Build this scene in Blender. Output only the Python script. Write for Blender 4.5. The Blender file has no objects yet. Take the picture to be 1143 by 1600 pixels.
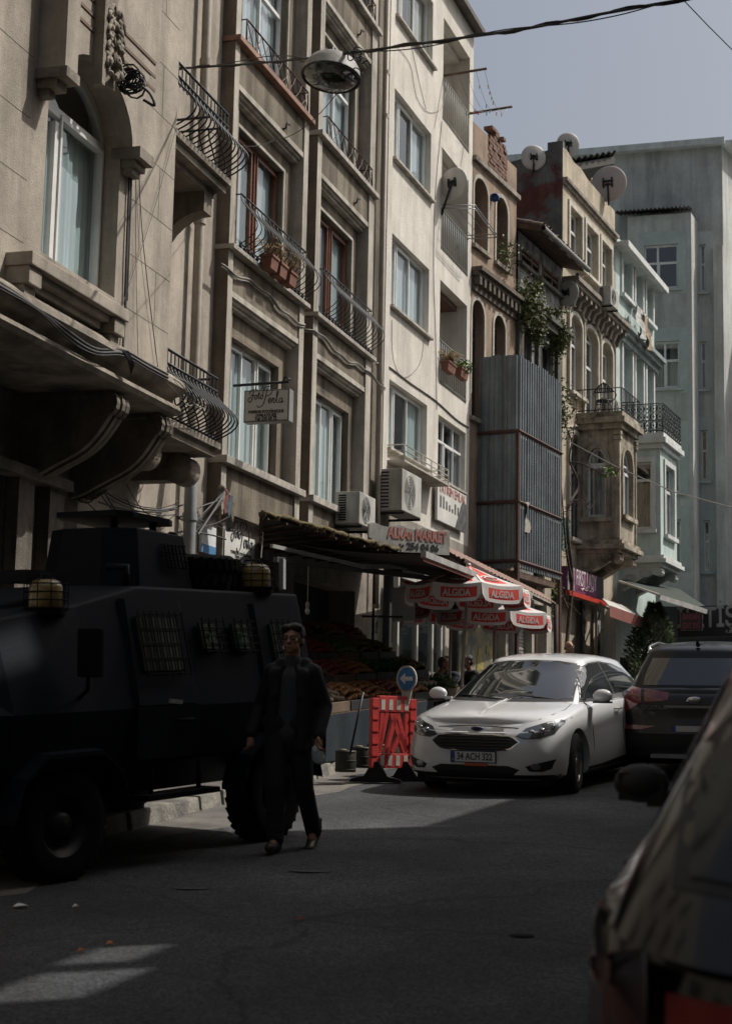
import bpy, bmesh, math, random
from mathutils import Vector, Matrix, noise
from mathutils.bvhtree import BVHTree
from mathutils.geometry import delaunay_2d_cdt
R = random.Random(7)
rad = math.radians
V = Vector
sc = bpy.context.scene
COL = sc.collection
# ---------------------------------------------------------------- camera model (pixel units of the 1143x1600 photo)
FPX = 2450.0; CX, CY = 571.5, 800.0
PITCH = math.atan(345 / FPX); ROLL = rad(1.17)
CAM = V((0, 0, 1.64))
_F = V((0, math.cos(PITCH), math.sin(PITCH))); _U0 = V((0, -math.sin(PITCH), math.cos(PITCH))); _R0 = V((1, 0, 0))
_Rv = _R0 * math.cos(ROLL) + _U0 * math.sin(ROLL); _U = _U0 * math.cos(ROLL) - _R0 * math.sin(ROLL)
def ray(px, py): return (_F * FPX + _Rv * (px - CX) + _U * (CY - py)) / FPX
def at_depth(px, py, y):
    d = ray(px, py); return CAM + d * (y / d.y)
GX, GY = .019, .0575
def G(x, y): return GX * x + GY * y
def on_ground(px, py, h=0.0):
    d = ray(px, py); t = (h - CAM.z) / (d.z - GX * d.x - GY * d.y); return CAM + d * t
cam_d = bpy.data.cameras.new('camera'); cam = bpy.data.objects.new('camera', cam_d); COL.objects.link(cam); sc.camera = cam
cam_d.sensor_fit = 'VERTICAL'; cam_d.sensor_height = 33.6; cam_d.lens = FPX / 1600 * 33.6
cam_d.clip_start = .05; cam_d.clip_end = 2000
cam.matrix_world = Matrix(((_Rv.x, _U.x, -_F.x, CAM.x), (_Rv.y, _U.y, -_F.y, CAM.y), (_Rv.z, _U.z, -_F.z, CAM.z), (0, 0, 0, 1)))
cam_d.dof.use_dof = True; cam_d.dof.focus_distance = 21; cam_d.dof.aperture_fstop = 3.2
# ---------------------------------------------------------------- materials
MATS = {}
def mat(name, col, rough=.8, metal=0, var=.12, scale=2.0, bump=0.0, bscale=40, streak=0.0, col2=None, c2scale=1.0, c2pos=.55, c2w=.08, coat=0, spec=.5, stretch=(1, 1, 1), emit=None):
    if name in MATS: return MATS[name]
    m = bpy.data.materials.new(name); m.use_nodes = True; nt = m.node_tree; N = nt.nodes; L = nt.links
    b = N['Principled BSDF']; b.inputs['Roughness'].default_value = rough; b.inputs['Metallic'].default_value = metal
    b.inputs['Coat Weight'].default_value = coat; b.inputs['Coat Roughness'].default_value = .05
    b.inputs['Specular IOR Level'].default_value = spec
    tc = N.new('ShaderNodeTexCoord'); mp = N.new('ShaderNodeMapping'); L.new(tc.outputs['Object'], mp.inputs[0]); mp.inputs['Scale'].default_value = stretch
    co = mp.outputs[0]
    def noi(s, det=6, st=None):
        n = N.new('ShaderNodeTexNoise'); n.inputs['Scale'].default_value = s; n.inputs['Detail'].default_value = det; n.inputs['Roughness'].default_value = .62
        if st:
            q = N.new('ShaderNodeMapping'); q.inputs['Scale'].default_value = st; L.new(tc.outputs['Object'], q.inputs[0]); L.new(q.outputs[0], n.inputs[0])
        else: L.new(co, n.inputs[0])
        return n
    def ramp(src, p0, p1, c0, c1):
        r = N.new('ShaderNodeValToRGB'); r.color_ramp.elements[0].position = p0; r.color_ramp.elements[1].position = p1
        r.color_ramp.elements[0].color = (*c0, 1); r.color_ramp.elements[1].color = (*c1, 1); L.new(src, r.inputs[0]); return r.outputs[0]
    def mul(a, bb, f=1.0, mode='MULTIPLY'):
        x = N.new('ShaderNodeMix'); x.data_type = 'RGBA'; x.blend_type = mode; x.inputs[0].default_value = f; L.new(a, x.inputs[6]); L.new(bb, x.inputs[7]); return x.outputs[2]
    rgb = N.new('ShaderNodeRGB'); rgb.outputs[0].default_value = (*col, 1); c = rgb.outputs[0]
    if col2:
        n = noi(c2scale, 8); r = ramp(n.outputs[0], c2pos - c2w, c2pos + c2w, (0, 0, 0), (1, 1, 1))
        r2 = N.new('ShaderNodeRGB'); r2.outputs[0].default_value = (*col2, 1)
        x = N.new('ShaderNodeMix'); x.data_type = 'RGBA'; L.new(r, x.inputs[0]); L.new(c, x.inputs[6]); L.new(r2.outputs[0], x.inputs[7]); c = x.outputs[2]
    if var:
        c = mul(c, ramp(noi(scale).outputs[0], .3, .7, (1 - 2 * var,) * 3, (1 + var * .4,) * 3))
        c = mul(c, ramp(noi(scale * 9).outputs[0], .3, .7, (1 - var,) * 3, (1 + var * .2,) * 3))
    if streak:
        c = mul(c, ramp(noi(1, 7, (3.2, 3.2, .35)).outputs[0], .42, .68, (1, 1, 1), (1 - streak, 1 - streak * 1.02, 1 - streak * 1.06)))
    L.new(c, b.inputs['Base Color'])
    if bump:
        bn = N.new('ShaderNodeBump'); bn.inputs['Strength'].default_value = min(1, bump); bn.inputs['Distance'].default_value = .02 * max(1, bump)
        L.new(noi(bscale, 5).outputs[0], bn.inputs['Height']); L.new(bn.outputs[0], b.inputs['Normal'])
    if emit: b.inputs['Emission Color'].default_value = (*emit[0], 1); b.inputs['Emission Strength'].default_value = emit[1]
    MATS[name] = m; return m
def glass(name, tint=(.8, .88, .9), base=.08, rough=.02):
    if name in MATS: return MATS[name]
    m = bpy.data.materials.new(name); m.use_nodes = True; nt = m.node_tree; N = nt.nodes; L = nt.links; N.clear()
    o = N.new('ShaderNodeOutputMaterial'); t = N.new('ShaderNodeBsdfTransparent'); t.inputs[0].default_value = (*tint, 1)
    g = N.new('ShaderNodeBsdfGlossy'); g.inputs['Roughness'].default_value = rough; g.inputs[0].default_value = (1, 1, 1, 1)
    f = N.new('ShaderNodeLayerWeight'); f.inputs[0].default_value = .5; pw_ = N.new('ShaderNodeMath'); pw_.operation = 'POWER'; pw_.inputs[1].default_value = 3.6; L.new(f.outputs['Facing'], pw_.inputs[0])
    a = N.new('ShaderNodeMath'); a.operation = 'MULTIPLY_ADD'; a.inputs[1].default_value = .75; a.inputs[2].default_value = base; a.use_clamp = True
    x = N.new('ShaderNodeMixShader'); L.new(pw_.outputs[0], a.inputs[0]); L.new(a.outputs[0], x.inputs[0]); L.new(t.outputs[0], x.inputs[1]); L.new(g.outputs[0], x.inputs[2]); L.new(x.outputs[0], o.inputs[0])
    tc = N.new('ShaderNodeTexCoord'); n = N.new('ShaderNodeTexNoise'); n.inputs['Scale'].default_value = .9; L.new(tc.outputs['Object'], n.inputs[0])
    bn = N.new('ShaderNodeBump'); bn.inputs['Strength'].default_value = .06; bn.inputs['Distance'].default_value = .05; L.new(n.outputs[0], bn.inputs['Height']); L.new(bn.outputs[0], g.inputs['Normal']); 
    MATS[name] = m; return m
# ---------------------------------------------------------------- objects
BASE = {}
def thing(name, label, cat, loc=(0, 0, 0), group=None):
    o = bpy.data.objects.new(name, None); COL.objects.link(o); o.location = loc; o.empty_display_size = .2
    o['label'] = label; o['category'] = cat
    if group: o['group'] = group
    BASE[o.name] = V(loc); return o
def tag(o, label, cat, group=None, kind=None):
    if label: o['label'] = label
    if cat: o['category'] = cat
    if group: o['group'] = group
    if kind: o['kind'] = kind
    return o
class MB:
    def __init__(s): s.v = []; s.f = []; s.mi = []; s.cur = 0; s.sm = []; s.smooth = False
    def poly(s, pts):
        i = len(s.v); s.v += [V(p) for p in pts]; s.f.append(tuple(range(i, i + len(pts)))); s.mi.append(s.cur); s.sm.append(s.smooth)
    def mesh(s, vs, fs, smooth=None):
        i = len(s.v); s.v += [V(p) for p in vs]
        for f in fs: s.f.append(tuple(i + k for k in f)); s.mi.append(s.cur); s.sm.append(s.smooth if smooth is None else smooth)
    def box8(s, p):   # p: 8 pts, bottom 4 then top 4 (ccw)
        s.mesh(p, [(3, 2, 1, 0), (4, 5, 6, 7), (0, 1, 5, 4), (1, 2, 6, 5), (2, 3, 7, 6), (3, 0, 4, 7)], False)
    def box(s, c, d, M=None):
        x, y, z = d[0] / 2, d[1] / 2, d[2] / 2; c = V(c)
        p = [V(q) for q in ((-x, -y, -z), (x, -y, -z), (x, y, -z), (-x, y, -z), (-x, -y, z), (x, -y, z), (x, y, z), (-x, y, z))]
        if M is not None: p = [M @ q for q in p]
        s.box8([c + q for q in p])
    def tube(s, pts, r, n=6, closed=False, caps=True, flat=None):
        pts = [V(p) for p in pts]; m = len(pts)
        if m < 2: return
        rs = r if isinstance(r, (list, tuple)) else [r] * m
        vs = []; prev = None
        for i, p in enumerate(pts):
            if closed: t = pts[(i + 1) % m] - pts[i - 1]
            else: t = pts[min(i + 1, m - 1)] - pts[max(i - 1, 0)]
            if t.length < 1e-9: t = V((0, 0, 1))
            t.normalize()
            if prev is None:
                a = V((0, 0, 1)) if abs(t.z) < .9 else V((1, 0, 0)); b = t.cross(a).normalized()
            else:
                b = prev - t * prev.dot(t)
                if b.length < 1e-6: b = t.orthogonal()
                b.normalize()
            prev = b; c = t.cross(b)
            for k in range(n):
                a = 2 * math.pi * k / n; vs.append(p + b * (math.cos(a) * rs[i]) + c * (math.sin(a) * rs[i] * (flat or 1)))
        fs = []
        for i in range(m if closed else m - 1):
            j = (i + 1) % m
            for k in range(n): fs.append((i * n + k, i * n + (k + 1) % n, j * n + (k + 1) % n, j * n + k))
        if caps and not closed: fs += [tuple(range(n - 1, -1, -1)), tuple((m - 1) * n + k for k in range(n))]
        s.mesh(vs, fs, n > 4)
    def lathe(s, prof, c=(0, 0, 0), axis='Z', n=24, M=None, a0=0, a1=2 * math.pi):
        vs = []; c = V(c); full = abs(a1 - a0 - 2 * math.pi) < 1e-6; nn = n if full else n + 1
        for r, h in prof:
            for k in range(nn):
                a = a0 + (a1 - a0) * k / n; x, y = r * math.cos(a), r * math.sin(a)
                q = {'Z': V((x, y, h)), 'X': V((h, x, y)), 'Y': V((x, h, y))}[axis]
                vs.append(c + (M @ q if M is not None else q))
        fs = []
        for i in range(len(prof) - 1):
            for k in range(n if full else n): fs.append((i * nn + k, i * nn + (k + 1) % nn, (i + 1) * nn + (k + 1) % nn, (i + 1) * nn + k))
        s.mesh(vs, fs, True)
    def ball(s, c, r, n=8, M=None):
        if not isinstance(r, (tuple, list)): r = (r, r, r)
        vs = []; c = V(c); rows = max(4, n // 2 + 1)
        for i in range(rows + 1):
            t = math.pi * i / rows
            for k in range(n):
                a = 2 * math.pi * k / n; q = V((r[0] * math.sin(t) * math.cos(a), r[1] * math.sin(t) * math.sin(a), r[2] * math.cos(t)))
                vs.append(c + (M @ q if M is not None else q))
        s.mesh(vs, [(i * n + k, (i + 1) * n + k, (i + 1) * n + (k + 1) % n, i * n + (k + 1) % n) for i in range(rows) for k in range(n)], True)
    def prism(s, poly, vec):
        a = [V(p) for p in poly]; b = [p + V(vec) for p in a]; n = len(a)
        s.mesh(a + b, [tuple(range(n - 1, -1, -1)), tuple(range(n, 2 * n))] + [(i, (i + 1) % n, n + (i + 1) % n, n + i) for i in range(n)], False)
    def grid(s, P, smooth=True, closed=False):
        a = len(P); b = len(P[0]); vs = [q for row in P for q in row]
        s.mesh(vs, [(i * b + j, i * b + (j + 1) % b, (i + 1) * b + (j + 1) % b, (i + 1) * b + j) for i in range(a - 1) for j in range(b if closed else b - 1)], smooth)
    def build(s, name, mats, parent=None, loc=None, bevel=0, weld=False):
        if not isinstance(mats, (list, tuple)): mats = [mats]
        base = BASE[parent.name] if parent is not None else (V(loc) if loc is not None else V((0, 0, 0)))
        me = bpy.data.meshes.new(name); me.from_pydata([p - base for p in s.v], [], s.f)
        for m in mats: me.materials.append(m)
        me.polygons.foreach_set('material_index', s.mi); me.polygons.foreach_set('use_smooth', s.sm)
        bm = bmesh.new(); bm.from_mesh(me)
        if weld: bmesh.ops.remove_doubles(bm, verts=bm.verts, dist=1e-4)
        if not getattr(s, 'keepn', False): bmesh.ops.recalc_face_normals(bm, faces=bm.faces)
        if bevel:
            bmesh.ops.remove_doubles(bm, verts=bm.verts, dist=1e-5)
            es = [e for e in bm.edges if len(e.link_faces) == 2 and e.calc_face_angle(0) > .6]
            bmesh.ops.bevel(bm, geom=es, offset=bevel, segments=2, affect='EDGES', profile=.6, clamp_overlap=True)
        bm.to_mesh(me); bm.free()
        o = bpy.data.objects.new(name, me); COL.objects.link(o)
        if parent is not None: o.parent = parent
        else: o.location = base
        BASE[o.name] = base; return o
def copy_tree(o, parent=None):
    c = o.copy(); COL.objects.link(c); BASE[c.name] = BASE.get(o.name, V((0, 0, 0)))
    if parent: c.parent = parent
    for ch in list(o.children): copy_tree(ch, c)
    return c
# a facade frame: s runs along the wall (away from the camera), o outward to the street, z up
class Fac:
    def __init__(s, O, az): s.O = V((O[0], O[1], 0)); a = rad(az); s.az = az; s.u = V((math.sin(a), math.cos(a), 0)); s.n = V((math.cos(a), -math.sin(a), 0))
    def p(s, ss, o, z): return s.O + s.u * ss + s.n * o + V((0, 0, z))
    def uv(s, px, py, o=0.0):
        d = ray(px, py); q = s.O + s.n * o; t = (q - CAM).dot(s.n) / d.dot(s.n); h = CAM + d * t
        return (h - s.O).dot(s.u), h.z
    def so(s, px, py, sv):   # the o,z of a pixel on the cross plane s = sv
        d = ray(px, py); q = s.O + s.u * sv; t = (q - CAM).dot(s.u) / d.dot(s.u); h = CAM + d * t
        return (h - s.O).dot(s.n), h.z
    def box(s, mb, s0, s1, o0, o1, z0, z1):
        mb.box8([s.p(s0, o1, z0), s.p(s1, o1, z0), s.p(s1, o0, z0), s.p(s0, o0, z0), s.p(s0, o1, z1), s.p(s1, o1, z1), s.p(s1, o0, z1), s.p(s0, o0, z1)])
    def wall(s, mb, s0, s1, z0, z1, o=0.0, ops=(), depth=.3, jit=0):
        """front face of a wall with openings (a,b,c,d,arch) and their reveals"""
        cut = sorted({s0, s1} | {x for q in ops for x in q[:2] if s0 < x < s1}); cz = sorted({z0, z1} | {x for q in ops for x in q[2:4] if z0 < x < z1})
        for i in range(len(cut) - 1):
            for j in range(len(cz) - 1):
                mx, mz = (cut[i] + cut[i + 1]) / 2, (cz[j] + cz[j + 1]) / 2
                if any(q[0] < mx < q[1] and q[2] < mz < q[3] for q in ops): continue
                mb.poly([s.p(cut[i], o, cz[j]), s.p(cut[i + 1], o, cz[j]), s.p(cut[i + 1], o, cz[j + 1]), s.p(cut[i], o, cz[j + 1])])
        for q in ops:
            a, b, c, d = q[:4]; ar = q[4] if len(q) > 4 else 0; dp = q[5] if len(q) > 5 else depth
            def P(x, oo, z): return s.p(x, oo, z)
            if ar:
                n = 12; cv = []
                for k in range(n + 1):
                    t = math.pi * k / n; cv.append(((a + b) / 2 - math.cos(t) * (b - a) / 2, d - ar + ar * math.sin(t)))
                for k in range(n):
                    (x0, y0), (x1, y1) = cv[k], cv[k + 1]
                    mb.poly([P(x0, o, y0), P(x1, o, y1), P(x1, o, d), P(x0, o, d)])
                    mb.poly([P(x0, o, y0), P(x1, o, y1), P(x1, o - dp, y1), P(x0, o - dp, y0)])
                top = d - ar
            else:
                mb.poly([P(a, o, d), P(b, o, d), P(b, o - dp, d), P(a, o - dp, d)]); top = d
            mb.poly([P(a, o, c), P(a, o, top), P(a, o - dp, top), P(a, o - dp, c)])
            mb.poly([P(b, o, c), P(b, o, top), P(b, o - dp, top), P(b, o - dp, c)])
            mb.poly([P(a, o, c), P(b, o, c), P(b, o - dp, c), P(a, o - dp, c)])
    def arch(s, mb, a, b, d, ar, w, o0, o1, n=14, full=True, z0=None):
        """raised moulding band following an arch (and down the jambs to z0)"""
        pi = []; po = []
        if z0 is not None: pi.append((a, z0)); po.append((a - w, z0))
        for k in range(n + 1):
            t = math.pi * k / n; pi.append(((a + b) / 2 - math.cos(t) * (b - a) / 2, d - ar + ar * math.sin(t)))
            po.append(((a + b) / 2 - math.cos(t) * ((b - a) / 2 + w), d - ar + (ar + w) * math.sin(t)))
        if z0 is not None: pi.append((b, z0)); po.append((b + w, z0))
        for k in range(len(pi) - 1):
            p = [pi[k], pi[k + 1], po[k + 1], po[k]]
            mb.box8([s.p(x, o0, z) for x, z in p] + [s.p(x, o1, z) for x, z in p])
def text(body, pos, right, up, size, m, parent=None, name='lettering', ext=.004, width=None, shear=0, align='CENTER', bold=0, loc=None, flip=False, hs=None, spacing=1, hk=1):
    cu = bpy.data.curves.new('t', 'FONT'); cu.body = body; cu.size = size; cu.align_x = align; cu.align_y = 'CENTER'; cu.extrude = ext; cu.shear = shear; cu.offset = bold; cu.resolution_u = 3; cu.space_character = spacing
    ob = bpy.data.objects.new('t', cu); me = bpy.data.meshes.new_from_object(ob)
    right = V(right).normalized(); up = V(up).normalized(); nn = right.cross(up)
    w = max((v.co.x for v in me.vertices), default=1) - min((v.co.x for v in me.vertices), default=0)
    k = width / w if width else 1
    mb = MB(); pos = V(pos)
    vs = [pos + right * (v.co.x * k * (-1 if flip else 1)) + up * (v.co.y * (k * hk if hs is None else hs)) + nn * v.co.z for v in me.vertices]
    mb.mesh(vs, [tuple(p.vertices) for p in me.polygons], False)
    bpy.data.objects.remove(ob); bpy.data.curves.remove(cu); bpy.data.meshes.remove(me)
    return mb.build(name, m, parent, loc)
def spline(pts, n=6):
    pts = [V(p) for p in pts]; out = []
    for i in range(len(pts) - 1):
        p0 = pts[max(i - 1, 0)]; p1 = pts[i]; p2 = pts[i + 1]; p3 = pts[min(i + 2, len(pts) - 1)]
        for k in range(n):
            t = k / n; out.append(.5 * ((2 * p1) + (p2 - p0) * t + (2 * p0 - 5 * p1 + 4 * p2 - p3) * t * t + (3 * p1 - p0 - 3 * p2 + p3) * t ** 3))
    out.append(pts[-1]); return out
def sag(a, b, d, n=14):
    a, b = V(a), V(b); return [a.lerp(b, i / n) - V((0, 0, d * 4 * (i / n) * (1 - i / n))) for i in range(n + 1)]
# ---------------------------------------------------------------- world, sun, ground
SUND = V((1.165, .32, 1.54)).normalized()
EXPO = -.22
w = bpy.data.worlds.new('World'); sc.world = w; w.use_nodes = True; nt = w.node_tree
bg = nt.nodes['Background']; sky = nt.nodes.new('ShaderNodeTexSky'); sky.sky_type = 'NISHITA'; sky.sun_disc = False
sky.sun_elevation = math.asin(SUND.z); sky.sun_rotation = math.atan2(SUND.x, SUND.y); sky.air_density = 1.2; sky.dust_density = 6; sky.ozone_density = 1.0
hs_ = nt.nodes.new('ShaderNodeHueSaturation'); hs_.inputs['Saturation'].default_value = .64; nt.links.new(sky.outputs[0], hs_.inputs['Color']); nt.links.new(hs_.outputs[0], bg.inputs[0]); bg.inputs[1].default_value = .12
sl = bpy.data.lights.new('sun', 'SUN'); sl.energy = 4.6; sl.angle = rad(.55); sl.color = (1, .955, .89)
so = bpy.data.objects.new('sun', sl); COL.objects.link(so); so.rotation_euler = SUND.to_track_quat('Z', 'Y').to_euler()
sc.view_settings.view_transform = 'Standard'; sc.view_settings.look = 'None'; sc.view_settings.exposure = EXPO; sc.view_settings.gamma = 1
sc.cycles.max_bounces = 8; sc.cycles.transparent_max_bounces = 12; sc.cycles.use_denoising = True
try: sc.cycles.denoiser = 'OPENIMAGEDENOISE'
except Exception: pass
sc.cycles.sample_clamp_indirect = 6
# facades: each starts where the last one ends
def cont(F, px, az, py=800, do=0.0):
    ss, _ = F.uv(px, py); q = F.p(ss, do, 0); return Fac((q.x, q.y), az)
a410 = at_depth(410, 800, 24.0)
F2 = Fac((a410.x, a410.y), 17.1)
s345, _ = F2.uv(345, 800); q = F2.p(s345, 0, 0); F2 = Fac((q.x, q.y), 17.1)
F1 = Fac((q.x, q.y), 16.1)
F3 = cont(F2, 588, 19.0)
F4 = cont(F3, 732, 25.3)
F5 = cont(F4, 806, 25.0)
F6 = cont(F5, 877, 24.0)
F7 = cont(F6, 961, 23.4)
road_m = mat('asphalt', (.052, .056, .063), .92, var=.22, scale=1.1, bump=.9, bscale=130, col2=(.075, .076, .08), c2scale=.35, c2pos=.52, c2w=.2)
def road_detail(m):
    nt = m.node_tree; N = nt.nodes; L = nt.links; b = N['Principled BSDF']; src = b.inputs['Base Color'].links[0].from_socket; tc = N.new('ShaderNodeTexCoord')
    def mulr(src, node_out, p0, p1, c0, c1):
        r = N.new('ShaderNodeValToRGB'); r.color_ramp.elements[0].position = p0; r.color_ramp.elements[1].position = p1; r.color_ramp.elements[0].color = (c0, c0, c0, 1); r.color_ramp.elements[1].color = (c1, c1, c1, 1); L.new(node_out, r.inputs[0])
        x = N.new('ShaderNodeMix'); x.data_type = 'RGBA'; x.blend_type = 'MULTIPLY'; x.inputs[0].default_value = 1; L.new(src, x.inputs[6]); L.new(r.outputs[0], x.inputs[7]); return x.outputs[2]
    v = N.new('ShaderNodeTexVoronoi'); v.inputs['Scale'].default_value = 75; L.new(tc.outputs['Object'], v.inputs[0]); src = mulr(src, v.outputs['Color'], .25, .8, .55, 1.75)
    nz = N.new('ShaderNodeTexNoise'); nz.inputs['Scale'].default_value = .8; nz.inputs['Detail'].default_value = 6; L.new(tc.outputs['Object'], nz.inputs[0]); ad = N.new('ShaderNodeVectorMath'); ad.operation = 'MULTIPLY_ADD'; ad.inputs[1].default_value = (1.2, 1.2, 0); L.new(nz.outputs['Color'], ad.inputs[0]); L.new(tc.outputs['Object'], ad.inputs[2])
    v2 = N.new('ShaderNodeTexVoronoi'); v2.feature = 'DISTANCE_TO_EDGE'; v2.inputs['Scale'].default_value = .3; L.new(ad.outputs[0], v2.inputs[0]); src = mulr(src, v2.outputs[0], .001, .006, .45, 1)
    n3 = N.new('ShaderNodeTexNoise'); n3.inputs['Scale'].default_value = .45; n3.inputs['Detail'].default_value = 9; L.new(tc.outputs['Object'], n3.inputs[0]); src = mulr(src, n3.outputs[0], .4, .66, .8, 1.45)
    L.new(src, b.inputs['Base Color'])
road_detail(road_m)
pave_m = mat('pavement_stone', (.15, .14, .125), .9, var=.25, scale=2.5, bump=.6, bscale=50, col2=(.12, .11, .1), c2scale=1.3)
mb = MB()
nx, ny = 60, 70
P = []
for j in range(ny + 1):
    y = -40 + 560 * (j / ny) ** 2.2 if j else -60
    P.append([V((x, y, G(x, y) if y < 90 else G(x, 90))) for x in [(-250 + 500 * i / nx) for i in range(nx + 1)]])
mb.grid(P); tag(mb.build('road', road_m), None, None, kind='structure')['label'] = 'worn dark asphalt road'
# ---------------------------------------------------------------- shared materials and facade helpers
stone_c = mat('cream_limestone', (.43, .38, .315), .88, var=.16, scale=1.2, bump=.5, bscale=60, streak=.34, col2=(.41, .36, .295), c2scale=.8, c2pos=.56, c2w=.15)
stone_d = mat('weathered_limestone', (.33, .29, .235), .9, var=.2, scale=2.5, bump=.7, bscale=45, streak=.4, col2=(.14, .125, .11), c2scale=1.6, c2pos=.6)
pebble = mat('pebbledash_plaster', (.42, .36, .275), .95, var=.22, scale=2.2, bump=1.6, bscale=70, streak=.72, col2=(.19, .16, .12), c2scale=1.1, c2pos=.52, c2w=.12)
band = mat('pale_concrete_band', (.48, .445, .38), .9, var=.14, scale=3, bump=.5, bscale=40, streak=.5)
brown_p = mat('brown_border_and_side_shade', (.22, .175, .135), .95, var=.18, scale=2, bump=.8, bscale=50, streak=.4)
white_p = mat('white_house_plaster', (.66, .625, .56), .9, var=.09, scale=1.3, bump=.7, bscale=26, streak=.22, col2=(.60, .56, .49), c2scale=.9, c2pos=.55, c2w=.15)
marble = mat('grey_marble_sill', (.5, .46, .4), .6, var=.25, scale=6, streak=.3)
redst = mat('reddish_stone_sill', (.36, .2, .14), .7, var=.25, scale=4, streak=.2)
wood_b = mat('brown_varnished_frame', (.17, .06, .028), .45, var=.2, scale=6, bump=.3)
pvc = mat('white_window_frame', (.72, .72, .70), .35, var=.07, scale=3)
iron = mat('black_wrought_iron', (.016, .02, .024), .5, metal=.3, var=.2, scale=8)
rustiron = mat('rust_brown_iron', (.075, .03, .02), .7, metal=.2, var=.3, scale=8)
curt_g = mat('pale_green_curtain', (.52, .565, .545), .9, var=.1, scale=1.5, stretch=(5, 5, .5))
curt_w = mat('white_net_curtain', (.55, .57, .57), .9, var=.12, scale=1.5, stretch=(5, 5, .4))
curt_i = mat('ivory_curtain', (.5, .46, .38), .9, var=.15, scale=1.5, stretch=(5, 5, .4)); curt_d = mat('dim_grey_blind', (.25, .26, .26), .9, var=.15, scale=1.5)
WR = random.Random(99)
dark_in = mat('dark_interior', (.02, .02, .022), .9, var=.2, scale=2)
glz = glass('window_glass')
glzd = glass('dim_window_glass', (.45, .5, .52), .12)
pipe_m = mat('cream_drain_pipe', (.42, .37, .30), .6, var=.15, scale=3, streak=.3)
pipe_g = mat('grey_drain_pipe', (.30, .32, .33), .5, var=.15, scale=3, streak=.3)
cable_m = mat('black_cable', (.02, .02, .021), .6, var=.1)
gcable_m = mat('grey_cable', (.2, .19, .17), .6, var=.1)
roof_m = mat('roofing', (.12, .11, .1), .9, var=.2)

def window(F, parent, s0, s1, z0, z1, o, fm=pvc, cols=(.5,), rows=(), curt=curt_g, fw=.06, arch=0, gm=None, name='window', cz=1.0, fd=.06, casings=True, cgap=0.0):
    mb = MB(); B = F.box
    B(mb, s0, s0 + fw, o - fd, o, z0, z1 - arch); B(mb, s1 - fw, s1, o - fd, o, z0, z1 - arch); B(mb, s0 + fw, s1 - fw, o - fd, o, z0, z0 + fw)
    if arch: F.arch(mb, s0 + fw, s1 - fw, z1 - fw, arch - fw * .5, fw, o - fd, o); B(mb, s0 + fw, s1 - fw, o - fd * .9, o - .004, z1 - arch - fw / 2, z1 - arch + fw / 2)
    else: B(mb, s0 + fw, s1 - fw, o - fd, o, z1 - fw, z1)
    W = s1 - s0; H = z1 - z0
    if curt and parent is not b1 and not (parent.name.startswith('pebble')):
        curt = WR.choice((curt, curt, curt_w, curt_i, curt_d)); cgap = WR.choice((cgap, .12, .3)); cz = WR.choice((cz, cz, .8)) if not cgap else cz
    xs = [s0] + [s0 + W * c for c in cols] + [s1]
    for c in xs[1:-1]: B(mb, c - fw * .55, c + fw * .55, o - fd * .95, o - .003, z0 + fw, (z1 - arch if arch else z1) - fw)
    for r in rows: B(mb, s0 + fw, s1 - fw, o - fd * .9, o + .004, z0 + H * r - fw * .55, z0 + H * r + fw * .55)
    if casings:
        for i in range(len(xs) - 1):
            if i % 2 == 1 or len(xs) == 2:
                a, b = xs[i] + fw * .55, xs[i + 1] - fw * .55; zz = z0 + H * rows[0] if rows else (z1 - arch - (0 if arch else fw))
                g = .035; z_a = z0 + fw
                for q in ((a, a + g, z_a, zz), (b - g, b, z_a, zz), (a + g, b - g, z_a, z_a + g), (a + g, b - g, zz - g - .02, zz - .02)): B(mb, q[0], q[1], o - .02, o + .018, q[2], q[3])
    fr = mb.build(name, fm, parent)
    g = MB(); og = o - fd * .6
    pts = [F.p(s0 + .01, og, z0 + .01), F.p(s1 - .01, og, z0 + .01)]
    if arch:
        n = 12
        for k in range(n + 1):
            t = math.pi * k / n; pts.append(F.p((s0 + s1) / 2 + math.cos(t) * (W / 2 - .01), og, z1 - arch + (arch - .01) * math.sin(t)))
    else: pts += [F.p(s1 - .01, og, z1 - .01), F.p(s0 + .01, og, z1 - .01)]
    g.poly(pts); g.build('pane', gm or glz, fr)
    c = MB(); n = max(8, int(W / .035)); oc = o - fd - .05
    if curt:
        top = z0 + H * cz; rr = [[], []]
        gaps = (cgap > 0)
        for k in range(n + 1):
            x = s0 + W * k / n; wv = .018 * math.sin(k * 1.9) + .01 * math.sin(k * .83 + 1)
            rr[0].append(F.p(x, oc + wv, z0)); rr[1].append(F.p(x, oc + wv * .7, top))
        if gaps:
            k0 = int(n * (.5 - cgap / 2)); k1 = int(n * (.5 + cgap / 2)); c.grid([q[:k0 + 1] for q in rr]); c.grid([q[k1:] for q in rr])
        else: c.grid(rr)
        c.build('curtain', curt, fr)
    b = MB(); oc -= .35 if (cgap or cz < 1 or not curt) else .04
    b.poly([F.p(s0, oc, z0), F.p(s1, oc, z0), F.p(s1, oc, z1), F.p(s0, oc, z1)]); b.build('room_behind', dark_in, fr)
    return fr
def opening(F, tl, br, o=0.0):
    a, t = F.uv(*tl, o); b, c = F.uv(*br, o); return a, b, c, t
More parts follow.
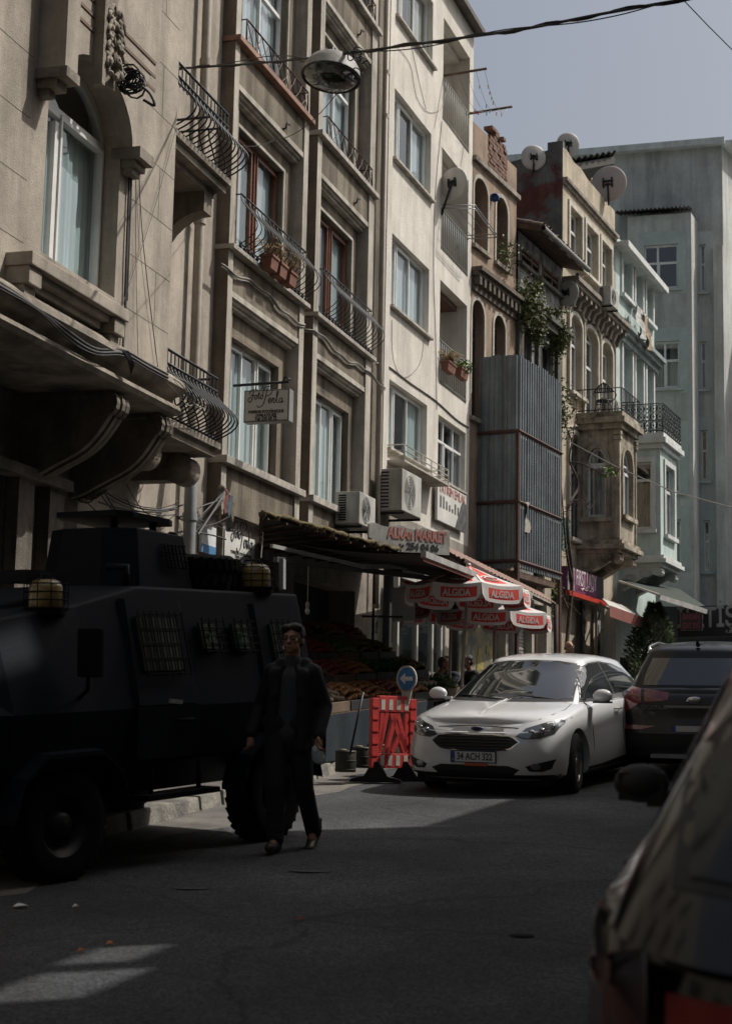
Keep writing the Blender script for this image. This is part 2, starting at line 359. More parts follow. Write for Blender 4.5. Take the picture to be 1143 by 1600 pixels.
def belly(F, mb, s0, s1, o1, z0, z1, bulge, n, r=.009, kind=0, ends=None, lowfrac=.42):
    """row of bellied bars along the front; ends = wall offset for the side returns"""
    H = z1 - z0
    def prof(t):   # t 0 bottom .. 1 top -> outward shift
        if kind == 0: return bulge * math.sin(min(1, t / .92) ** .72 * math.pi) ** 1.4 if t < .92 else 0
        return bulge * math.sin(min(1, t / .5) * math.pi * .98) if t < .5 else 0
    for i in range(n + 1):
        s = s0 + (s1 - s0) * i / n
        mb.tube([F.p(s, o1 + prof(t / 12), z0 + H * t / 12) for t in range(13)], r, 5)
    if ends is not None:
        for sE, sg in ((s0, -1), (s1, 1)):
            m = max(3, int((o1 - ends) / ((s1 - s0) / n)))
            for k in range(1, m):
                oo = ends + (o1 - ends) * k / m
                mb.tube([F.p(sE + sg * prof(t / 12), oo, z0 + H * t / 12) for t in range(13)], r, 5)
            for z in (z0 + .02, z1): mb.tube([F.p(sE, ends, z), F.p(sE, o1, z)], r * 1.5, 5)
    mb.tube([F.p(s0 - .01, o1, z1), F.p(s1 + .01, o1, z1)], r * 1.8, 6); mb.tube([F.p(s0, o1, z0 + .02), F.p(s1, o1, z0 + .02)], r * 1.5, 5)
def mass(F, parent, s0, s1, z0, z1, o_back=-9, o_front=-.7, m=None, name='building_core'):
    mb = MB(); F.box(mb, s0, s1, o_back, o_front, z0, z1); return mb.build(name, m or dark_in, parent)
def endcaps(F, mb, s0, s1, z0, z1, o, ob):
    mb.poly([F.p(s0, o, z0), F.p(s0, ob, z0), F.p(s0, ob, z1), F.p(s0, o, z1)]); mb.poly([F.p(s1, o, z0), F.p(s1, ob, z0), F.p(s1, ob, z1), F.p(s1, o, z1)])
    mb.poly([F.p(s0, o, z1), F.p(s1, o, z1), F.p(s1, ob, z1), F.p(s0, ob, z1)])

# ================================================================ building 1: cream limestone house with projecting bay
F = F1; OB = 1.05
b1 = thing('limestone_house', 'cream limestone house with arched bay window, scroll corbels and two bellied iron balconies', 'building', F.p(-4, 0, 0))
sE, zA = F.uv(281, 60, OB); sL = F.uv(-160, 300, OB)[0]
zb = F.uv(138, 528, OB)[1]      # underside of the bay wall (top of the round moulding)
ZT = 22
# arched window
wa, _ = F.uv(69, 300, OB); wb, _ = F.uv(186, 300, OB); wc = F.uv(132, 436, OB)[1]; wd = F.uv(100, 74, OB)[1]; wsp = F.uv(186, 232, OB)[1]
ar = .62
mb = MB()
tw = [F.uv(152, -30, OB)[0], F.uv(188, 10, OB)[0]]
z_t0 = F.uv(178, 16, OB)[1]
F.wall(mb, sL, sE, zb, ZT, OB, [(wa, wb, wc, wsp + ar, ar, .3), (tw[0], tw[1], z_t0, z_t0 + 1.5, 0, .3)])
mb.poly([F.p(sE, OB, zb), F.p(sE, -.1, zb), F.p(sE, -.1, ZT), F.p(sE, OB, ZT)])
mb.poly([F.p(sL, OB, zb), F.p(sL, -.1, zb), F.p(sL, -.1, ZT), F.p(sL, OB, ZT)])
mb.cur = 1
jm = mat('masonry_joint', (.17, .145, .115), .95, var=.2)
zc = F.uv(250, 430, OB)[1]; dz = .62
for k in range(-1, 14):
    z = zc + k * dz
    if z < zb + .2: continue
    for a, b in ((sL, wa - .35), (wb + .3, sE - .01)):
        F.box(mb, a, b, OB - .002, OB + .002, z, z + .008)
    for a in (wa - 1.25 - (k % 2) * .5, wb + .55 + (k % 2) * .5): F.box(mb, a, a + .007, OB - .002, OB + .0025, z + .008, z + dz)
mb.build('bay_wall', [stone_c, jm], b1)
window(F, b1, wa - .02, wb + .02, wc - .02, wsp + ar, OB - .2, cols=(.36,), rows=(.735,), curt=curt_g, fw=.085, arch=ar, fd=.08, cz=.72)
window(F, b1, tw[0], tw[1], z_t0, z_t0 + 1.5, OB - .25, curt=None, cols=(.5,))
# raised surround with left drop, impost, grooves and carving
mb = MB()
pa, pz = F.uv(78, 100, OB + .14); pb, _ = F.uv(226, 60, OB + .14); zdl = F.uv(78, 96, OB + .14)[1]; zdr = F.uv(220, 150, OB + .1)[1]
a0 = wa - .02; cx = (wa + wb) / 2; hw = (wb - wa) / 2
N = 18; cv = [(cx - math.cos(math.pi * k / N) * hw, wsp + ar * math.sin(math.pi * k / N)) for k in range(N + 1)]
sl0 = F.uv(57, 60, OB)[0]
for k in range(N):
    (x0, y0), (x1, y1) = cv[k], cv[k + 1]
    mb.box8([F.p(x0, OB + .14, y0), F.p(x1, OB + .14, y1), F.p(x1, OB, y1), F.p(x0, OB, y0), F.p(x0, OB + .14, ZT), F.p(x1, OB + .14, ZT), F.p(x1, OB, ZT), F.p(x0, OB, ZT)])
zl = F.uv(84, 112, OB + .14)[1]
F.box(mb, wa - .26, wa, OB, OB + .3, zl, ZT)
F.box(mb, wb, wb + .3, OB, OB + .14, wsp + .02, wsp + .9)
mb.mesh([F.p(x, OB + q, z) for x, z in ((wb, wsp + .9), (wb + .3, wsp + .9), (wb + .62, wsp + 1.25), (wb + .62, ZT), (wb, ZT)) for q in (0, .14)], [(0, 2, 4, 6, 8), (9, 7, 5, 3, 1), (0, 1, 3, 2), (2, 3, 5, 4), (4, 5, 7, 6)], False)
mb.build('window_surround', stone_c, b1)
mb = MB()
for (a, b, z, h) in ((wa - .3, wa - .02, zl - .1, .1), (wb - .02, wb + .34, wsp - .1, .12)):
    F.box(mb, a, b, OB - .1, OB + .34 if a < wa else OB + .24, z, z + h); F.box(mb, a + .04, b - .04, OB - .1, OB + .22 if a < wa else OB + .16, z - .08, z); F.box(mb, a + .08, b - .08, OB - .1, OB + .12, z - .15, z - .08)
mb.build('impost', stone_d, b1)
mb = MB(); 
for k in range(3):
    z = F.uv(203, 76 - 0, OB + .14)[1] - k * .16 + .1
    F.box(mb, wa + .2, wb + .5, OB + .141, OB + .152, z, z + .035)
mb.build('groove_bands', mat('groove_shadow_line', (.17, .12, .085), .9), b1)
mb = MB(); kr = random.Random(3)
k0, kz0 = F.uv(170, 118, OB + .2); k1, kz1 = F.uv(168, 18, OB + .2); ks = F.uv(168, 60, OB + .2)[0]
F.box(mb, ks - .2, ks - .13, OB + .14, OB + .26, kz0 - .2, ZT); F.box(mb, ks - .13, ks + .24, OB + .14, OB + .19, kz0 - .1, ZT)
for k in range(34):
    t = k / 33; z = kz0 + (kz1 - kz0) * t; w_ = .05 + .13 * abs(math.sin(t * 7.5 + .4))
    for sg in (-1, 1):
        mb.ball(F.p(ks + .06 + sg * w_ * kr.uniform(.5, 1), OB + .22 + kr.uniform(0, .05), z + kr.uniform(-.02, .02)), (kr.uniform(.03, .055), kr.uniform(.03, .055), kr.uniform(.025, .06)), 7)
for t in (.18, .45, .72, .95):
    z = kz0 + (kz1 - kz0) * t
    for sg in (-1, 1):
        mb.tube([F.p(ks + .06 + sg * (.03 + .1 * (1 - math.cos(a * .6)) / 1.2), OB + .27, z + .1 * math.sin(a * .9)) for a in range(8)], .022, 6)
mb.build('carved_ornament', stone_d, b1)
# window sill on two consoles
mb = MB(); sa, sz = F.uv(57, 392, OB + .3); sb, sz2 = F.uv(196, 479, OB + .3); zt = (sz + sz2) / 2
sb = F.uv(203, 480, OB + .28)[0]; sa = F.uv(52, 386, OB + .28)[0]
F.box(mb, sa, sb, OB - .02, OB + .28, zt - .13, zt)
F.box(mb, sa + .3, sb - .3, OB - .02, OB + .2, zt - .2, zt - .13); F.box(mb, sa + .34, sb - .34, OB - .02, OB + .12, zt - .28, zt - .2)
for a in (sa + .02, sb - .27):
    F.box(mb, a, a + .25, OB - .02, OB + .245, zt - .3, zt - .13); F.box(mb, a + .02, a + .23, OB - .02, OB + .19, zt - .4, zt - .3); F.box(mb, a + .04, a + .21, OB - .02, OB + .12, zt - .47, zt - .4)
mb.build('window_sill', stone_c, b1, bevel=.012)
# base mouldings of the bay
mb = MB(); zr = zb; zlo = F.uv(136, 574, OB + .12)[1]
sM = F.uv(288, 612, OB + .2)[0]
prof = [(OB, zr + .05), (OB + .12, zr + .04), (OB + .2, zr - .03), (OB + .22, zr - .1), (OB + .17, zr - .17), (OB + .07, zr - .2), (OB + .03, zr - .27), (OB + .0, zlo + .12), (OB + .06, zlo + .1), (OB + .15, zlo + .07), (OB + .17, zlo + .02), (OB + .13, zlo - .03), (OB - .1, zlo - .05), (-.2, zlo - .05)]
mb.grid([[F.p(s, o, z) for o, z in prof] for s in (sL, sM)], smooth=False)
mb.poly([F.p(sM, o, z) for o, z in prof] + [F.p(sM, -.2, zr)])
mb.build('bay_base_moulding', stone_d, b1)
# scroll corbels
for px, py in ((165, 655), (236, 700)):
    sc0, _ = F.uv(px, py, OB - .05); mb = MB(); w_ = .3
    for k, (da, db, ex) in enumerate(((0, .08, .0), (.08, .12, -.03), (.12, .2, .02), (.2, .24, -.03), (.24, .32, 0))):
        top = zlo - .06; pr = []
        for t in range(15):
            a = t / 14; o = (OB - .02) * a ** .8 + .02; z = top - .95 + .72 * a ** 1.5 + .05 * math.sin(a * 6) - ex
            pr.append((o, z))
        for t in range(7):
            a = -math.pi / 2 + math.pi * t / 6; pr.append((OB - .02 + .1 * math.cos(a) + ex * .5, top - .12 + .13 * math.sin(a)))
        poly = [F.p(sc0 + da, o, z) for o, z in pr] + [F.p(sc0 + da, 0, top)]
        mb.prism(poly, F.u * (db - da))
    F.box(mb, sc0 - .04, sc0 + .36, -.02, OB - .1, zlo - .12, zlo - .06)
    mb.build('scroll_corbel', mat('corbel_stone_bay_shade', (.2, .175, .14), .9, var=.25, scale=3, bump=.6, streak=.4), b1)  # corbels coloured darker for the shade they stand in under the bay
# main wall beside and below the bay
gz = -1.5; mb = MB(); s_end = 0.0; under_bay_stone = mat('ground_floor_stone_stain_and_shade', (.19, .165, .135), .92, var=.25, scale=1.5, bump=.6, streak=.5, col2=(.10, .09, .08), c2scale=.9)  # wall stain and the bay's shade both put into this dark colour
dz0 = zlo - 3.1
dop = [(sE - 5.6, sE - 4.1, gz, zlo - 1.1, 0, .5), (sE - 3.1, sE - 1.75, gz, zlo - .9, 0, .5)]
zc2 = F.uv(300, 640, 0)[1]
# french doors behind the balconies
wb1 = F.uv(300, 250, 0); 
F.wall(mb, sL, sE - .01, gz, zlo - .06, 0, dop); mb.build('ground_floor_wall', under_bay_stone, b1)
mb = MB(); F.wall(mb, sE - .01, s_end, gz, ZT, 0); mb.build('side_wall', stone_c, b1)
for q in dop:
    mb = MB(); 
    for k in range(22): F.box(mb, q[0], q[1], -.4, -.385, gz + k * .13, gz + k * .13 + .115)
    mb.build('roller_shutter', mat('dark_shutter', (.06, .055, .055), .6, metal=.3, var=.2), b1)
mb = MB()
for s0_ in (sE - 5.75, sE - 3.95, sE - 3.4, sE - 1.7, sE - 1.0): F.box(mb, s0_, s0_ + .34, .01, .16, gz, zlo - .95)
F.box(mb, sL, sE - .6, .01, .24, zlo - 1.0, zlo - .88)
mb.build('ground_floor_pilasters', under_bay_stone, b1)
for k, (c0, c1, r0, r1, up) in enumerate((((276, 206), (362, 283), (280, 92), (358, 172), 1), ((262, 653), (345, 697), (265, 537), (339, 592), 0))):
    OBL = 1.02
    sA = sE + .06; sB, zz = F.uv(*c1, OBL); z_sl = (F.uv(*c0, OBL)[1] + zz) / 2
    mb = MB(); F.box(mb, sA, sB, 0, OBL, z_sl - .06, z_sl + .02); F.box(mb, sA + .02, sB - .04, 0, OBL - .06, z_sl - .16, z_sl - .06)
    if up:
        F.box(mb, sA + .05, sB - .1, 0, OBL - .2, z_sl - .24, z_sl - .16)
        for s0_ in (sA + .12, sB - .42):
            poly = [(0, z_sl - .24), (OBL - .2, z_sl - .24), (OBL - .2, z_sl - .5)] + [(OBL - .2 - (OBL - .36) * math.sin(math.pi / 2 * t / 8), z_sl - .5 - .75 * (1 - math.cos(math.pi / 2 * t / 8))) for t in range(1, 9)] + [(.16, z_sl - 1.75), (.0, z_sl - 1.8)]
            mb.prism([F.p(s0_, o, z) for o, z in poly], F.u * .26)
    else:
        for s0_ in (sA + .1, sB - .45):
            mb.tube([F.p(s0_, .62, z_sl - .36), F.p(s0_ + .34, .62, z_sl - .36)], .19, 14); F.box(mb, s0_ + .02, s0_ + .3, 0, .6, z_sl - .5, z_sl - .17)
    mb.build('balcony_slab', stone_d, b1)
    mb = MB(); z1_ = (F.uv(*r0, OBL)[1] + F.uv(*r1, OBL)[1]) / 2; zm = z1_ - .17
    belly(F, mb, sA + .03, sB - .05, OBL - .06, z_sl + .05, zm, .30, 15, .011, 0, ends=.03)
    n = 15
    mb.tube([F.p(sA + .03, OBL - .06, z1_), F.p(sB - .05, OBL - .06, z1_), F.p(sB - .05, .03, z1_)], .018, 6)
    for i in range(n + 1):
        s = sA + .03 + (sB - .08 - sA) * i / n; mb.tube([F.p(s, OBL - .06, zm), F.p(s, OBL - .06, z1_)], .009, 4)
        if i < n:
            ss = s + (sB - sA) / n / 2; mb.tube([F.p(ss + .035 * math.cos(a), OBL - .06, zm - .07 + .045 * math.sin(a)) for a in [x * .9 for x in range(8)]], .007, 4)
    mb.build('balcony_railing', iron, b1)
# french door glimpsed on the upper balcony + drain pipes
mb = MB(); 
for px0, px1, py, rr in ((324, 297, 40, .065),):
    s0_, _ = F.uv(324, 20, .14); mb.tube([F.p(s0_, .14, z) for z in (ZT, 10, 6, 4, 2, gz)], rr, 10)
    for z in (13.2, 10.9, 8.6, 6.1, 3.6): mb.lathe([(rr + .02, -.05), (rr + .02, .05)], F.p(s0_, .14, z), n=10)
mb.build('drain_pipe', pipe_m, b1)
mb = MB(); F.box(mb, F.uv(308, 300, 0)[0] - .02, F.uv(308, 300, 0)[0] + .06, 0, .05, gz, ZT); F.box(mb, -.10, 0, 0, .08, gz, ZT); mb.build('corner_pilaster', stone_d, b1)
mb = MB(); F.wall(mb, sL - 26, sL, gz - 2, ZT, 0, [(sL - 24 + 3 * i, sL - 22.6 + 3 * i, 3.5 + 3.3 * j, 5.6 + 3.3 * j) for i in range(7) for j in range(5)], .3); mb.build('fill_block_wall', stone_c, b1)  # unseen run of wall outside the view, added to reduce sky fill
mass(F, b1, sL - 26, -.01, gz - 2, ZT, -9, -.42)
# ================================================================ building 2: pebbledashed apartment house with two framed bays
F = F2
def lv(o, *pts): return sum(F.uv(*p, o)[1] for p in pts) / len(pts)
b2 = thing('pebbledash_apartment', 'brown pebbledash apartment house with two framed window bays and S-curved iron balconies', 'building', F.p(3, 0, 0))
OF = .2
As, Ai, Aj, Ae = F.uv(352, 500, OF)[0], F.uv(359.5, 500, OF)[0], F.uv(463, 625, OF)[0], F.uv(470, 625, OF)[0]
Bs, Bi, Bj, Be = F.uv(484, 650, OF)[0], F.uv(491, 650, OF)[0], F.uv(568, 660, OF)[0], F.uv(576, 660, OF)[0]
s_end2 = F.uv(588, 600, 0)[0]
zs0 = lv(.3, (366, 42), (484, 178)); zs0b = lv(.3, (498, 192), (583, 287))
zsp0 = lv(OF, (372, 133), (471, 240), (499.5, 273), (573, 346))
zf1 = lv(.3, (358, 376), (473, 467), (489, 481), (578, 550))
zwt1 = lv(0, (368, 201), (452, 280), (498, 325), (559, 383))
zsp1 = lv(OF, (360, 460), (464, 527), (491, 555), (571, 609))
zwt2 = lv(0, (358, 529), (442, 581), (489, 611), (552, 649.5))
zs2 = lv(.3, (347, 704), (464, 763)); zs2b = lv(.3, (484, 774), (540, 800))
zs00 = lv(.3, (564, 0), (589, 38)); zsp00 = lv(OF, (508, 0), (580, 93)); zrt0 = lv(.3, (380, 23), (471, 140), (505, 171), (575, 240))
zrt1 = lv(.3, (368, 297), (472, 388), (496, 416), (580, 478)); zbot = lv(OF, (357, 802), (403, 819))
ZT2 = zs0 + 6.3
zs0b = zs0
# the wall behind (recess + window openings)
zwt0 = zsp00 - (zsp0 - zwt1); gz = -1.5
ops = []
wins = []
for si, sj in ((Ai, Aj), (Bi, Bj)):
    for zb_, zt_, ty in ((zs0 + .03, zwt0, 0), (zf1 + .03, zwt1, 1), (zs2 + .03, zwt2, 2), (zs00 + .03, zs00 + (zwt0 - zs0), 3)):
        a = si + .02; b = si + (sj - si) * .86
        ops.append((a, b, zb_, zt_)); wins.append((a, b, zb_, zt_, ty, si > 2.9))
mb = MB(); F.wall(mb, .0, s_end2, zbot - .0, ZT2, 0, ops, .26); mb.build('recessed_wall', pebble, b2)
mb = MB()   # ground floor
F.wall(mb, .0, s_end2, gz, zbot, 0, [(Ai + .4, Aj, gz, zbot - .8), (Bs, Be, gz, zbot - .5)], .5); mb.build('ground_floor_wall', stone_d, b2)
for k, (a, b, zb_, zt_, ty, isb) in enumerate(wins):
    if ty == 1: window(F, b2, a, b, zb_, zt_, -.10, fm=wood_b, cols=(.30, .56, .62), curt=curt_w, fw=.055, cgap=0)
    elif ty == 2: window(F, b2, a, b - .02, zb_, zt_, -.10, fm=pvc, cols=(.22, .5, .74), curt=curt_g, fw=.05)
    else: window(F, b2, a, b, zb_, zt_, -.10, fm=pvc, cols=(.26, .62), rows=(.72,), curt=curt_w, fw=.055)
    mb = MB(); # white border strip round the opening
    for q in ((a - .02, b + .05, zt_, zt_ + .05), (b, b + .05, zb_, zt_)): F.box(mb, q[0], q[1], 0.003, .03, q[2], q[3])
    mb.build('window_border', band if ty != 2 else brown_p, b2)
# frames (fins) and spandrels
for (s0_, si, sj, s1_, isb) in ((As, Ai, Aj, Ae, 0), (Bs, Bi, Bj, Be, 1)):
    mb = MB()
    for a, b in ((s0_, si), (sj, s1_)): F.box(mb, a, b, 0, OF + .02, zbot - .05, ZT2)
    mb.build('bay_frame', band, b2)
    mb = MB()
    F.box(mb, s0_ - .006, s0_, 0, OF + .016, zbot - .05, ZT2); mb.build('bay_frame_side_shade', brown_p, b2)  # thin dark sheet: shade of the frame's unlit side given as colour
    mb = MB()
    for z0_, z1_ in ((zsp00, zs00), (zsp0, zs0), (zsp1, zf1), (zbot, zs2), (zs00 + (zsp00 - zs0), ZT2)):
        F.box(mb, si, sj, .001, OF - .012, z0_, z1_ - .1)
    mb.build('spandrel_panel', pebble, b2)
    mb = MB(); kr = random.Random(5 + isb)
    for z0_ in (zsp00, zsp0, zsp1):
        F.box(mb, si, sj, .002, OF + .005, z0_ - .05, z0_ + .035)
        for o_ in (0, 1): F.box(mb, si, sj - .0, .002, OF - .04 - .05 * o_, z0_ - .09 - .05 * o_, z0_ - .05 - .04 * o_)
    mb.build('spandrel_cornice', band, b2)
    for z_, m_, th in ((zs0, redst if not isb else marble, .085), (zf1, marble, .07), (zs2, marble, .11), (zs00, marble, .085)):
        mb = MB(); F.box(mb, s0_ - .03, s1_ + .05, 0, .31, z_ - th, z_); mb.build('window_sill', m_, b2, bevel=.008)
    # lattice guards of the upper windows
    mb = MB()
    for z0_, z1_ in ((zs0 + .04, zrt0), (zs00 + .04, zs00 + zrt0 - zs0)):
        n = 9; a, b = si + .1, sj - .02; dx = (b - a) / n
        for z in (z0_, z1_): mb.tube([F.p(a, .27, z), F.p(b, .27, z)], .014, 5)
        for x in (a, b): mb.tube([F.p(x, .27, z0_ - .04), F.p(x, .27, z1_)], .014, 5); mb.tube([F.p(x, .27, z1_), F.p(x, 0, z1_)], .01, 5)
        for i in range(n):
            for q in (0, 1):
                x0, x1 = (a + i * dx, a + (i + 1) * dx) if q else (a + (i + 1) * dx, a + i * dx)
                mb.tube([F.p(x0, .27, z0_), F.p((x0 + x1) / 2 + (.03 if q else -.03), .275, (z0_ + z1_) / 2), F.p(x1, .27, z1_)], .008, 4)
    mb.build('lattice_guard', rustiron, b2)
    mb = MB(); a, b = si + .05, sj + .03
    belly(F, mb, a, b, .29, zf1 + .06, zrt1, .27, 17, .0085, 0)
    for x in (a, b): mb.tube([F.p(x, .29, zrt1), F.p(x, .0, zrt1)], .012, 5)
    for k in range(18):
        x = a + (b - a) * k / 17; mb.ball(F.p(x, .3, zf1 + .03), (.03, .03, .035), 6)
    mb.build('balcony_railing', iron, b2)
mb = MB()
for z_ in (zsp1 + .32,):
    pts = [F.p(s, .05 if (Ae + .05 < s < Bs - .05) else OF + .035, z_ + .05 * math.sin(s * 2.3) + .02 * math.sin(s * 7)) for s in [As - .3 + k * .12 for k in range(int((s_end2 + 0.3 - As) / .12))]]
    mb.tube(pts, .018, 5); mb.tube([p + V((0, 0, -.04)) for p in pts], .01, 4)
mb.build('wall_cable', gcable_m, b2)
mass(F, b2, .02, s_end2 - .02, gz, ZT2, -9, -.62)
# small iron hooks
for px, py in ((443, 193), (554, 310), (560, 47)):
    mb = MB(); s_, z_ = F.uv(px, py, OF); mb.tube([F.p(s_, OF - .02, z_ - .1), F.p(s_, OF + .04, z_ - .08), F.p(s_, OF + .06, z_), F.p(s_ + .12, OF + .06, z_ + .02)], .018, 5); mb.build('wall_hook', iron, b2)

# ================================================================ building 3: white plastered apartment house
F = F3
b3 = thing('white_apartment', 'white plastered apartment house with three-pane windows and a column of open balconies', 'building', F.p(3, 0, 0))
s_e3 = F.uv(736, 400, 0)[0]
zt3 = lv(0, (735, 45)); 
rows = []
C0, C1 = F.uv(613.5, 300, 0)[0], F.uv(672, 300, 0)[0]
WZ = [(lv(0, (614, 247), (675.5, 316)), lv(0, (617, 138), (673, 209))), (lv(0, (609, 477), (672.5, 530)), lv(0, (612.5, 364), (669, 420))), (lv(0, (604.6, 700), (676, 738)), lv(0, (608, 592), (668, 634.5)))]
zz = lv(0, (618, 24), (678, 109)); WZ.insert(0, (zz, zz + (WZ[0][1] - WZ[0][0])))
L0, L1 = F.uv(690, 250, 0)[0], F.uv(731.5, 280, 0)[0]
BZ = [(lv(0, (690.5, 186), (733, 241)), lv(0, (693, 27.5), (735, 93))), (lv(0, (688, 390), (729.6, 432)), lv(0, (690.5, 231), (732.7, 283.5))), (lv(0, (685, 600), (726.7, 630)), lv(0, (687, 437), (729, 477.6)))]
RZ = [lv(0, (692.5, 123), (733, 178)), lv(0, (688.6, 328), (732, 374)), lv(0, (685, 535), (728, 562))]
W4 = (lv(0, (682.6, 749), (726.7, 767)), lv(0, (683.5, 649), (726.7, 674.6)))
gz = -1.2; ops = [(C0, C1, a, b, 0, .34) for a, b in WZ] + [(L0, L1, a, b, 0, 1.3) for a, b in BZ] + [(L0, L1, W4[0], W4[1], 0, .2)]
zsh = lv(0, (620, 812), (725, 845))
mb = MB(); F.wall(mb, .0, s_e3, zsh, zt3, 0, ops, .34); endcaps(F, mb, .0, s_e3, zsh, zt3, 0, -9); mb.build('plaster_wall', white_p, b3)
mb = MB(); F.wall(mb, .0, s_e3, gz, zsh, 0, [(.5, C1, gz, zsh - .35), (C1 + .4, s_e3 - .5, gz, zsh - .3)], .5); mb.build('shop_wall', mat('shop_front_plaster', (.33, .3, .25), .85, var=.2, streak=.4), b3)
for a, b in WZ:
    window(F, b3, C0, C1, a, b, -.13, cols=(.24, .6), curt=curt_w if a > WZ[3][0] + 1 else curt_g, fw=.055, cgap=0 if a > WZ[3][0] + 1 else .3)
    mb = MB(); F.box(mb, C0 - .12, C1 + .1, -.03, .1, a - .055, a - .002); mb.build('window_sill', marble, b3, bevel=.006)
window(F, b3, L0, L1, W4[0], W4[1], -.1, cols=(.33, .68), rows=(.63,), curt=curt_g, fw=.05, cgap=.4, gm=glzd)
mb = MB(); F.box(mb, L0 - .05, L1 + .05, -.02, .06, W4[0] - .05, W4[0] - .002); mb.build('window_sill', marble, b3)
for k, ((a, b), r) in enumerate(zip(BZ, RZ)):
    mb = MB()
    bo = -1.3
    if k == 2: mb.cur = 1
    mb.poly([F.p(L0, bo + .004, a), F.p(L1, bo + .004, a), F.p(L1, bo + .004, b), F.p(L0, bo + .004, b)])
    mb.cur = 0 if k < 2 else 1
    F.box(mb, L0 + .02, L1 - .02, -1.25, -.25, b - .12, b - .004)
    mb.build('balcony_back_wall', [white_p, mat('brown_balcony_ceiling', (.16, .075, .05), .7, var=.2)], b3)
    mb = MB(); n = 13
    for i in range(n + 1): s = L0 + .03 + (L1 - L0 - .06) * i / n; mb.tube([F.p(s, .0, a + .0), F.p(s, .0, r)], .011, 5)
    mb.tube([F.p(L0, .0, r), F.p(L1, .0, r)], .02, 6); mb.tube([F.p(L0, .0, a + .08), F.p(L1, .0, a + .08)], .013, 6)
    mb.build('balcony_railing', mat('cream_painted_iron', (.38, .38, .35), .5, var=.1) if k == 0 else mat('grey_painted_iron', (.2, .22, .22), .5, var=.1), b3)
    if k: 
        mb = MB(); F.box(mb, L0 + .2, L0 + (L1 - L0) * .6, bo + .01, bo + .05, a, a + 2.0); mb.build('balcony_door', mat('green_balcony_door', (.03, .05, .045), .5), b3)
mb = MB(); F.box(mb, -.02, s_e3 + .12, -9, .22, zt3 + .01, zt3 + .12); F.box(mb, -.02, s_e3 + .1, .1, .26, zt3 - .03, zt3 + .1); mb.build('roof_eave', roof_m, b3)
mb = MB(); F.box(mb, .0, .28, .002, .1, zsh, zt3 - .05); mb.build('edge_pilaster', white_p, b3)
sp = F.uv(600, 300, .16)[0]; mb = MB(); mb.tube([F.p(sp, .16, z) for z in (zt3 - .1, 8, 6, 4, zsh - .1)], .045, 8)
for z in (zt3 - 1.5, zt3 - 4, zt3 - 4.9, 8.3, 5.4, 4): mb.lathe([(.06, -.04), (.06, .04)], F.p(sp, .16, z), n=8)
mb.build('drain_pipe', pipe_m, b3)
# lines hanging on the wall
mb = MB()
def wpath(pts, r=.006, o=.015):
    q = [F.p(*(lambda t: (t[0], o, t[1]))(F.uv(px, py, o))) for px, py in pts]; mb.tube(spline(q, 4), r, 4)
wpath([(588, 568), (604, 571), (640, 598), (680, 626), (712, 655), (732, 668)], .02)
wpath([(617, 70), (640, 100), (650, 150), (668, 175), (690, 168), (697, 130)]); wpath([(640, 60), (655, 130), (665, 170)])
wpath([(612, 500), (614, 560), (630, 590), (655, 570), (662, 530)]); wpath([(690, 190), (680, 300), (677, 420), (680, 520), (682, 640)], .008)
mb.build('loose_wall_lines', gcable_m, b3)
mass(F, b3, .02, s_e3 - .02, gz, zt3, -9, -.75, name='building_core') if False else None
mb = MB()
F.box(mb, .02, C1 + .35, -9, -.82, gz, zt3 - .02); F.box(mb, C1 + .35, s_e3 - .01, -9, -1.31, gz, zt3 - .02); mb.build('building_core', dark_in, b3)
# air-conditioner shelf rail under the lowest window
mb = MB(); a = WZ[3][0]; za = F.uv(640, 716, .45)[1]
F.box(mb, C0 - .25, C1 + .35, .0, .42, za - .1, za - .06)
for z in (za + .02, za + .12, za + .24): mb.tube([F.p(C0 - .2, .02, z), F.p(C0 - .2, .4, z), F.p(C1 + .3, .4, z), F.p(C1 + .3, .02, z)], .012, 5)
for i in range(6): s = C0 - .2 + (C1 - C0 + .5) * i / 5; mb.tube([F.p(s, .4, za - .08), F.p(s, .4, za + .24)], .012, 5)
mb.build('shelf_rail', band, b3)
# ================================================================ building 4: brown house with tall arched windows
ivy_m = mat('ivy_leaf', (.13, .16, .045), .6, var=.3, scale=6, col2=(.2, .2, .07), c2scale=5)
def leaves(mb, c, r, n, size=.06, rnd=R, hang=0, M=None):
    for _ in range(n):
        d = V((rnd.gauss(0, .45), rnd.gauss(0, .45), rnd.gauss(0, .45))); p = V(c) + V((d.x * r[0], d.y * r[1], d.z * r[2] - abs(d.y) * hang))
        a = V((rnd.uniform(-1, 1), rnd.uniform(-1, 1), rnd.uniform(-.6, 1))).normalized(); b = a.orthogonal().normalized(); s = size * rnd.uniform(.5, 1.3)
        b = (Matrix.Rotation(rnd.uniform(0, 6.3), 3, a) @ b); c2 = a.cross(b)
        mb.poly([p - b * s, p + c2 * s * .55 + a * s * .15, p + b * s, p - c2 * s * .55 + a * s * .15])
F = F4
b4 = thing('arched_brown_house', 'brown rendered house with tall arched window openings and broken brick parapet', 'building', F.p(2, 0, 0))
rend = mat('brown_render', (.36, .26, .185), .93, var=.18, scale=1.6, bump=.8, bscale=30, streak=.35, col2=(.27, .2, .15), c2scale=.9)
e4 = F.uv(806, 350, 0)[0]; z4 = lv(0, (739, 190)); gz = -.5
def sp(x, y, o=0): return F.uv(x, y, o)[0]
def zp(x, y, o=0): return F.uv(x, y, o)[1]
zb4 = (zp(738.5, 241.5) + zp(806.7, 307)) / 2
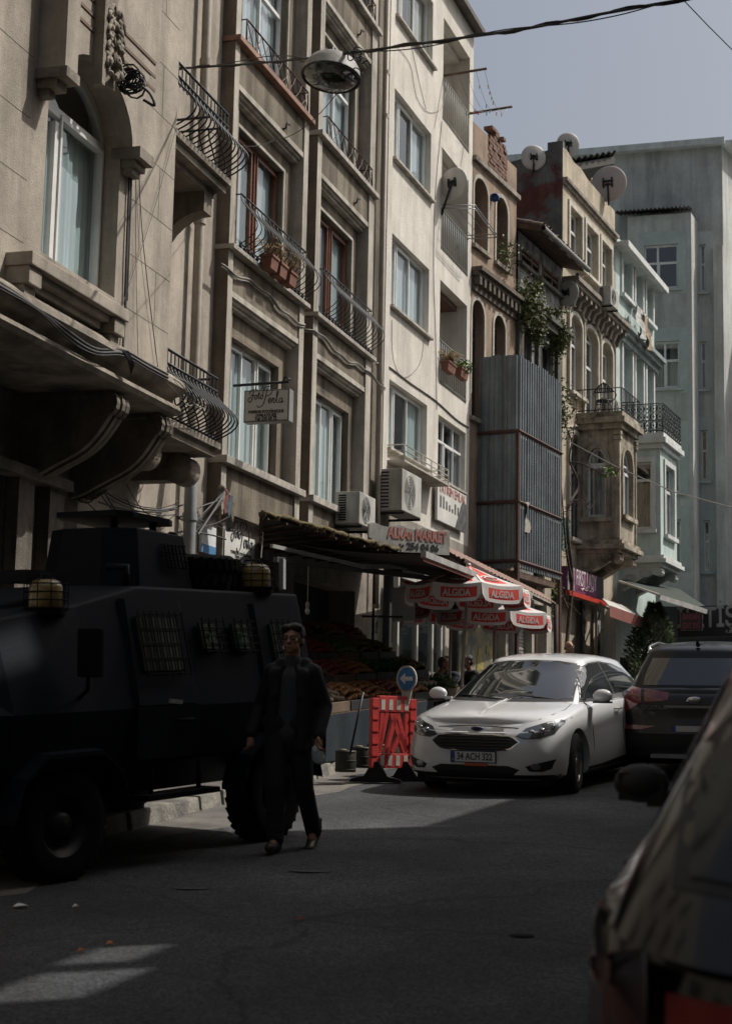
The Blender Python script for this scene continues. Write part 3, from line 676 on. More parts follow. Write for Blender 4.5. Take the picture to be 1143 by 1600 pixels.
A0 = (sp(739, 340), sp(760.5, 340)); A1 = (sp(773.5, 370), sp(791.5, 370)); zt4 = (zp(750, 277) + zp(781, 311)) / 2; zw4 = (zp(737, 377) + zp(759, 399) + zp(772, 408) + zp(791, 422)) / 4
C0_ = (sp(735.8, 500), sp(755, 500)); C1_ = (sp(770, 530), sp(787.7, 530)); zt4b = (zp(744, 466) + zp(779, 496)) / 2; zw4b = zt4b - 2.9
zc4 = (zp(734, 403, .25) + zp(808, 457, .25)) / 2
mb = MB(); F.wall(mb, 0, e4, gz, z4 - .3, 0, [(*A0, zw4, zt4, .35), (*A1, zw4, zt4, .35), (*C0_, zw4b, zt4b, .35), (*C1_, zw4b, zt4b, .35)], .35)
endcaps(F, mb, 0, e4, gz, z4 - .3, 0, -8)
sb0, sb1 = sp(762, 230), sp(791, 250)
F.box(mb, 0, sb0, -.25, 0.001, z4 - .3, z4); F.box(mb, sb1, e4, -.25, .001, z4 - .3, z4 - .12)
mb.build('rendered_wall', rend, b4)
brick = mat('bare_red_brick', (.21, .115, .08), .9, var=.3, scale=9, bump=.8, bscale=25)
mb = MB(); kr = random.Random(4)
for j in range(11):
    for i in range(int((sb1 - sb0) / .2) + 1):
        if j > 7 and kr.random() < .5: continue
        s = sb0 + i * .2 + (j % 2) * .08; z = zb4 + .12 + j * .1; F.box(mb, s + .006, min(s + .194, sb1), -.2, kr.uniform(0.004, .035), z, z + .085)
mb.build('bare_brickwork', brick, b4)
mb = MB(); F.box(mb, -.02, e4 + .05, 0, .1, zb4 - .12, zb4); mb.build('string_course', stone_d, b4)
mb = MB(); F.box(mb, -.02, e4 + .02, 0, .28, zc4 - .1, zc4); F.box(mb, 0, e4, 0, .18, zc4 - .2, zc4 - .1)
n = int(e4 / .3)
for i in range(n): s = .05 + i * e4 / n; F.box(mb, s, s + .14, .0, .2, zc4 - .42, zc4 - .2)
F.box(mb, 0, e4, 0, .06, zc4 - .55, zc4 - .42); mb.build('dentil_cornice', mat('sooty_cornice_stone', (.15, .12, .095), .95, var=.3, scale=5, bump=1, bscale=30), b4)
for (a, b), zb_, zt_, up in ((A0, zw4, zt4, 1), (A1, zw4, zt4, 1), (C0_, zw4b, zt4b, 0), (C1_, zw4b, zt4b, 0)):
    mb = MB(); F.arch(mb, a, b, zt_, .35, .09, 0, .03, z0=zb_); mb.build('window_surround', band, b4)
    mb = MB(); F.box(mb, a - .1, b + .1, -.05, .1, zb_ - .1, zb_ - .003); mb.build('window_sill', stone_d, b4)
    if up:
        mb = MB(); F.box(mb, a, b, -.37, -.345, zb_, zt_); mb.build('boarded_window', mat('grey_cement_board', (.15, .15, .145), .9, var=.35, scale=1.5, streak=.5), b4)
    else: window(F, b4, a, b, zb_, zt_, -.22, arch=.35, cols=(.5,), rows=(.7,), fm=mat('dark_wood_frame', (.05, .035, .03), .6), curt=None, gm=glzd)
mb = MB(); kr = random.Random(8); leaves(mb, F.p((A1[0] + A1[1]) / 2, .05, zw4 + .25), (.45, .3, .5), 260, .05, kr); tag(mb.build('window_weeds', ivy_m), 'green weeds sprouting from the sill of the arched brown window', 'plant')
mb = MB(); s_, z_ = F.uv(769.5, 309, .05); mb.lathe([(.0, .09), (.1, .07), (.12, 0), (.1, -.02)], F.p(s_, .1, z_), 'Y', 16); tag(mb.build('alarm_box', mat('blue_plastic', (.03, .08, .25), .4)), 'small round blue alarm box between the arched windows', 'alarm box')
mass(F, b4, .02, e4 - .02, gz, z4 - .35, -8, -.75)

# ================================================================ building 5: derelict timber-fronted house
F = F5; e5 = F.uv(877, 450, 0)[0]
b5 = thing('derelict_house', 'derelict grey house with timber loggia, tiled eave and plants hanging from its ledge', 'building', F.p(2, 0, 0))
grey_w = mat('flaking_grey_paint', (.34, .345, .34), .9, var=.25, scale=3, bump=.7, bscale=25, streak=.6, col2=(.16, .15, .14), c2scale=2.2)
twood = mat('old_timber', (.14, .085, .055), .9, var=.35, scale=6, bump=.6)
ze = (F.uv(808, 328, .55)[1] + F.uv(883, 394, .55)[1]) / 2
zl1 = (F.uv(806, 412, .02)[1] + F.uv(870, 452, .02)[1]) / 2 + .05; zlw = (F.uv(806, 375, 0)[1])
zledge = (F.uv(803, 450, .35)[1] + F.uv(876, 505, .35)[1]) / 2
V0 = (F.uv(812, 540, 0)[0], F.uv(830, 540, 0)[0]); V1 = (F.uv(844, 560, 0)[0], F.uv(864, 560, 0)[0]); zv1 = (zledge - .55); zv0 = zv1 - 1.9
ops = [(.15, e5 * .46, zl1, ze - .35), (e5 * .53, e5 - .35, zl1, ze - .35), (*V0, zv0, zv1), (*V1, zv0, zv1), (V0[0], V1[1], 1.6, 3.6)]
mb = MB(); F.wall(mb, 0, e5, gz, ze, 0, ops, .25); mb.build('flaking_wall', grey_w, b5)
for q in ops[:2]:
    mb = MB(); a, b, c, d = q
    for z in (c, c + (d - c) * .5, d - .08): F.box(mb, a, b, -.08, .01, z, z + .07)
    for s in (a, a + (b - a) * .55, b - .08): F.box(mb, s, s + .08, -.09, .02, c, d)
    fr = mb.build('loggia_frame', twood, b5)
    g = MB(); g.poly([F.p(a, -.05, c), F.p(b, -.05, c), F.p(b, -.05, d), F.p(a, -.05, d)]); g.build('pane', glzd, fr)
    g = MB(); n = 14; g.grid([[F.p(a + (b - a) * .6 * t / n, -.16 + .05 * math.sin(t * 1.7) * math.sin(k), c + (d - c) * .75 * k / 6 * (1 - .25 * math.sin(t * .3))) for t in range(n + 1)] for k in range(7)]); g.build('plastic_sheet', mat('plastic_sheeting', (.5, .52, .53), .3, var=.2), fr)
    g = MB(); g.poly([F.p(a, -.8, c), F.p(b, -.8, c), F.p(b, -.8, d), F.p(a, -.8, d)]); g.build('room_behind', dark_in, fr)
for q in ops[2:4]: window(F, b5, *q, -.14, curt=curt_g, fm=grey_w, cols=(.5,), rows=(.45,), gm=glzd, cgap=.3)
window(F, b5, *ops[4], -.14, curt=None, fm=twood, cols=(.25, .5, .75), gm=glzd)
mb = MB(); F.box(mb, -.05, e5 + .05, 0, .36, zledge - .1, zledge); F.box(mb, 0, e5, 0, .26, zledge - .3, zledge - .1); F.box(mb, 0, e5, 0.003, .12, zl1 - .13, zl1 - .03)
for s in (.0, V0[0] - .35, (V0[1] + V1[0]) / 2 - .1, V1[1] + .1): F.box(mb, s, s + .22, .0, .1, zv0 - .5, zledge - .3)
mb.build('ledge', mat('mossy_ledge_stone', (.12, .115, .095), .95, var=.3, scale=4, bump=1, bscale=30), b5)
mb = MB(); roofz = ze + .1
ra = [F.p(s, .6, ze + .02) for s in (-.05, e5 + .12)]; rb = [F.p(s, -4.5, ze + 1.5) for s in (-.05, e5 + .12)]
mb.box8([ra[0] - V((0, 0, .12)), ra[1] - V((0, 0, .12)), rb[1] - V((0, 0, .12)), rb[0] - V((0, 0, .12)), ra[0], ra[1], rb[1], rb[0]])
mb.build('roof_boards', twood, b5)
mb = MB(); kr = random.Random(11); n = int(e5 / .19)
for i in range(n):
    s = i * e5 / n + .08
    for k in range(9):
        o0 = .66 - k * .34 + kr.uniform(-.04, .04); z0_ = ze + .06 + k * .1 + kr.uniform(0, .03)
        mb.lathe([(.09, 0), (.075, .4)], F.p(s, o0, z0_), 'Z', 6, M=Matrix.Rotation(rad(0), 3, 'Z') @ (-F.n * 1).to_track_quat('Z', 'Y').to_matrix() @ Matrix.Rotation(rad(-16), 3, 'X') if False else (-F.n * .96 + V((0, 0, .28))).to_track_quat('Z', 'Y').to_matrix())
mb.build('roof_tiles', mat('old_clay_tile', (.2, .15, .12), .9, var=.35, scale=5), b5)
mb = MB(); mb.lathe([(.075, 0), (.075, e5 + .3)], F.p(-.08, .7, ze - .03), 'Z', 10, M=F.u.to_track_quat('Z', 'Y').to_matrix()); mb.build('gutter', mat('pale_metal_gutter', (.3, .29, .27), .5, metal=.2, var=.25, scale=5), b5)
mass(F, b5, .02, e5 - .02, gz, ze - .05, -8, -.82)
kr = random.Random(21)
for k, (px, py, o, rr, n, lab) in enumerate((((822), 476, .22, (.55, .22, .85), 1500, 'thick ivy clump hanging from the left end of the derelict ledge'), (838, 506, .22, (.4, .2, .6), 1000, 'ivy clump trailing down the middle of the mossy ledge'), (872, 527, .22, (.4, .22, .7), 1000, 'ivy clump at the right end of the ledge beside the cream house'), (842, 446, .15, (.2, .2, .3), 240, 'small weed on the sill below the timber loggia'), (858, 487, .35, (.6, .3, .12), 300, 'low weeds growing along the top of the ledge'))):
    s, z = F.uv(px, py, o); mb = MB()
    for q in range(5): leaves(mb, F.p(s + kr.uniform(-.3, .3) * rr[0] * 1.5, o + kr.uniform(-.1, .1), z + kr.uniform(-.5, .5) * rr[2]), [x * .62 for x in rr], n // 5, .055, kr)
    tag(mb.build('hanging_ivy', ivy_m), lab, 'plant', 'plants growing on the derelict house')

# ================================================================ building 6: cream house with bracketed cornice and oriel
F = F6; e6 = F.uv(960, 450, 0)[0]
b6 = thing('cream_oriel_house', 'old cream house with bracketed cornice, peeling side wall and carved arched oriel', 'building', F.p(2, 0, 0))
cream = mat('old_cream_render', (.50, .43, .32), .9, var=.12, scale=1.4, bump=.5, bscale=25, streak=.35, col2=(.40, .35, .27), c2scale=1.2, c2pos=.58)
creamt = mat('cream_trim', (.56, .52, .44), .85, var=.12, scale=3, streak=.3)
redside = mat('peeling_red_side', (.15, .15, .145), .95, var=.25, scale=1.5, bump=.6, bscale=20, col2=(.14, .05, .04), c2scale=.8, c2pos=.56, c2w=.03, streak=.3)
z6 = F.uv(881, 234, 0)[1]; zt6r = F.uv(955, 322, 0)[1]; zb6 = (F.uv(880.5, 282, 0)[1] + F.uv(960, 366, 0)[1]) / 2
gz6 = .4
r0 = [(F.uv(888.5, 370, 0)[0], F.uv(907, 370, 0)[0]), (F.uv(914, 400, 0)[0], F.uv(932, 400, 0)[0]), (F.uv(938, 430, 0)[0], F.uv(953.5, 430, 0)[0])]
zt60 = (F.uv(898, 330, 0)[1] + F.uv(922, 358, 0)[1]) / 2; zw60 = (F.uv(898, 415, 0)[1] + F.uv(923, 438, 0)[1]) / 2
r1 = [(F.uv(889, 560, 0)[0], F.uv(906.5, 560, 0)[0]), (F.uv(912, 580, 0)[0], F.uv(931.5, 580, 0)[0]), (F.uv(938, 590, 0)[0], F.uv(954.5, 590, 0)[0])]
zt61 = (F.uv(896, 493, 0)[1] + F.uv(920, 513, 0)[1]) / 2; zw61 = F.uv(896, 616, 0)[1]
zt62 = zw61 - 1.15; zw62 = zt62 - 3.0
ops = [(*q, zw60, zt60) for q in r0] + [(*r1[0], zw61, zt61, .3), (*r1[1], zw61 - .9, zt61, .3), (*r1[2], zw61 - .9, zt61, .3), (*r1[0], zw62, zt62, .4), (.6, e6 * .45, gz6, 3.6), (e6 * .5, e6 - .5, gz6, 3.6)]
mb = MB(); F.wall(mb, 0, e6, gz6, z6 - .05, 0, ops, .25); mb.build('front_wall', cream, b6)
mb = MB(); mb.poly([F.p(-.004, .0, gz6), F.p(-.004, -9, gz6), F.p(-.004, -9, z6 - 1.3), F.p(-.004, -5, z6 - .9), F.p(-.004, -1.2, z6 - .15), F.p(-.004, -.4, z6), F.p(-.004, 0, z6 + .15)]); mb.poly([F.p(e6, .0, gz6), F.p(e6, -9, gz6), F.p(e6, -9, z6 - .1), F.p(e6, 0, z6 - .1)])
F.box(mb, -.003, .2, -.45, -.001, z6 - .06, z6 + .22); mb.build('side_wall', redside, b6)
mb = MB(); n = 16
for i in range(n):
    s0_, s1_ = e6 * i / n, e6 * (i + 1) / n; h = lambda t: z6 + .02 - (.0 if t < .25 else (t - .25) * 1.0) * .5 + .06 * math.sin(t * 23)
    mb.box8([F.p(s0_, 0.002, z6 - .06), F.p(s1_, .002, z6 - .06), F.p(s1_, -.25, z6 - .06), F.p(s0_, -.25, z6 - .06), F.p(s0_, .002, max(z6 - .05, h(i / n))), F.p(s1_, .002, max(z6 - .05, h((i + 1) / n))), F.p(s1_, -.25, max(z6 - .05, h((i + 1) / n))), F.p(s0_, -.25, max(z6 - .05, h(i / n)))])
mb.build('broken_parapet', cream, b6)
mb = MB(); F.box(mb, 0, e6 + .05, 0, .14, zb6 - .1, zb6); F.box(mb, 0, e6 + .02, 0, .07, zb6 - .2, zb6 - .1); mb.build('string_course', stone_d, b6)
zc6 = (F.uv(897, 425, .45)[1] + F.uv(976.5, 502, .45)[1]) / 2; zl6 = (F.uv(897, 466, .08)[1] + F.uv(954.5, 518, .08)[1]) / 2
mb = MB(); F.box(mb, -.05, e6 + .1, 0, .48, zc6 - .13, zc6); F.box(mb, 0, e6 + .05, 0, .4, zc6 - .24, zc6 - .13)
n = 12
for i in range(n):
    s = .12 + (e6 - .3) * i / (n - 1); zz = zc6 - .24
    mb.prism([F.p(s, o, z) for o, z in ((0, zz), (.37, zz), (.37, zz - .14), (.22, zz - .2), (.14, zz - .42), (0, zz - .5))], F.u * .17)
F.box(mb, 0, e6, 0, .09, zl6 - .06, zl6 + .06); mb.build('bracketed_cornice', stone_d, b6)
mb = MB(); mb.tube([F.p(s, .42, zc6 + .03 + .02 * math.sin(s * 5)) for s in [e6 * k / 30 for k in range(31)]], .05, 5); mb.build('cornice_moss', mat('dry_moss', (.07, .06, .04), 1, var=.4, scale=10, bump=1), b6)
for i, q in enumerate(ops):
    arc = q[4] if len(q) > 4 else 0
    if i < 7:
        window(F, b6, q[0], q[1], q[2], q[3], -.16, arch=arc, cols=(.48,), rows=(.66,), curt=curt_g if i != 1 else None, gm=glzd, fw=.06, cgap=.25)
        mb = MB()
        if arc: F.arch(mb, q[0] - .0, q[1] + .0, q[3] + .0, arc, .12, 0, .06, z0=q[2]); F.arch(mb, q[0] - .2, q[1] + .2, q[3] + .22, arc, .05, 0, .09, z0=q[2])
        else:
            for a, b, c, d in ((q[0] - .14, q[0], q[2], q[3] + .14), (q[1], q[1] + .14, q[2], q[3] + .14), (q[0], q[1], q[3], q[3] + .14)): F.box(mb, a, b, 0, .05, c, d)
        mb.build('window_surround', creamt, b6)
        mb = MB(); F.box(mb, q[0] - .2, q[1] + .2, 0, .18, q[2] - .1, q[2] - .003); mb.build('window_sill', creamt, b6)
    else: window(F, b6, q[0], q[1], q[2], q[3], -.3, cols=(.33, .66), rows=(.8,), curt=None, gm=glzd, fm=mat('bronze_shop_frame', (.08, .07, .06), .5), name='shop_window')
mass(F, b6, .02, e6 - .02, gz6, z6 - 1.35, -9, -.7)
# the oriel
def oriel(F, par, sA, sB, OO, z0, z1, m, mt, winF, winL, arch=0, capz=.3, name='oriel'):
    """box bay: left cheek at sA (faces the camera), front at o=OO"""
    C = Fac((F.p(sA, 0, 0).x, F.p(sA, 0, 0).y), F.az + 90)   # runs outward; its outward normal points to -s
    C.n = -F.u; C.u = F.n
    mb = MB(); F.wall(mb, sA, sB, z0, z1, OO, [winF], .18); C.wall(mb, 0, OO, z0, z1, 0, [winL], .18)
    mb.poly([F.p(sB, 0, z0), F.p(sB, OO, z0), F.p(sB, OO, z1), F.p(sB, 0, z1)]); mb.poly([F.p(sA, 0, z0), F.p(sB, 0, z0), F.p(sB, OO, z0), F.p(sA, OO, z0)])
    mb.build(name, m, par)
    ar = winF[4] if len(winF) > 4 else 0
    window(F, par, winF[0], winF[1], winF[2], winF[3], OO - .1, arch=ar, cols=(.5,), rows=(.66,), curt=curt_g, fw=.055, cgap=.2, gm=glzd)
    window(C, par, winL[0], winL[1], winL[2], winL[3], -.1, arch=ar, cols=() if winL[1] - winL[0] < .62 else (), rows=(.74,), curt=curt_g, fw=.06, cgap=.35, gm=glzd)
    mb = MB()
    for FF, q, oo in ((F, winF, OO), (C, winL, 0)):
        if ar: FF.arch(mb, q[0], q[1], q[3], ar, .11, oo, oo + .05, z0=q[2])
        else:
            for a, b, c, d in ((q[0] - .13, q[0], q[2], q[3] + .16), (q[1], q[1] + .13, q[2], q[3] + .16), (q[0], q[1], q[3], q[3] + .16)): FF.box(mb, a, b, oo, oo + .05, c, d)
        FF.box(mb, q[0] - .16, q[1] + .16, oo, oo + .14, q[2] - .12, q[2] - .003)
    mb.build('window_surround', mt, par)
    mb = MB(); k0 = .0
    for (e, za, zb_) in ((.1, z1 - .18, z1 - .02), (.22, z1 - .02, z1 + .14), (.14, z1 + .14, z1 + capz)):
        F.box(mb, sA - e, sB + e, 0, OO + e, za, zb_)
    mb.build('oriel_cornice', mt, par)
    mb = MB()
    for (e, za, zb_) in ((.12, z0 - .08, z0 + .04), (.2, z0 - .2, z0 - .08), (.06, z0 - .32, z0 - .2)): F.box(mb, sA - e, sB + e, 0, OO + e, za, zb_)
    mb.build('oriel_base', mt, par)
    for s_ in (sA - .02, sB - .38):
        pr = [(0, z0 - .32), (OO - .02, z0 - .32)] + [(OO - .1 + .14 * math.cos(a), z0 - .46 + .14 * math.sin(a)) for a in (.9, .3, -.3, -.9, -1.5, -2.1)] + [((OO - .3) * (1 - t / 7), z0 - .52 - .5 * (t / 7) ** 1.6 - .1 * math.sin(t / 7 * 3.1)) for t in range(8)]
        mb = MB(); mb.prism([F.p(s_, o, z) for o, z in pr], F.u * .4)
        for (co, cz_, r_) in ((OO * .62, z0 - .5, .2), (OO * .25, z0 - .62, .16)):
            for rr in (r_, r_ * .6, r_ * .25): mb.tube([F.p(s_ - .02, co + rr * math.cos(a * .5), cz_ + rr * math.sin(a * .5) * .6) for a in range(14)], .022, 4)
        mb.build('scroll_bracket', mt, par)
OO6 = 1.2
oa = F.uv(907 + 59, 750, OO6)[0]; ob = F.uv(991, 750, OO6)[0]; z0o = (F.uv(966.5, 846, OO6)[1]); z1o = F.uv(966.5, 660, OO6)[1]
ocd = mat('sooty_cream_stone', (.50, .435, .335), .93, var=.25, scale=3, bump=1, bscale=22, streak=.6, col2=(.2, .165, .125), c2scale=1.8, c2pos=.6, c2w=.05)
wl = (ob - oa)
zwo = F.uv(973, 811, OO6)[1]; zto = F.uv(973, 700, OO6)[1]
oriel(F, b6, oa, ob, OO6, z0o, z1o, ocd, ocd, (oa + wl * .2, ob - wl * .2, zwo + .1, zto, .45), (.28, .84, zwo, zto - .05, .3))
mb = MB()
for s_, o_ in ((oa, OO6), (ob, OO6)):
    for z in (z1o - .5, z1o - .35): F.box(mb, s_ - .1, s_ + .1, o_ - .12, o_ + .08, z, z + .1)
    F.box(mb, s_ - .06, s_ + .08, o_ - .08, o_ + .04, z0o + .1, z1o - .5)
mb.build('corner_pilaster', ocd, b6)
def cage(F, par, sA, sB, OO, z0, z1, m, n1, n2, name='balcony_railing', orn=False, r=.011):
    mb = MB()
    for z in (z0 + .06, z1): mb.tube([F.p(sA, 0.02, z), F.p(sA, OO, z), F.p(sB, OO, z), F.p(sB, .02, z)], r * 1.6, 5)
    pts = [F.p(sA, OO * k / n1, 0) for k in range(n1 + 1)] + [F.p(sA + (sB - sA) * k / n2, OO, 0) for k in range(1, n2 + 1)] + [F.p(sB, OO * (1 - k / n1), 0) for k in range(1, n1 + 1)]
    for i, q in enumerate(pts):
        mb.tube([q + V((0, 0, z0)), q + V((0, 0, z1))], r, 4)
        if orn and i + 1 < len(pts):
            m_ = (q + pts[i + 1]) / 2; d = (pts[i + 1] - q) / 2
            for zc, rz in ((z0 + (z1 - z0) * .25, .16), (z0 + (z1 - z0) * .55, .13), (z0 + (z1 - z0) * .83, .12)):
                mb.tube([m_ + d * math.cos(a * .8) * .85 + V((0, 0, zc + rz * math.sin(a * .8) + 0)) for a in range(8)], r * 1.1, 4, closed=True)
                mb.ball(m_ + V((0, 0, zc)), .035, 5)
    return mb.build(name, m, par)
cage(F, b6, oa - .12, ob + .12, OO6 + .12, z1o + .3, F.uv(963, 599, OO6 + .12)[1], iron, 7, 12)

# ================================================================ building 7: pale blue house
F = F7; e7 = F.uv(1021, 500, 0)[0]
b7 = thing('pale_blue_house', 'narrow pale blue house with white window surrounds and square oriel under a black lattice balcony', 'building', F.p(2, 0, 0))
blue = mat('pale_blue_render', (.50, .60, .565), .9, var=.1, scale=1.5, bump=.4, bscale=25, streak=.25)
bluet = mat('white_blue_trim', (.60, .62, .60), .85, var=.1, scale=3, streak=.2)
z7 = (F.uv(966, 368, .0)[1] + F.uv(1020, 440, .0)[1]) / 2; zc7 = (F.uv(976.5, 502, .35)[1] + F.uv(1028, 550, .35)[1]) / 2
q0 = [(F.uv(970, 430, 0)[0], F.uv(984, 430, 0)[0]), (F.uv(990, 450, 0)[0], F.uv(1001, 450, 0)[0]), (F.uv(1007, 470, 0)[0], F.uv(1017, 470, 0)[0])]
zt70 = (F.uv(976, 400, 0)[1] + F.uv(995, 420, 0)[1]) / 2; zw70 = (F.uv(976, 467, 0)[1] + F.uv(1010, 500, 0)[1]) / 2
zt71 = (F.uv(976, 538, 0)[1] + F.uv(1010, 568, 0)[1]) / 2; zw71 = zt71 - 2.5
ops = [(*q, zw70, zt70) for q in q0] + [(*q, zw71, zt71) for q in q0] + [(.5, e7 - .6, .6, 4.2)]
mb = MB(); F.wall(mb, 0, e7, .4, z7, 0, ops, .3); endcaps(F, mb, 0, e7, .4, z7, 0, -9); mb.build('front_wall', blue, b7)
for i, q in enumerate(ops):
    window(F, b7, q[0], q[1], q[2], q[3], -.2, cols=(.5,), rows=(.66,), curt=curt_g if i < 6 else None, gm=glzd, fw=.05)
    if i < 6:
        mb = MB()
        for a, b, c, d in ((q[0] - .16, q[0], q[2], q[3] + .2), (q[1], q[1] + .16, q[2], q[3] + .2), (q[0], q[1], q[3], q[3] + .2)): F.box(mb, a, b, 0, .07, c, d)
        F.box(mb, q[0] - .2, q[1] + .2, 0, .14, q[3] + .2, q[3] + .28); F.box(mb, q[0] - .2, q[1] + .2, 0, .16, q[2] - .12, q[2] - .003)
        mb.build('window_surround', bluet, b7)
mb = MB(); F.box(mb, -.05, e7 + .15, 0, .38, zc7 - .14, zc7); F.box(mb, 0, e7 + .1, 0, .26, zc7 - .3, zc7 - .14); F.box(mb, 0, e7 + .05, 0, .14, zc7 - .5, zc7 - .3); mb.build('cornice', mat('blue_grey_trim', (.30, .35, .35), .85, var=.2, scale=3, streak=.4), b7)
zg = (F.uv(963, 355, .4)[1] + F.uv(1026, 437, .4)[1]) / 2
mb = MB(); F.box(mb, -.1, e7 + .2, -9, .32, zg - .1, zg + .02); F.box(mb, -.12, e7 + .25, .28, .46, zg - .16, zg + .04); mb.build('gutter', bluet, b7)
for k in range(7):
    pass
OO7 = 1.25; pa_ = F.uv(1031, 780, OO7)[0]; pb_ = F.uv(1056, 780, OO7)[0]; z0p = F.uv(1031, 869, OO7)[1]; z1p = F.uv(1031, 692, OO7)[1]; wl = pb_ - pa_
zwp = F.uv(1043, 838, OO7)[1]; ztp = F.uv(1043, 730, OO7)[1]
oriel(F, b7, pa_, pb_, OO7, z0p, z1p, blue, bluet, (pa_ + wl * .25, pb_ - wl * .2, zwp, ztp), (.3, .98, zwp + .1, ztp))
cage(F, b7, pa_ - .12, pb_ + .12, OO7 + .12, z1p + .3, F.uv(1038.5, 633, OO7 + .12)[1], iron, 7, 9, orn=True)
mass(F, b7, .02, e7 - .02, .4, z7 - .05, -9, -.68)

# ================================================================ building 8: grey block closing the street
b8 = thing('grey_corner_block', 'tall grey rendered block with projecting bay closing the end of the street', 'building', at_depth(1050, 1000, 60))
grey = mat('grey_blue_render', (.56, .58, .555), .92, var=.12, scale=.7, bump=.4, bscale=18, streak=.3, col2=(.48, .475, .445), c2scale=.5, c2w=.2)
bandb = mat('blue_window_band', (.44, .49, .465), .9, var=.1)
# front plane faces back down the street; s runs to the right, outward normal toward the camera
a8 = at_depth(940, 800, 58.5); F8 = Fac((a8.x, a8.y), 0); ang = rad(106.5); F8.u = V((math.sin(ang), math.cos(ang), 0)); F8.n = V((-math.cos(ang) * -1, -math.sin(ang), 0)); F8.n = V((F8.u.y, -F8.u.x, 0))
F = F8
z8 = (F.uv(965, 243)[1] + F.uv(1126, 226)[1]) / 2; c8 = F.uv(1127, 240)[0]
zbay = F.uv(1040, 336, 1.2)[1]
oB = 1.3; ba, bb = F.uv(980, 600, oB)[0], F.uv(1081, 600, oB)[0]; bc = F.uv(1090, 600, 0.35)[0]
W = []
def w8(x0, y0, x1, y1, o=0): a, t = F.uv(x0, y0, o); b, c = F.uv(x1, y1, o); return (a, b, c, t)
wins_b = [w8(1005, 384, 1059, 450, oB), w8(1019, 534, 1061, 606, oB), w8(1040, 680, 1062, 770, oB), w8(1040, 812, 1064, 884, oB)]
wins_r = [w8(1092, 382, 1102, 456), w8(1093, 534, 1103, 608), w8(1094, 672, 1105, 751), w8(1098, 813, 1109, 893)]
mb = MB(); F.wall(mb, -4, c8, .5, z8, 0, wins_r, .25)
F.wall(mb, ba, bb, .5, zbay, oB, wins_b, .2)
mb.poly([F.p(ba, 0, .5), F.p(ba, oB, .5), F.p(ba, oB, zbay), F.p(ba, 0, zbay)])
mb.poly([F.p(bb, oB, .5), F.p(bc, 0, .5), F.p(bc, 0, zbay), F.p(bb, oB, zbay)]); mb.poly([F.p(ba, 0, zbay), F.p(ba, oB, zbay), F.p(bb, oB, zbay), F.p(bc, 0, zbay)])
# flank: the side that turns away past the corner
pe = F.uv(1136, 600)[0]
F.box(mb, c8 - .35, c8, 0.001, .3, .5, z8 - 4); 
d8 = F.p(c8, 0, 0); e8 = V((math.sin(rad(30)), math.cos(rad(30)), 0))
mb.poly([d8 + V((0, 0, .5)), d8 + e8 * 20 + V((0, 0, .5)), d8 + e8 * 20 + V((0, 0, z8)), d8 + V((0, 0, z8))])
F.box(mb, c8 + .0, c8 + 7, -6, -1.6, .5, z8 - 6)
mb.build('rendered_wall', grey, b8)
for q in wins_b[:1]: window(F, b8, *q, oB - .12, cols=(.4,), rows=(.6,), curt=None, gm=glass('blue_reflecting_glass', (.2, .3, .34), .12), fw=.07, casings=True)
for q in wins_b[1:]: window(F, b8, *q, oB - .12, cols=(.45,), rows=(.6,), curt=curt_w, gm=glzd, fw=.07)
for q in wins_r: window(F, b8, *q, -.12, cols=(), rows=(.6,), curt=curt_g, gm=glzd, fw=.06)
mb = MB()
for q, oo in [(q, oB) for q in wins_b] + [(q, 0) for q in wins_r]:
    for a, b, c, d in ((q[0] - .2, q[0], q[2] - .2, q[3] + .5), (q[1], q[1] + .3, q[2] - .2, q[3] + .5), (q[0], q[1], q[3], q[3] + .5)): F.box(mb, a, b, oo + .001, oo + .02, c, d)
    F.box(mb, q[0] - .1, q[1] + .15, oo, oo + .12, q[2] - .1, q[2] - .004)
mb.build('window_band', bandb, b8)
mb = MB(); F.box(mb, -4, c8 + .1, -3, .25, z8 + .002, z8 + .16); F.box(mb, -4, c8 + .12, .2, .42, z8 - .05, z8 + .2); 
mb.box8([d8 + V((0, 0, z8)), d8 + e8 * 20 + V((0, 0, z8)), d8 + e8 * 20 + V((.4, -.2, z8)), d8 + V((.5, -.2, z8)), d8 + V((0, 0, z8 + .2)), d8 + e8 * 20 + V((0, 0, z8 + .2)), d8 + e8 * 20 + V((.4, -.2, z8 + .2)), d8 + V((.5, -.2, z8 + .2))])
mb.build('roof_gutter', bluet, b8)
mb = MB(); n = 60
P0 = []
for k in range(n + 1):
    s = ba - .5 + (bc + .3 - ba) * k / n; h = .05 * math.sin(k * 1.9)
    P0.append((F.p(s, oB + .45 if s < bb else oB + .45 - (s - bb) * 1.5, zbay + .1 + h), F.p(s, 0, zbay + .55 + h)))
mb.grid([[p[0] for p in P0], [p[1] for p in P0]]); mb.build('bay_corrugated_roof', mat('dark_corrugated_roof', (.06, .055, .05), .8, var=.2), b8)
mb = MB(); F.box(mb, -4, c8 - .01, -7, -.6, .5, z8 - .05); mb.build('building_core', dark_in, b8)
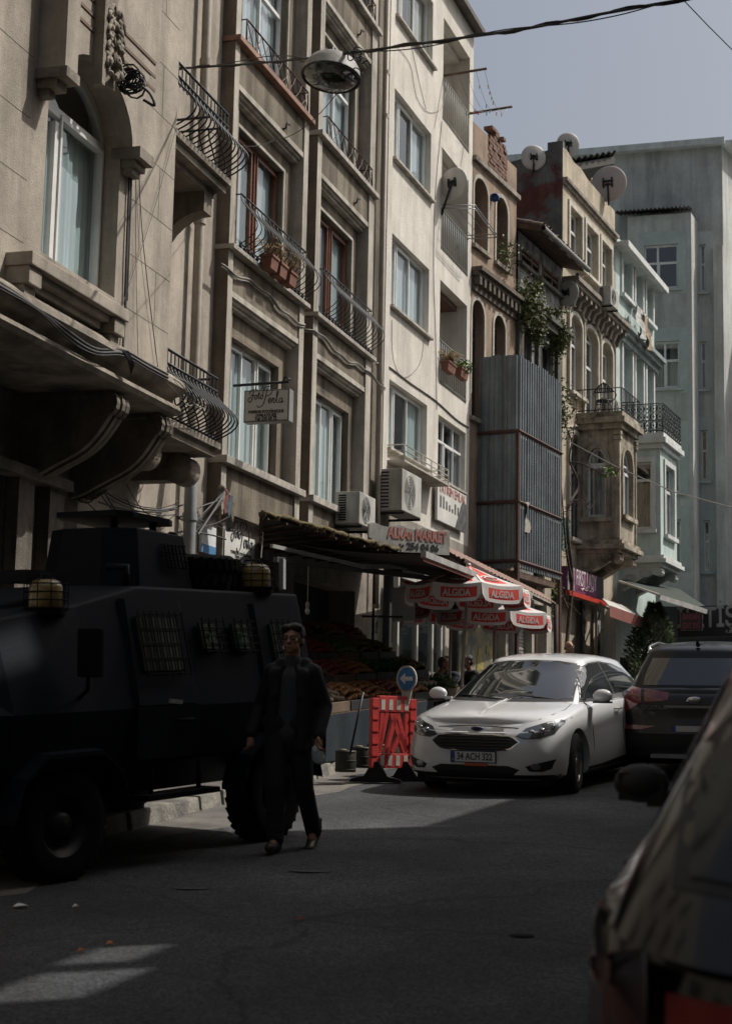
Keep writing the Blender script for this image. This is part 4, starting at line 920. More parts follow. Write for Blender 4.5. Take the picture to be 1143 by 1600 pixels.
# corrugated lean-to on the roof behind the cream house
mb = MB(); n = 40
la, lb = F6.uv(880, 252, -3.2), F6.uv(958, 236, -3.2); A_ = F6.p(la[0], -3.2, la[1]); B_ = at_depth(962, 236, 50); A_ = at_depth(872, 252, 47)
bk = V((-.2, 5, 0))
def lt(k, up, back): 
    q = A_.lerp(B_, k / n) + bk * back; return q + V((0, 0, .06 * math.sin(k * 1.5) + up + .55 * back))
mb.grid([[lt(k, 0, 0) for k in range(n + 1)], [lt(k, 0, 1) for k in range(n + 1)]])
mb.box8([lt(0, -.35, .05), lt(n, -.35, .05), lt(n, -.35, .95), lt(0, -.35, .95), lt(0, -.1, .05), lt(n, -.1, .05), lt(n, -.1, .95), lt(0, -.1, .95)])
for k in (n - 6, 8): q = lt(k, -.2, .1); mb.box8([q + V((x, y, z)) for z in (-2.6, 0) for x, y in ((0, 0), (.12, 0), (.12, .12), (0, .12))])
q = lt(0, -.4, .5); q2 = lt(n, -.4, .5); mb.box8([q + V((0, 0, -2.2)), q2 + V((0, 0, -2.6)), q2 + V((0, .2, -2.6)), q + V((0, .2, -2.2)), q, q2, q2 + V((0, .2, 0)), q + V((0, .2, 0))])
mb.build('rooftop_lean_to', mat('dark_corrugated_roof', (.06, .055, .05), .8), b6)
# ================================================================ right side of the street (beyond the frame: shade, reflections)
FR = Fac((7.2, 16), 18.6); FR.n = -FR.n
rr_m = mat('ochre_render', (.24, .21, .17), .9, var=.12, scale=1.2, bump=.4, streak=.3)
def cast(P):   # a point's place on the right-hand front, looked at along the sunlight
    t = (FR.O - P).dot(FR.n) / SUND.dot(FR.n); q = P + SUND * t; return (q - FR.O).dot(FR.u), q.z
F = FR
br = thing('ochre_office_house', 'tall ochre street house opposite, behind the near parked car', 'building', F.p(-6, 0, 0))
holes = []
for quad in (((65, 1491), (140, 1463), (223, 1487), (179, 1517)), ((-30, 1530), (44, 1504), (162, 1539), (79, 1581))):
    pr = [cast(on_ground(*p)) for p in quad]; xs = sorted(p[0] for p in pr); zs = sorted(p[1] for p in pr)
    holes.append(((xs[0] + xs[1]) / 2, (xs[2] + xs[3]) / 2, (zs[0] + zs[1]) / 2, (zs[2] + zs[3]) / 2))
for (px, py, d, hw, hh) in ((72, 928, 10.6, .26, .34), (-12, 955, 9.6, .3, .55)):
    s, z = cast(at_depth(px, py, d)); holes.append((s - hw, s + hw, z - hh, z + hh))
z_split = min(h[2] for h in holes) - .4; topz = 17.0
# keep holes from overlapping rows
ops = [(a, b, c, d, 0, .1) for a, b, c, d in holes]
mb = MB(); F.wall(mb, -34, 0, z_split, topz, 0, ops, .1); F.wall(mb, -34, 0, z_split, topz, -.12, ops, .01)
mb.poly([F.p(0, 0, z_split), F.p(0, -.12, z_split), F.p(0, -.12, topz), F.p(0, 0, topz)]); mb.poly([F.p(-34, 0, topz), F.p(0, 0, topz), F.p(0, -.12, topz), F.p(-34, -.12, topz)])
mb.build('sun_patch_screen', rr_m, br)  # unseen wall, added with holes shaped to throw the sun patches
lw = [(-31 + 3.2 * i, -29.4 + 3.2 * i, 2.0 + 3.0 * j, 3.9 + 3.0 * j) for i in range(10) for j in range(int((z_split - 2) / 3.0))]
lw = [q for q in lw if q[3] < z_split - .1]
mb = MB(); F.wall(mb, -34, 0, -3, z_split, 0, lw, .25); F.box(mb, -34, 0, -8, -.26, -3, z_split - .01); mb.build('front_wall', rr_m, br)
for q in lw: window(F, br, *q, -.18, curt=curt_w, cols=(.5,), rows=(.7,))
mb = MB(); F.box(mb, -34, .05, 0.001, .15, z_split - .15, z_split); mb.build('cornice', stone_d, br)
FQ = Fac((FR.p(0, 0, 0).x, FR.p(0, 0, 0).y), 20.5); FQ.n = -FQ.n; F = FQ
bq = thing('low_plaster_house', 'lower grey plastered row opposite, beyond the tall ochre house', 'building', F.p(5, 0, 0))
lw = [(1.2 + 3.1 * i, 2.7 + 3.1 * i, 4.5 + 3.0 * j, 6.3 + 3.0 * j) for i in range(13) for j in range(1)]
zq = 9.6
mb = MB(); F.wall(mb, 0.02, 46, -1, zq, 0, lw, .25); F.box(mb, 0.02, 46, -8, -.26, -1, zq - .01); mb.poly([F.p(46, 0, -1), F.p(46, -1, -1), F.p(46, -1, zq), F.p(46, 0, zq)]); mb.build('front_wall', grey, bq)
for q in lw: window(F, bq, *q, -.18, curt=curt_w, cols=(.5,))
mb = MB(); bz = thing('fill_block_house', 'unseen brown block added behind the camera to cut sky fill', 'building', V((-6, -22, 0)))
mb.box((-8, -24, 8), (40, 4, 20)); mb.build('wall', rr_m, bz)  # unseen block, added to keep sky fill off the street
mb = MB(); q_ = on_ground(815, 1461, .005); mb.lathe([(0, .004), (.05, .003), (.07, 0)], q_, 'Z', 14); tag(mb.build('oil_stain', mat('oil_spot', (.02, .02, .022), .95, spec=.1)), None, None, kind='structure')
for px, py, a in ((484, 1361, .16), (548, 1220, .2), (300, 1388, .12)):
    mb = MB(); q_ = on_ground(px, py, .006); mb.poly([q_ + V((a * math.cos(t), .35 * a * math.sin(t) * (1 + .3 * math.sin(3 * t)), 0)) for t in [k * .5 for k in range(12)]]); tag(mb.build('pale_smear', mat('pale_road_smear', (.13, .13, .125), .95, var=.4, scale=20)), None, None, kind='structure')
# pavement and kerb along the left side
kerb_m = mat('kerb_stone', (.3, .28, .24), .85, var=.25, scale=3, bump=1, bscale=25, col2=(.14, .13, .12), c2scale=2.5)
KO = 2.35
mb = MB()
kl = []
for Fx, s0_, s1_ in ((F1, -12, -.3), (F2, .3, F2.uv(588, 800)[0]), (F3, 0.3, s_e3), (F4, 0.3, e4), (F5, .3, e5), (F6, .3, e6), (F7, .3, e7 + 2)):
    for k in range(9): kl.append((Fx, s0_ + (s1_ - s0_) * k / 8))
def gp(p, h): return V((p.x, p.y, G(p.x, p.y) + h))
rows = [[gp(Fx.p(s, o, 0), h) for o, h in ((-1, .14), (0, .14), (1.2, .13), (KO, .12))] for Fx, s in kl]
mb.grid(rows, smooth=False); tag(mb.build('pavement', pave_m), None, None, kind='structure')
mb = MB(); kr = random.Random(2); prev = None
line = [gp(Fx.p(s, KO, 0), 0) for Fx, s in kl]
L_ = [0]
for i in range(1, len(line)): L_.append(L_[-1] + (line[i] - line[i - 1]).length)
def along(d):
    for i in range(1, len(line)):
        if d <= L_[i]: t = (d - L_[i - 1]) / (L_[i] - L_[i - 1]); return line[i - 1].lerp(line[i], t), (line[i] - line[i - 1]).normalized()
    return line[-1], (line[-1] - line[-2]).normalized()
d = 0
while d < L_[-1] - 1:
    ln = kr.uniform(.55, .95); a, t = along(d + .015); b, _ = along(d + ln - .015); n_ = V((t.y, -t.x, 0)); j = kr.uniform(-.02, .02); h = .15 + kr.uniform(-.02, .015)
    mb.box8([a + n_ * (.12 + j) - V((0, 0, .1)), b + n_ * (.12 + j) - V((0, 0, .1)), b - n_ * .1 - V((0, 0, .1)), a - n_ * .1 - V((0, 0, .1)), a + n_ * (.08 + j) + V((0, 0, h)), b + n_ * (.08 + j) + V((0, 0, h)), b - n_ * .1 + V((0, 0, h)), a - n_ * .1 + V((0, 0, h))]); d += ln
tag(mb.build('kerb', kerb_m, bevel=.02), None, None, kind='structure')
# dusty gutter strip and patches on the road
dust = mat('dusty_asphalt', (.2, .185, .165), .95, var=.25, scale=2, bump=.7, bscale=80, col2=(.13, .125, .115), c2scale=.8)
mb = MB()
mb.grid([[p + V((t.y, -t.x, 0)) * (.13 + w_) + V((0, 0, .006 - k * .001)) for k, w_ in ((0, 0), (1, .5 + .25 * math.sin(i * .9) + .1 * math.sin(i * 2.3)))] for i, (p, t) in enumerate([along(L_[-1] * q / 90) for q in range(90)])]); tag(mb.build('gutter_dust', dust), None, None, kind='structure')
for k, (px, py, sz, m_, lab) in enumerate(((32, 1416, .04, 'white', 'small white paper scrap lying on the shaded road by the front wheel'), (118, 1417, .018, 'white', 'tiny white paper scrap on the dark road right of the larger one'), (172, 1475, .022, 'orange', 'orange leaf inside the upper light patch on the road'), (127, 1486, .022, 'orange', 'orange leaf at the lower left of the upper light patch'), (470, 1437, .02, 'red', 'small red leaf alone on the dark road'))):
    p = on_ground(px, py, .012); mb = MB(); m_ = {'white': mat('paper', (.75, .76, .76), .8), 'orange': mat('dry_orange_leaf', (.35, .12, .04), .8), 'red': mat('dry_red_leaf', (.25, .05, .03), .8)}[m_]
    mb.mesh([p + V((-sz, -sz * .7, 0)), p + V((sz * .9, -sz * .6, .01)), p + V((sz * 1.2, sz * .8, .0)), p + V((-sz * .7, sz, .014)), p + V((0, 0, .02))], [(0, 1, 4), (1, 2, 4), (2, 3, 4), (3, 0, 4)]); tag(mb.build('litter', m_), lab, 'litter')
# ================================================================ cars
def interp(tab, x):
    if x <= tab[0][0]: return tab[0][1]
    for (a, b), (c, d) in zip(tab, tab[1:]):
        if x <= c:
            t = (x - a) / (c - a); t = t * t * (3 - 2 * t) if len(tab) < 0 else t; return b + (d - b) * t
    return tab[-1][1]
def sinterp(tab, x):   # catmull
    n = len(tab)
    if x <= tab[0][0]: return tab[0][1]
    if x >= tab[-1][0]: return tab[-1][1]
    for i in range(n - 1):
        if x <= tab[i + 1][0]:
            x0, x1 = tab[i][0], tab[i + 1][0]; t = (x - x0) / (x1 - x0); p1, p2 = tab[i][1], tab[i + 1][1]
            m1 = (p2 - tab[i - 1][1]) / (x1 - tab[i - 1][0]) if i > 0 else (p2 - p1) / (x1 - x0)
            m2 = (tab[i + 2][1] - p1) / (tab[i + 2][0] - x0) if i + 2 < n else (p2 - p1) / (x1 - x0)
            h = x1 - x0; return (2 * t ** 3 - 3 * t * t + 1) * p1 + (t ** 3 - 2 * t * t + t) * h * m1 + (-2 * t ** 3 + 3 * t * t) * p2 + (t ** 3 - t * t) * h * m2
def outline(hw, yf, yr, nf, nr, N=96, taper_f=0.0, taper_r=0.0, lf=.9, lr=.7):
    """rounded plan outline: list of (x,y), starting rear centre, going +x side to front and back"""
    pts = []
    for k in range(N):
        a = 2 * math.pi * k / N - math.pi / 2; c, s = math.cos(a), math.sin(a)
        # superellipse nose / tail joined by straight flanks
        n = nf if s > 0 else nr; L = lf if s > 0 else lr
        x = abs(c) ** (2 / n) * (1 if c >= 0 else -1) * hw
        e = abs(s) ** (2 / n) * (1 if s >= 0 else -1)
        y0 = (yf - L) if s > 0 else (yr + L)
        # spread flank points
        y = y0 + e * L
        if abs(s) < .5: y = (yr + lr) + ((yf - lf) - (yr + lr)) * ((s + .5)); x = hw * (1 if c > 0 else -1)
        else:
            t = (abs(s) - .5) / .5; al = math.asin(min(1, t)) if False else t * math.pi / 2
            x = hw * (abs(math.cos(al)) ** (2 / n)) * (1 if c >= 0 else -1); y = y0 + (abs(math.sin(al)) ** (2 / n)) * L * (1 if s > 0 else -1)
        pts.append((x, y))
    return pts
class Car:
    def __init__(s, name, label, cat, pos, head, P, group=None):
        """head: compass direction the car faces, degrees right of +Y"""
        s.P = P; h = rad(head); f = V((math.sin(h), math.cos(h), 0)); gx = GX; gy = GY
        f.z = GX * f.x + GY * f.y; f.normalize(); r = V((math.cos(h), -math.sin(h), 0)); r.z = GX * r.x + GY * r.y; r.normalize(); u = r.cross(f).normalized()
        s.M = Matrix((r, f, u)).transposed(); s.O = V(pos)
        s.root = thing(name, label, cat, s.O, group)
    def w(s, p): return s.O + s.M @ V(p)
    def put(s, mb, name, m, parent=None, **k):
        q = MB(); q.v = [s.w(p) for p in mb.v]; q.f = mb.f; q.mi = mb.mi; q.sm = mb.sm; q.keepn = getattr(mb, 'keepn', False)
        return q.build(name, m, parent or s.root, **k)
    def body(s, mats):
        P = s.P; N = 120; mb = MB(); hw = P['hw']; yf, yr = P['yf'], P['yr']
        lev = P['levels']      # (z or None, inset, front_in, rear_in)
        rings = []
        for (zf, ins, fi, ri) in lev:
            o = outline(hw - ins, yf - fi, yr + ri, P['nf'], P['nr'], N, lf=P['lf'], lr=P['lr'])
            rings.append([V((x, y, (zf if not callable(zf) else zf(y)))) for x, y in o])
        sh = lev[-1]
        for fr, dz in ((.97, .012), (.9, .03), (.75, .05), (.5, .065), (.25, .072), (0.02, .075)):
            o = outline(hw - sh[1], yf - sh[2], yr + sh[3], P['nf'], P['nr'], N, lf=P['lf'], lr=P['lr'])
            ring = []
            for x, y in o:
                k = .5 + .5 * fr
                yy = (y if abs(y) < 99 else y); yc = max(yr + .35, min(yf - .35, y)); yy = y + (yc - y) * (1 - fr) * .25
                ring.append(V((x * fr, yy, P['shoulder'](y) + dz * P.get('crown', 1))))
            rings.append(ring)
        low = MB(); vs = [p for r in rings for p in r]; nr_ = len(rings)
        fs = [(i * N + k, i * N + (k + 1) % N, (i + 1) * N + (k + 1) % N, (i + 1) * N + k) for i in range(nr_ - 1) for k in range(N)]
        fs.append(tuple(range(N - 1, -1, -1))); fs.append(tuple((nr_ - 1) * N + k for k in range(N)))
        low.mesh(vs, fs, True)
        # glasshouse
        g = P['cab']; rows = []
        for i in range(9):
            t = i / 8; e = t ** .9
            hwx = g['hw0'] + (g['hw1'] - g['hw0']) * (t ** 1.25); a = g['f0'] + (g['f1'] - g['f0']) * t; b = g['r0'] + (g['r1'] - g['r0']) * t
            o = outline(hwx, a, b, 5 - 1.0 * t, 4.5 - t, N, lf=.42, lr=.35)
            rows.append([V((x, y, g['z0'](y) + (g['z1'](y) - g['z0'](y)) * t)) for x, y in o])
        for fr, dz in ((.985, .014), (.955, .03), (.88, .048), (.7, .066), (.4, .078), (.02, .082)):
            o = outline(g['hw1'], g['f1'], g['r1'], 4, 3.5, N, lf=.42, lr=.35); yc = (g['f1'] + g['r1']) / 2
            rows.append([V((x * fr, yc + (y - yc) * (.5 + .5 * fr if fr > .5 else .72), g['z1'](yc + (y - yc) * (.5 + .5 * fr if fr > .5 else .72)) + dz)) for x, y in o])
        vs = [p for r in rows for p in r]; nr2 = len(rows)
        cab = MB(); fs = [(i * N + k, i * N + (k + 1) % N, (i + 1) * N + (k + 1) % N, (i + 1) * N + k) for i in range(nr2 - 1) for k in range(N)]
        fs.append(tuple(range(N - 1, -1, -1))); fs.append(tuple((nr2 - 1) * N + k for k in range(N))); cab.mesh(vs, fs, True)
        def mk(m):
            me = bpy.data.meshes.new('t'); me.from_pydata(m.v, [], m.f); me.polygons.foreach_set('use_smooth', [True] * len(me.polygons)); bm = bmesh.new(); bm.from_mesh(me); bmesh.ops.recalc_face_normals(bm, faces=bm.faces); bm.to_mesh(me); bm.free(); o = bpy.data.objects.new('t', me); COL.objects.link(o); return o
        ol = mk(low); tmp = [ol]
        for y in (P['wf'], P['wr']):
            for sx in (-1, 1):
                c = MB(); R_ = P['arch']; c.lathe([(0, sx * (hw - .34)), (R_, sx * (hw - .34)), (R_, sx * (hw + .3)), (0, sx * (hw + .3))], (0, y, P['wrad'] + .0), 'X', 40); co = mk(c); tmp.append(co)
                md = ol.modifiers.new('b', 'BOOLEAN'); md.object = co; md.operation = 'DIFFERENCE'; md.solver = 'EXACT'
        dg = bpy.context.evaluated_depsgraph_get(); dg.update(); me = bpy.data.meshes.new_from_object(ol.evaluated_get(dg))
        lowm = MB(); lowm.smooth = True; lowm.mesh([v.co for v in me.vertices], [tuple(p.vertices) for p in me.polygons], True)
        for o in tmp: d = o.data; bpy.data.objects.remove(o); bpy.data.meshes.remove(d)
        bpy.data.meshes.remove(me)
        lowm.mesh(cab.v, cab.f, True)
        s.bvh = BVHTree.FromPolygons(lowm.v, lowm.f)
        o = s.put(lowm, 'body', mats)
        try: o.data.set_sharp_from_angle(angle=rad(38))
        except Exception: pass
        return o
    def drape(s, poly, axis, name, m, off=.004, parent=None, step=.05, sign=1, thick=0, smooth=True, mirror=False):
        """poly: 2-D outline; axis 'x': (y,z) seen from side sign; 'y': (x,z) seen from front(+)/rear(-); 'z': (x,y) from above"""
        outs = []
        for mir in ((0, 1) if mirror else (0,)):
            pl = [(-a, b) for a, b in poly] if (mir and axis != 'x') else list(poly)
            sg = -sign if (mir and axis == 'x') else sign
            dense = []
            for i in range(len(pl)):
                a, b = pl[i], pl[(i + 1) % len(pl)]; L = math.dist(a, b); n = max(1, int(L / step))
                dense += [(a[0] + (b[0] - a[0]) * k / n, a[1] + (b[1] - a[1]) * k / n) for k in range(n)]
            xs = [p[0] for p in dense]; ys = [p[1] for p in dense]; pts = [V(p) for p in dense]; nb = len(pts)
            def inside(x, y):
                c = False; j = nb - 1
                for i in range(nb):
                    if (dense[i][1] > y) != (dense[j][1] > y) and x < (dense[j][0] - dense[i][0]) * (y - dense[i][1]) / (dense[j][1] - dense[i][1]) + dense[i][0]: c = not c
                    j = i
                return c
            x = min(xs) + step / 2
            while x < max(xs):
                y = min(ys) + step / 2
                while y < max(ys):
                    if inside(x, y) and min((p[0] - x) ** 2 + (p[1] - y) ** 2 for p in dense) > (step * .4) ** 2: pts.append(V((x, y)))
                    y += step
                x += step
            r = delaunay_2d_cdt(pts, [], [list(range(nb))], 1, 1e-5); vs = []
            for q in r[0]:
                if axis == 'x': o_, d_ = V((sg * 3, q[0], q[1])), V((-sg, 0, 0))
                elif axis == 'y': o_, d_ = V((q[0], sg * 5, q[1])), V((0, -sg, 0))
                else: o_, d_ = V((q[0], q[1], 4)), V((0, 0, -1))
                h = s.bvh.ray_cast(o_, d_)
                if h[0] is None:
                    hh = s.bvh.find_nearest(V((q[0], sg * abs(s.P['yf'] if sg > 0 else s.P['yr']), q[1])) if axis == 'y' else V((sg * s.P['hw'], q[0], q[1])) if axis == 'x' else V((q[0], q[1], 1))); vs.append(hh[0] - d_ * off); continue
                nn = h[1] if h[1].dot(d_) < 0 else -h[1]; vs.append(h[0] + nn * off)
            outs.append((vs, [tuple(f) for f in r[2]]))
        mb = MB()
        for vs, fs in outs: mb.mesh(vs, fs, smooth)
        return s.put(mb, name, m, parent)
    def wheel(s, x, y, steer=0, spokes=10, dark=False, tyre=None):
        P = s.P; r = P['wrad']; sg = 1 if x > 0 else -1; w_ = .105; rim = r * .66
        Mz = Matrix.Rotation(rad(steer), 3, 'Z'); c = V((x, y, r - .008))
        t = MB(); prof = [(rim, -w_), (rim + .02, -w_ - .006), (r - .035, -w_ * 1.02), (r - .01, -w_ * .86), (r, -w_ * .7), (r, w_ * .7), (r - .01, w_ * .86), (r - .035, w_ * 1.02), (rim + .02, w_ + .006), (rim, w_)]
        t.lathe(prof, c, 'X', 40, M=Mz)
        for gz_ in (-.045, -.015, .015, .045): t.lathe([(r + .0015, gz_ * .9 - .003), (r + .0015, gz_ * .9 + .003)], c, 'X', 40, M=Mz)
        ty = s.put(t, 'wheel', mat('tyre_rubber', (.018, .018, .019), .85, var=.15))
        q = MB(); q.lathe([(rim + .004, sg * w_ * .98), (rim - .012, sg * w_ * 1.0), (rim - .03, sg * w_ * .8), (rim - .035, -sg * w_ * .6), (0, -sg * w_ * .6)], c, 'X', 40, M=Mz)
        for k in range(spokes):
            a = 2 * math.pi * k / spokes; e = .05 if spokes > 8 else .085
            ps = []
            for (rr, dx, ww) in ((.05, w_ * .72, .03), (rim * .55, w_ * .8, .028), (rim - .02, w_ * .86, .024)):
                for s2 in (-1, 1): ps.append((rr, dx, s2 * ww))
            def pt(rr, dx, ww): return c + Mz @ V((sg * dx, rr * math.cos(a) - ww * math.sin(a), rr * math.sin(a) + ww * math.cos(a)))
            vs = [pt(*p) for p in ps] + [pt(p[0], p[1] - .03, p[2] * 1.1) for p in ps]
            q.mesh(vs, [(0, 2, 3, 1), (2, 4, 5, 3), (0, 6, 8, 2), (2, 8, 10, 4), (1, 3, 9, 7), (3, 5, 11, 9)], False)
        q.lathe([(0, sg * w_ * .86), (.035, sg * w_ * .84), (.055, sg * w_ * .76), (.06, sg * w_ * .5)], c, 'X', 20, M=Mz)
        s.put(q, 'rim', mat('alloy_rim', (.35, .35, .36), .3, metal=.8, var=.1) if not dark else mat('dark_steel_rim', (.05, .05, .052), .5, metal=.5), ty)
        return ty
def lerp(a, b, t): return a + (b - a) * t
carwhite = mat('white_car_paint', (.68, .685, .69), .28, var=.02, coat=1, spec=.5)
cargl = mat('dark_car_glass', (.012, .015, .016), .03, var=0, spec=.9, coat=1)
blackpl = mat('black_plastic', (.012, .012, .013), .6, var=.1)
chrome = mat('chrome', (.6, .6, .61), .12, metal=1, var=0)
lampc = mat('clear_lamp_lens', (.25, .26, .27), .08, metal=.6, var=.1, coat=1, scale=20)
redl = mat('red_lamp_lens', (.17, .008, .012), .1, var=.25, scale=14, coat=1)
under = mat('underbody', (.01, .01, .01), .9)

# ---- white hatchback
def shF(y):   # shoulder height of the hatchback
    return sinterp([(-2.2, .86), (-1.9, .97), (-.9, 1.0), (.2, .96), (.95, .925), (1.5, .86), (1.95, .775), (2.18, .685)], y)
PH = dict(hw=.91, yf=2.18, yr=-2.18, nf=3.0, nr=3.4, lf=.62, lr=.5, wf=1.33, wr=-1.32, wrad=.325, arch=.375, shoulder=shF, crown=1.15,
    levels=[(.17, .10, .1, .1), (.22, .03, .03, .04), (.34, .0, .0, .01), (.5, .0, .012, .0), (.62, .012, .05, .0), (lambda y: lerp(.62, shF(y), .5), .02, .075, .02), (lambda y: shF(y) - .05, .03, .10, .05), (lambda y: shF(y) - .012, .055, .125, .07), (lambda y: shF(y), .085, .16, .1)],
    cab=dict(hw0=.80, hw1=.58, f0=1.22, f1=.26, r0=-2.02, r1=-1.62, z0=lambda y: shF(y) - .02, z1=lambda y: sinterp([(-1.9, 1.30), (-1.2, 1.385), (-.4, 1.42), (.3, 1.375)], y)))
pw = on_ground(905, 1238)
carp = V((2.22, 0, 0))
hd = 205.5   # faces back toward the camera and to the left
h = rad(hd); f2 = V((math.sin(h), math.cos(h), 0)); r2 = V((math.cos(h), -math.sin(h), 0))
# its left front wheel (image right) stands at pw
pos = pw - f2 * PH['wf'] + r2 * .78 + V((-.12, 0, 0))
pos = V((pos.x, pos.y, G(pos.x, pos.y)))
c = Car('white_hatchback', 'white five-door hatchback with number plate 34 ACH 322 facing the camera, half in sunshine', 'car', pos, hd, PH)
c.body([carwhite])
mb = MB(); mb.box((0, 0, .2), (1.5, 3.9, .16)); c.put(mb, 'underbody', under)
for x, y, st in ((-.79, 1.33, 8), (.79, 1.33, 8), (-.79, -1.32, 0), (.79, -1.32, 0)): c.wheel(x, y, st)
# glass
ws = [(-.70, 1.0), (.70, 1.0), (.56, 1.36), (.3, 1.402), (0, 1.412), (-.3, 1.402), (-.56, 1.36)]
wsg = c.drape(ws, 'y', 'windscreen', cargl, .004, step=.06)
fr_ = [(x * 1.04, z + (.012 if z > 1.2 else -.03)) for x, z in ws]
c.drape(fr_, 'y', 'windscreen_seal', blackpl, .002, step=.06)
sw = [(.86, .985), (.35, 1.30), (.0, 1.375), (-.35, 1.385), (-.38, 1.0), (.5, .97)]
sw2 = [(-.44, 1.0), (-.41, 1.385), (-.9, 1.355), (-1.25, 1.29), (-1.5, 1.17), (-1.42, 1.055), (-.9, 1.02)]
for sg in (-1, 1):
    c.drape([(a + .02 if a > 0 else a - .02, z + (.015 if z > 1.2 else -.02)) for a, z in [(.9, .985), (.35, 1.30), (.0, 1.375), (-.4, 1.39), (-.9, 1.355), (-1.25, 1.29), (-1.55, 1.17), (-1.45, 1.04), (-.9, 1.0), (0, .975)]], 'x', 'window_seal', blackpl, .003, sign=sg)
    c.drape(sw, 'x', 'side_window', cargl, .006, sign=sg); c.drape(sw2, 'x', 'side_window', cargl, .006, sign=sg)
c.drape([(-.5, 1.0), (.5, 1.0), (.52, 1.22), (-.52, 1.22)], 'y', 'rear_window', cargl, .005, sign=-1)
# front face
gr = [(-.48, .575), (-.41, .622), (-.2, .643), (.2, .643), (.41, .622), (.48, .575), (.39, .51), (.2, .487), (-.2, .487), (-.39, .51)]
c.drape([(x * 1.05, .565 + (z - .565) * 1.18) for x, z in gr], 'y', 'grille_surround', chrome, .004)
gm_ = mat('black_grille_mesh', (.01, .01, .01), .5, var=.3, scale=60)
g_ = c.drape(gr, 'y', 'grille', gm_, .009)
mb = MB()
for k in range(5):
    z = .50 + k * .033
    mb.tube([c.bvh.ray_cast(V((x, 5, z)), V((0, -1, 0)))[0] + V((0, .016, 0)) for x in [(-.42 + .84 * t / 12) * (1 - abs(k - 2.5) * .05) for t in range(13)]], .005, 4)
c.put(mb, 'grille_bar', blackpl, g_)
c.drape([(-.40, .21), (.40, .21), (.5, .29), (.38, .33), (-.38, .33), (-.5, .29)], 'y', 'lower_grille', gm_, .005)
c.drape([(-.84, .19), (.84, .19), (.86, .235), (-.86, .235)], 'y', 'front_lip', blackpl, .006)
fog = [(.56, .325), (.80, .39), (.84, .40), (.80, .30), (.72, .27), (.6, .275)]
hl = [(.46, .645), (.55, .71), (.72, .775), (.865, .81), (.85, .755), (.80, .67), (.68, .625), (.55, .615)]
for sg in (-1, 1):
    pl = [(sg * x, z) for x, z in fog]; c.drape(pl, 'y', 'fog_lamp_recess', blackpl, .005)
    q = c.drape([(sg * (.66 + .05 * math.cos(a)), .325 + .03 * math.sin(a)) for a in [k * .5 for k in range(12)]], 'y', 'fog_lamp', lampc, .009, step=.03)
    pl = [(sg * x, z) for x, z in hl]; hh = c.drape([(x * 1.0 + (sg * .012 if abs(x) > .6 else -sg * .012), z + (.01 if z > .68 else -.01)) for x, z in pl], 'y', 'headlight', mat('dark_lamp_housing', (.10, .10, .105), .3, coat=1, var=.3, scale=30), .003, step=.04)
    c.drape(pl, 'y', 'lens', glass('lamp_cover', (.9, .93, .95), .12), .012, parent=hh, step=.04)
    for (x, z, r_) in ((.60, .675, .036), (.70, .695, .034), (.79, .735, .026)):
        q = c.bvh.ray_cast(V((sg * x, 5, z)), V((0, -1, 0))); mb = MB(); mb.ball(q[0] + V((0, -.0, 0)), (r_, .016, r_), 12); c.put(mb, 'reflector', chrome, hh)
q = c.bvh.ray_cast(V((0, 5, .705)), V((0, -1, 0)))[0]
mb = MB(); mb.ball(q, (.075, .012, .03), 20); e = c.put(mb, 'badge', chrome)
mb = MB(); mb.ball(q + V((0, .006, 0)), (.066, .012, .024), 20); c.put(mb, 'badge_field', mat('badge_blue', (.01, .03, .1), .3), e)
text('Ford', c.w(q + V((0, .020, -.002))), c.M @ V((-1, 0, 0)), c.M @ V((0, 0, 1)), .04, chrome, e, 'badge_script', .001, width=.09, shear=.3)
# plate
def plate(c, y, z, txt, wid=.5, sgn=1, x=0):
    mb = MB(); mb.box((x, y, z), (wid + .02, .014, .125)); pl = c.put(mb, 'number_plate', blackpl, bevel=.003)
    mb = MB(); mb.box((x, y + sgn * .006, z), (wid, .008, .108)); c.put(mb, 'plate_face', mat('plate_white', (.6, .62, .62), .5, var=.08), pl)
    bx = x + sgn * (wid / 2 - .022) * 1
    mb = MB(); mb.box((bx, y + sgn * .0075, z), (.042, .008, .106)); c.put(mb, 'plate_band', mat('plate_blue', (.02, .07, .3), .5), pl)
    if txt: text(txt, c.w((x - sgn * .018, y + sgn * .0115, z)), c.M @ V((-sgn, 0, 0)), c.M @ V((0, 0, 1)), .1, blackpl, pl, 'plate_number', .001, width=.40, bold=.0015, hs=1.05)
    text('TR', c.w((bx, y + sgn * .0125, z - .032)), c.M @ V((-sgn, 0, 0)), c.M @ V((0, 0, 1)), .022, mat('plate_white', (.6, .62, .62)), pl, 'country_code', .001)
    return pl
plate(c, 2.185, .415, '34 ACH 322')
mb = MB(); mb.box((-.03, 2.186, .335), (.26, .01, .03)); o = c.put(mb, 'dealer_strip', mat('orange_strip', (.5, .1, .04), .5))
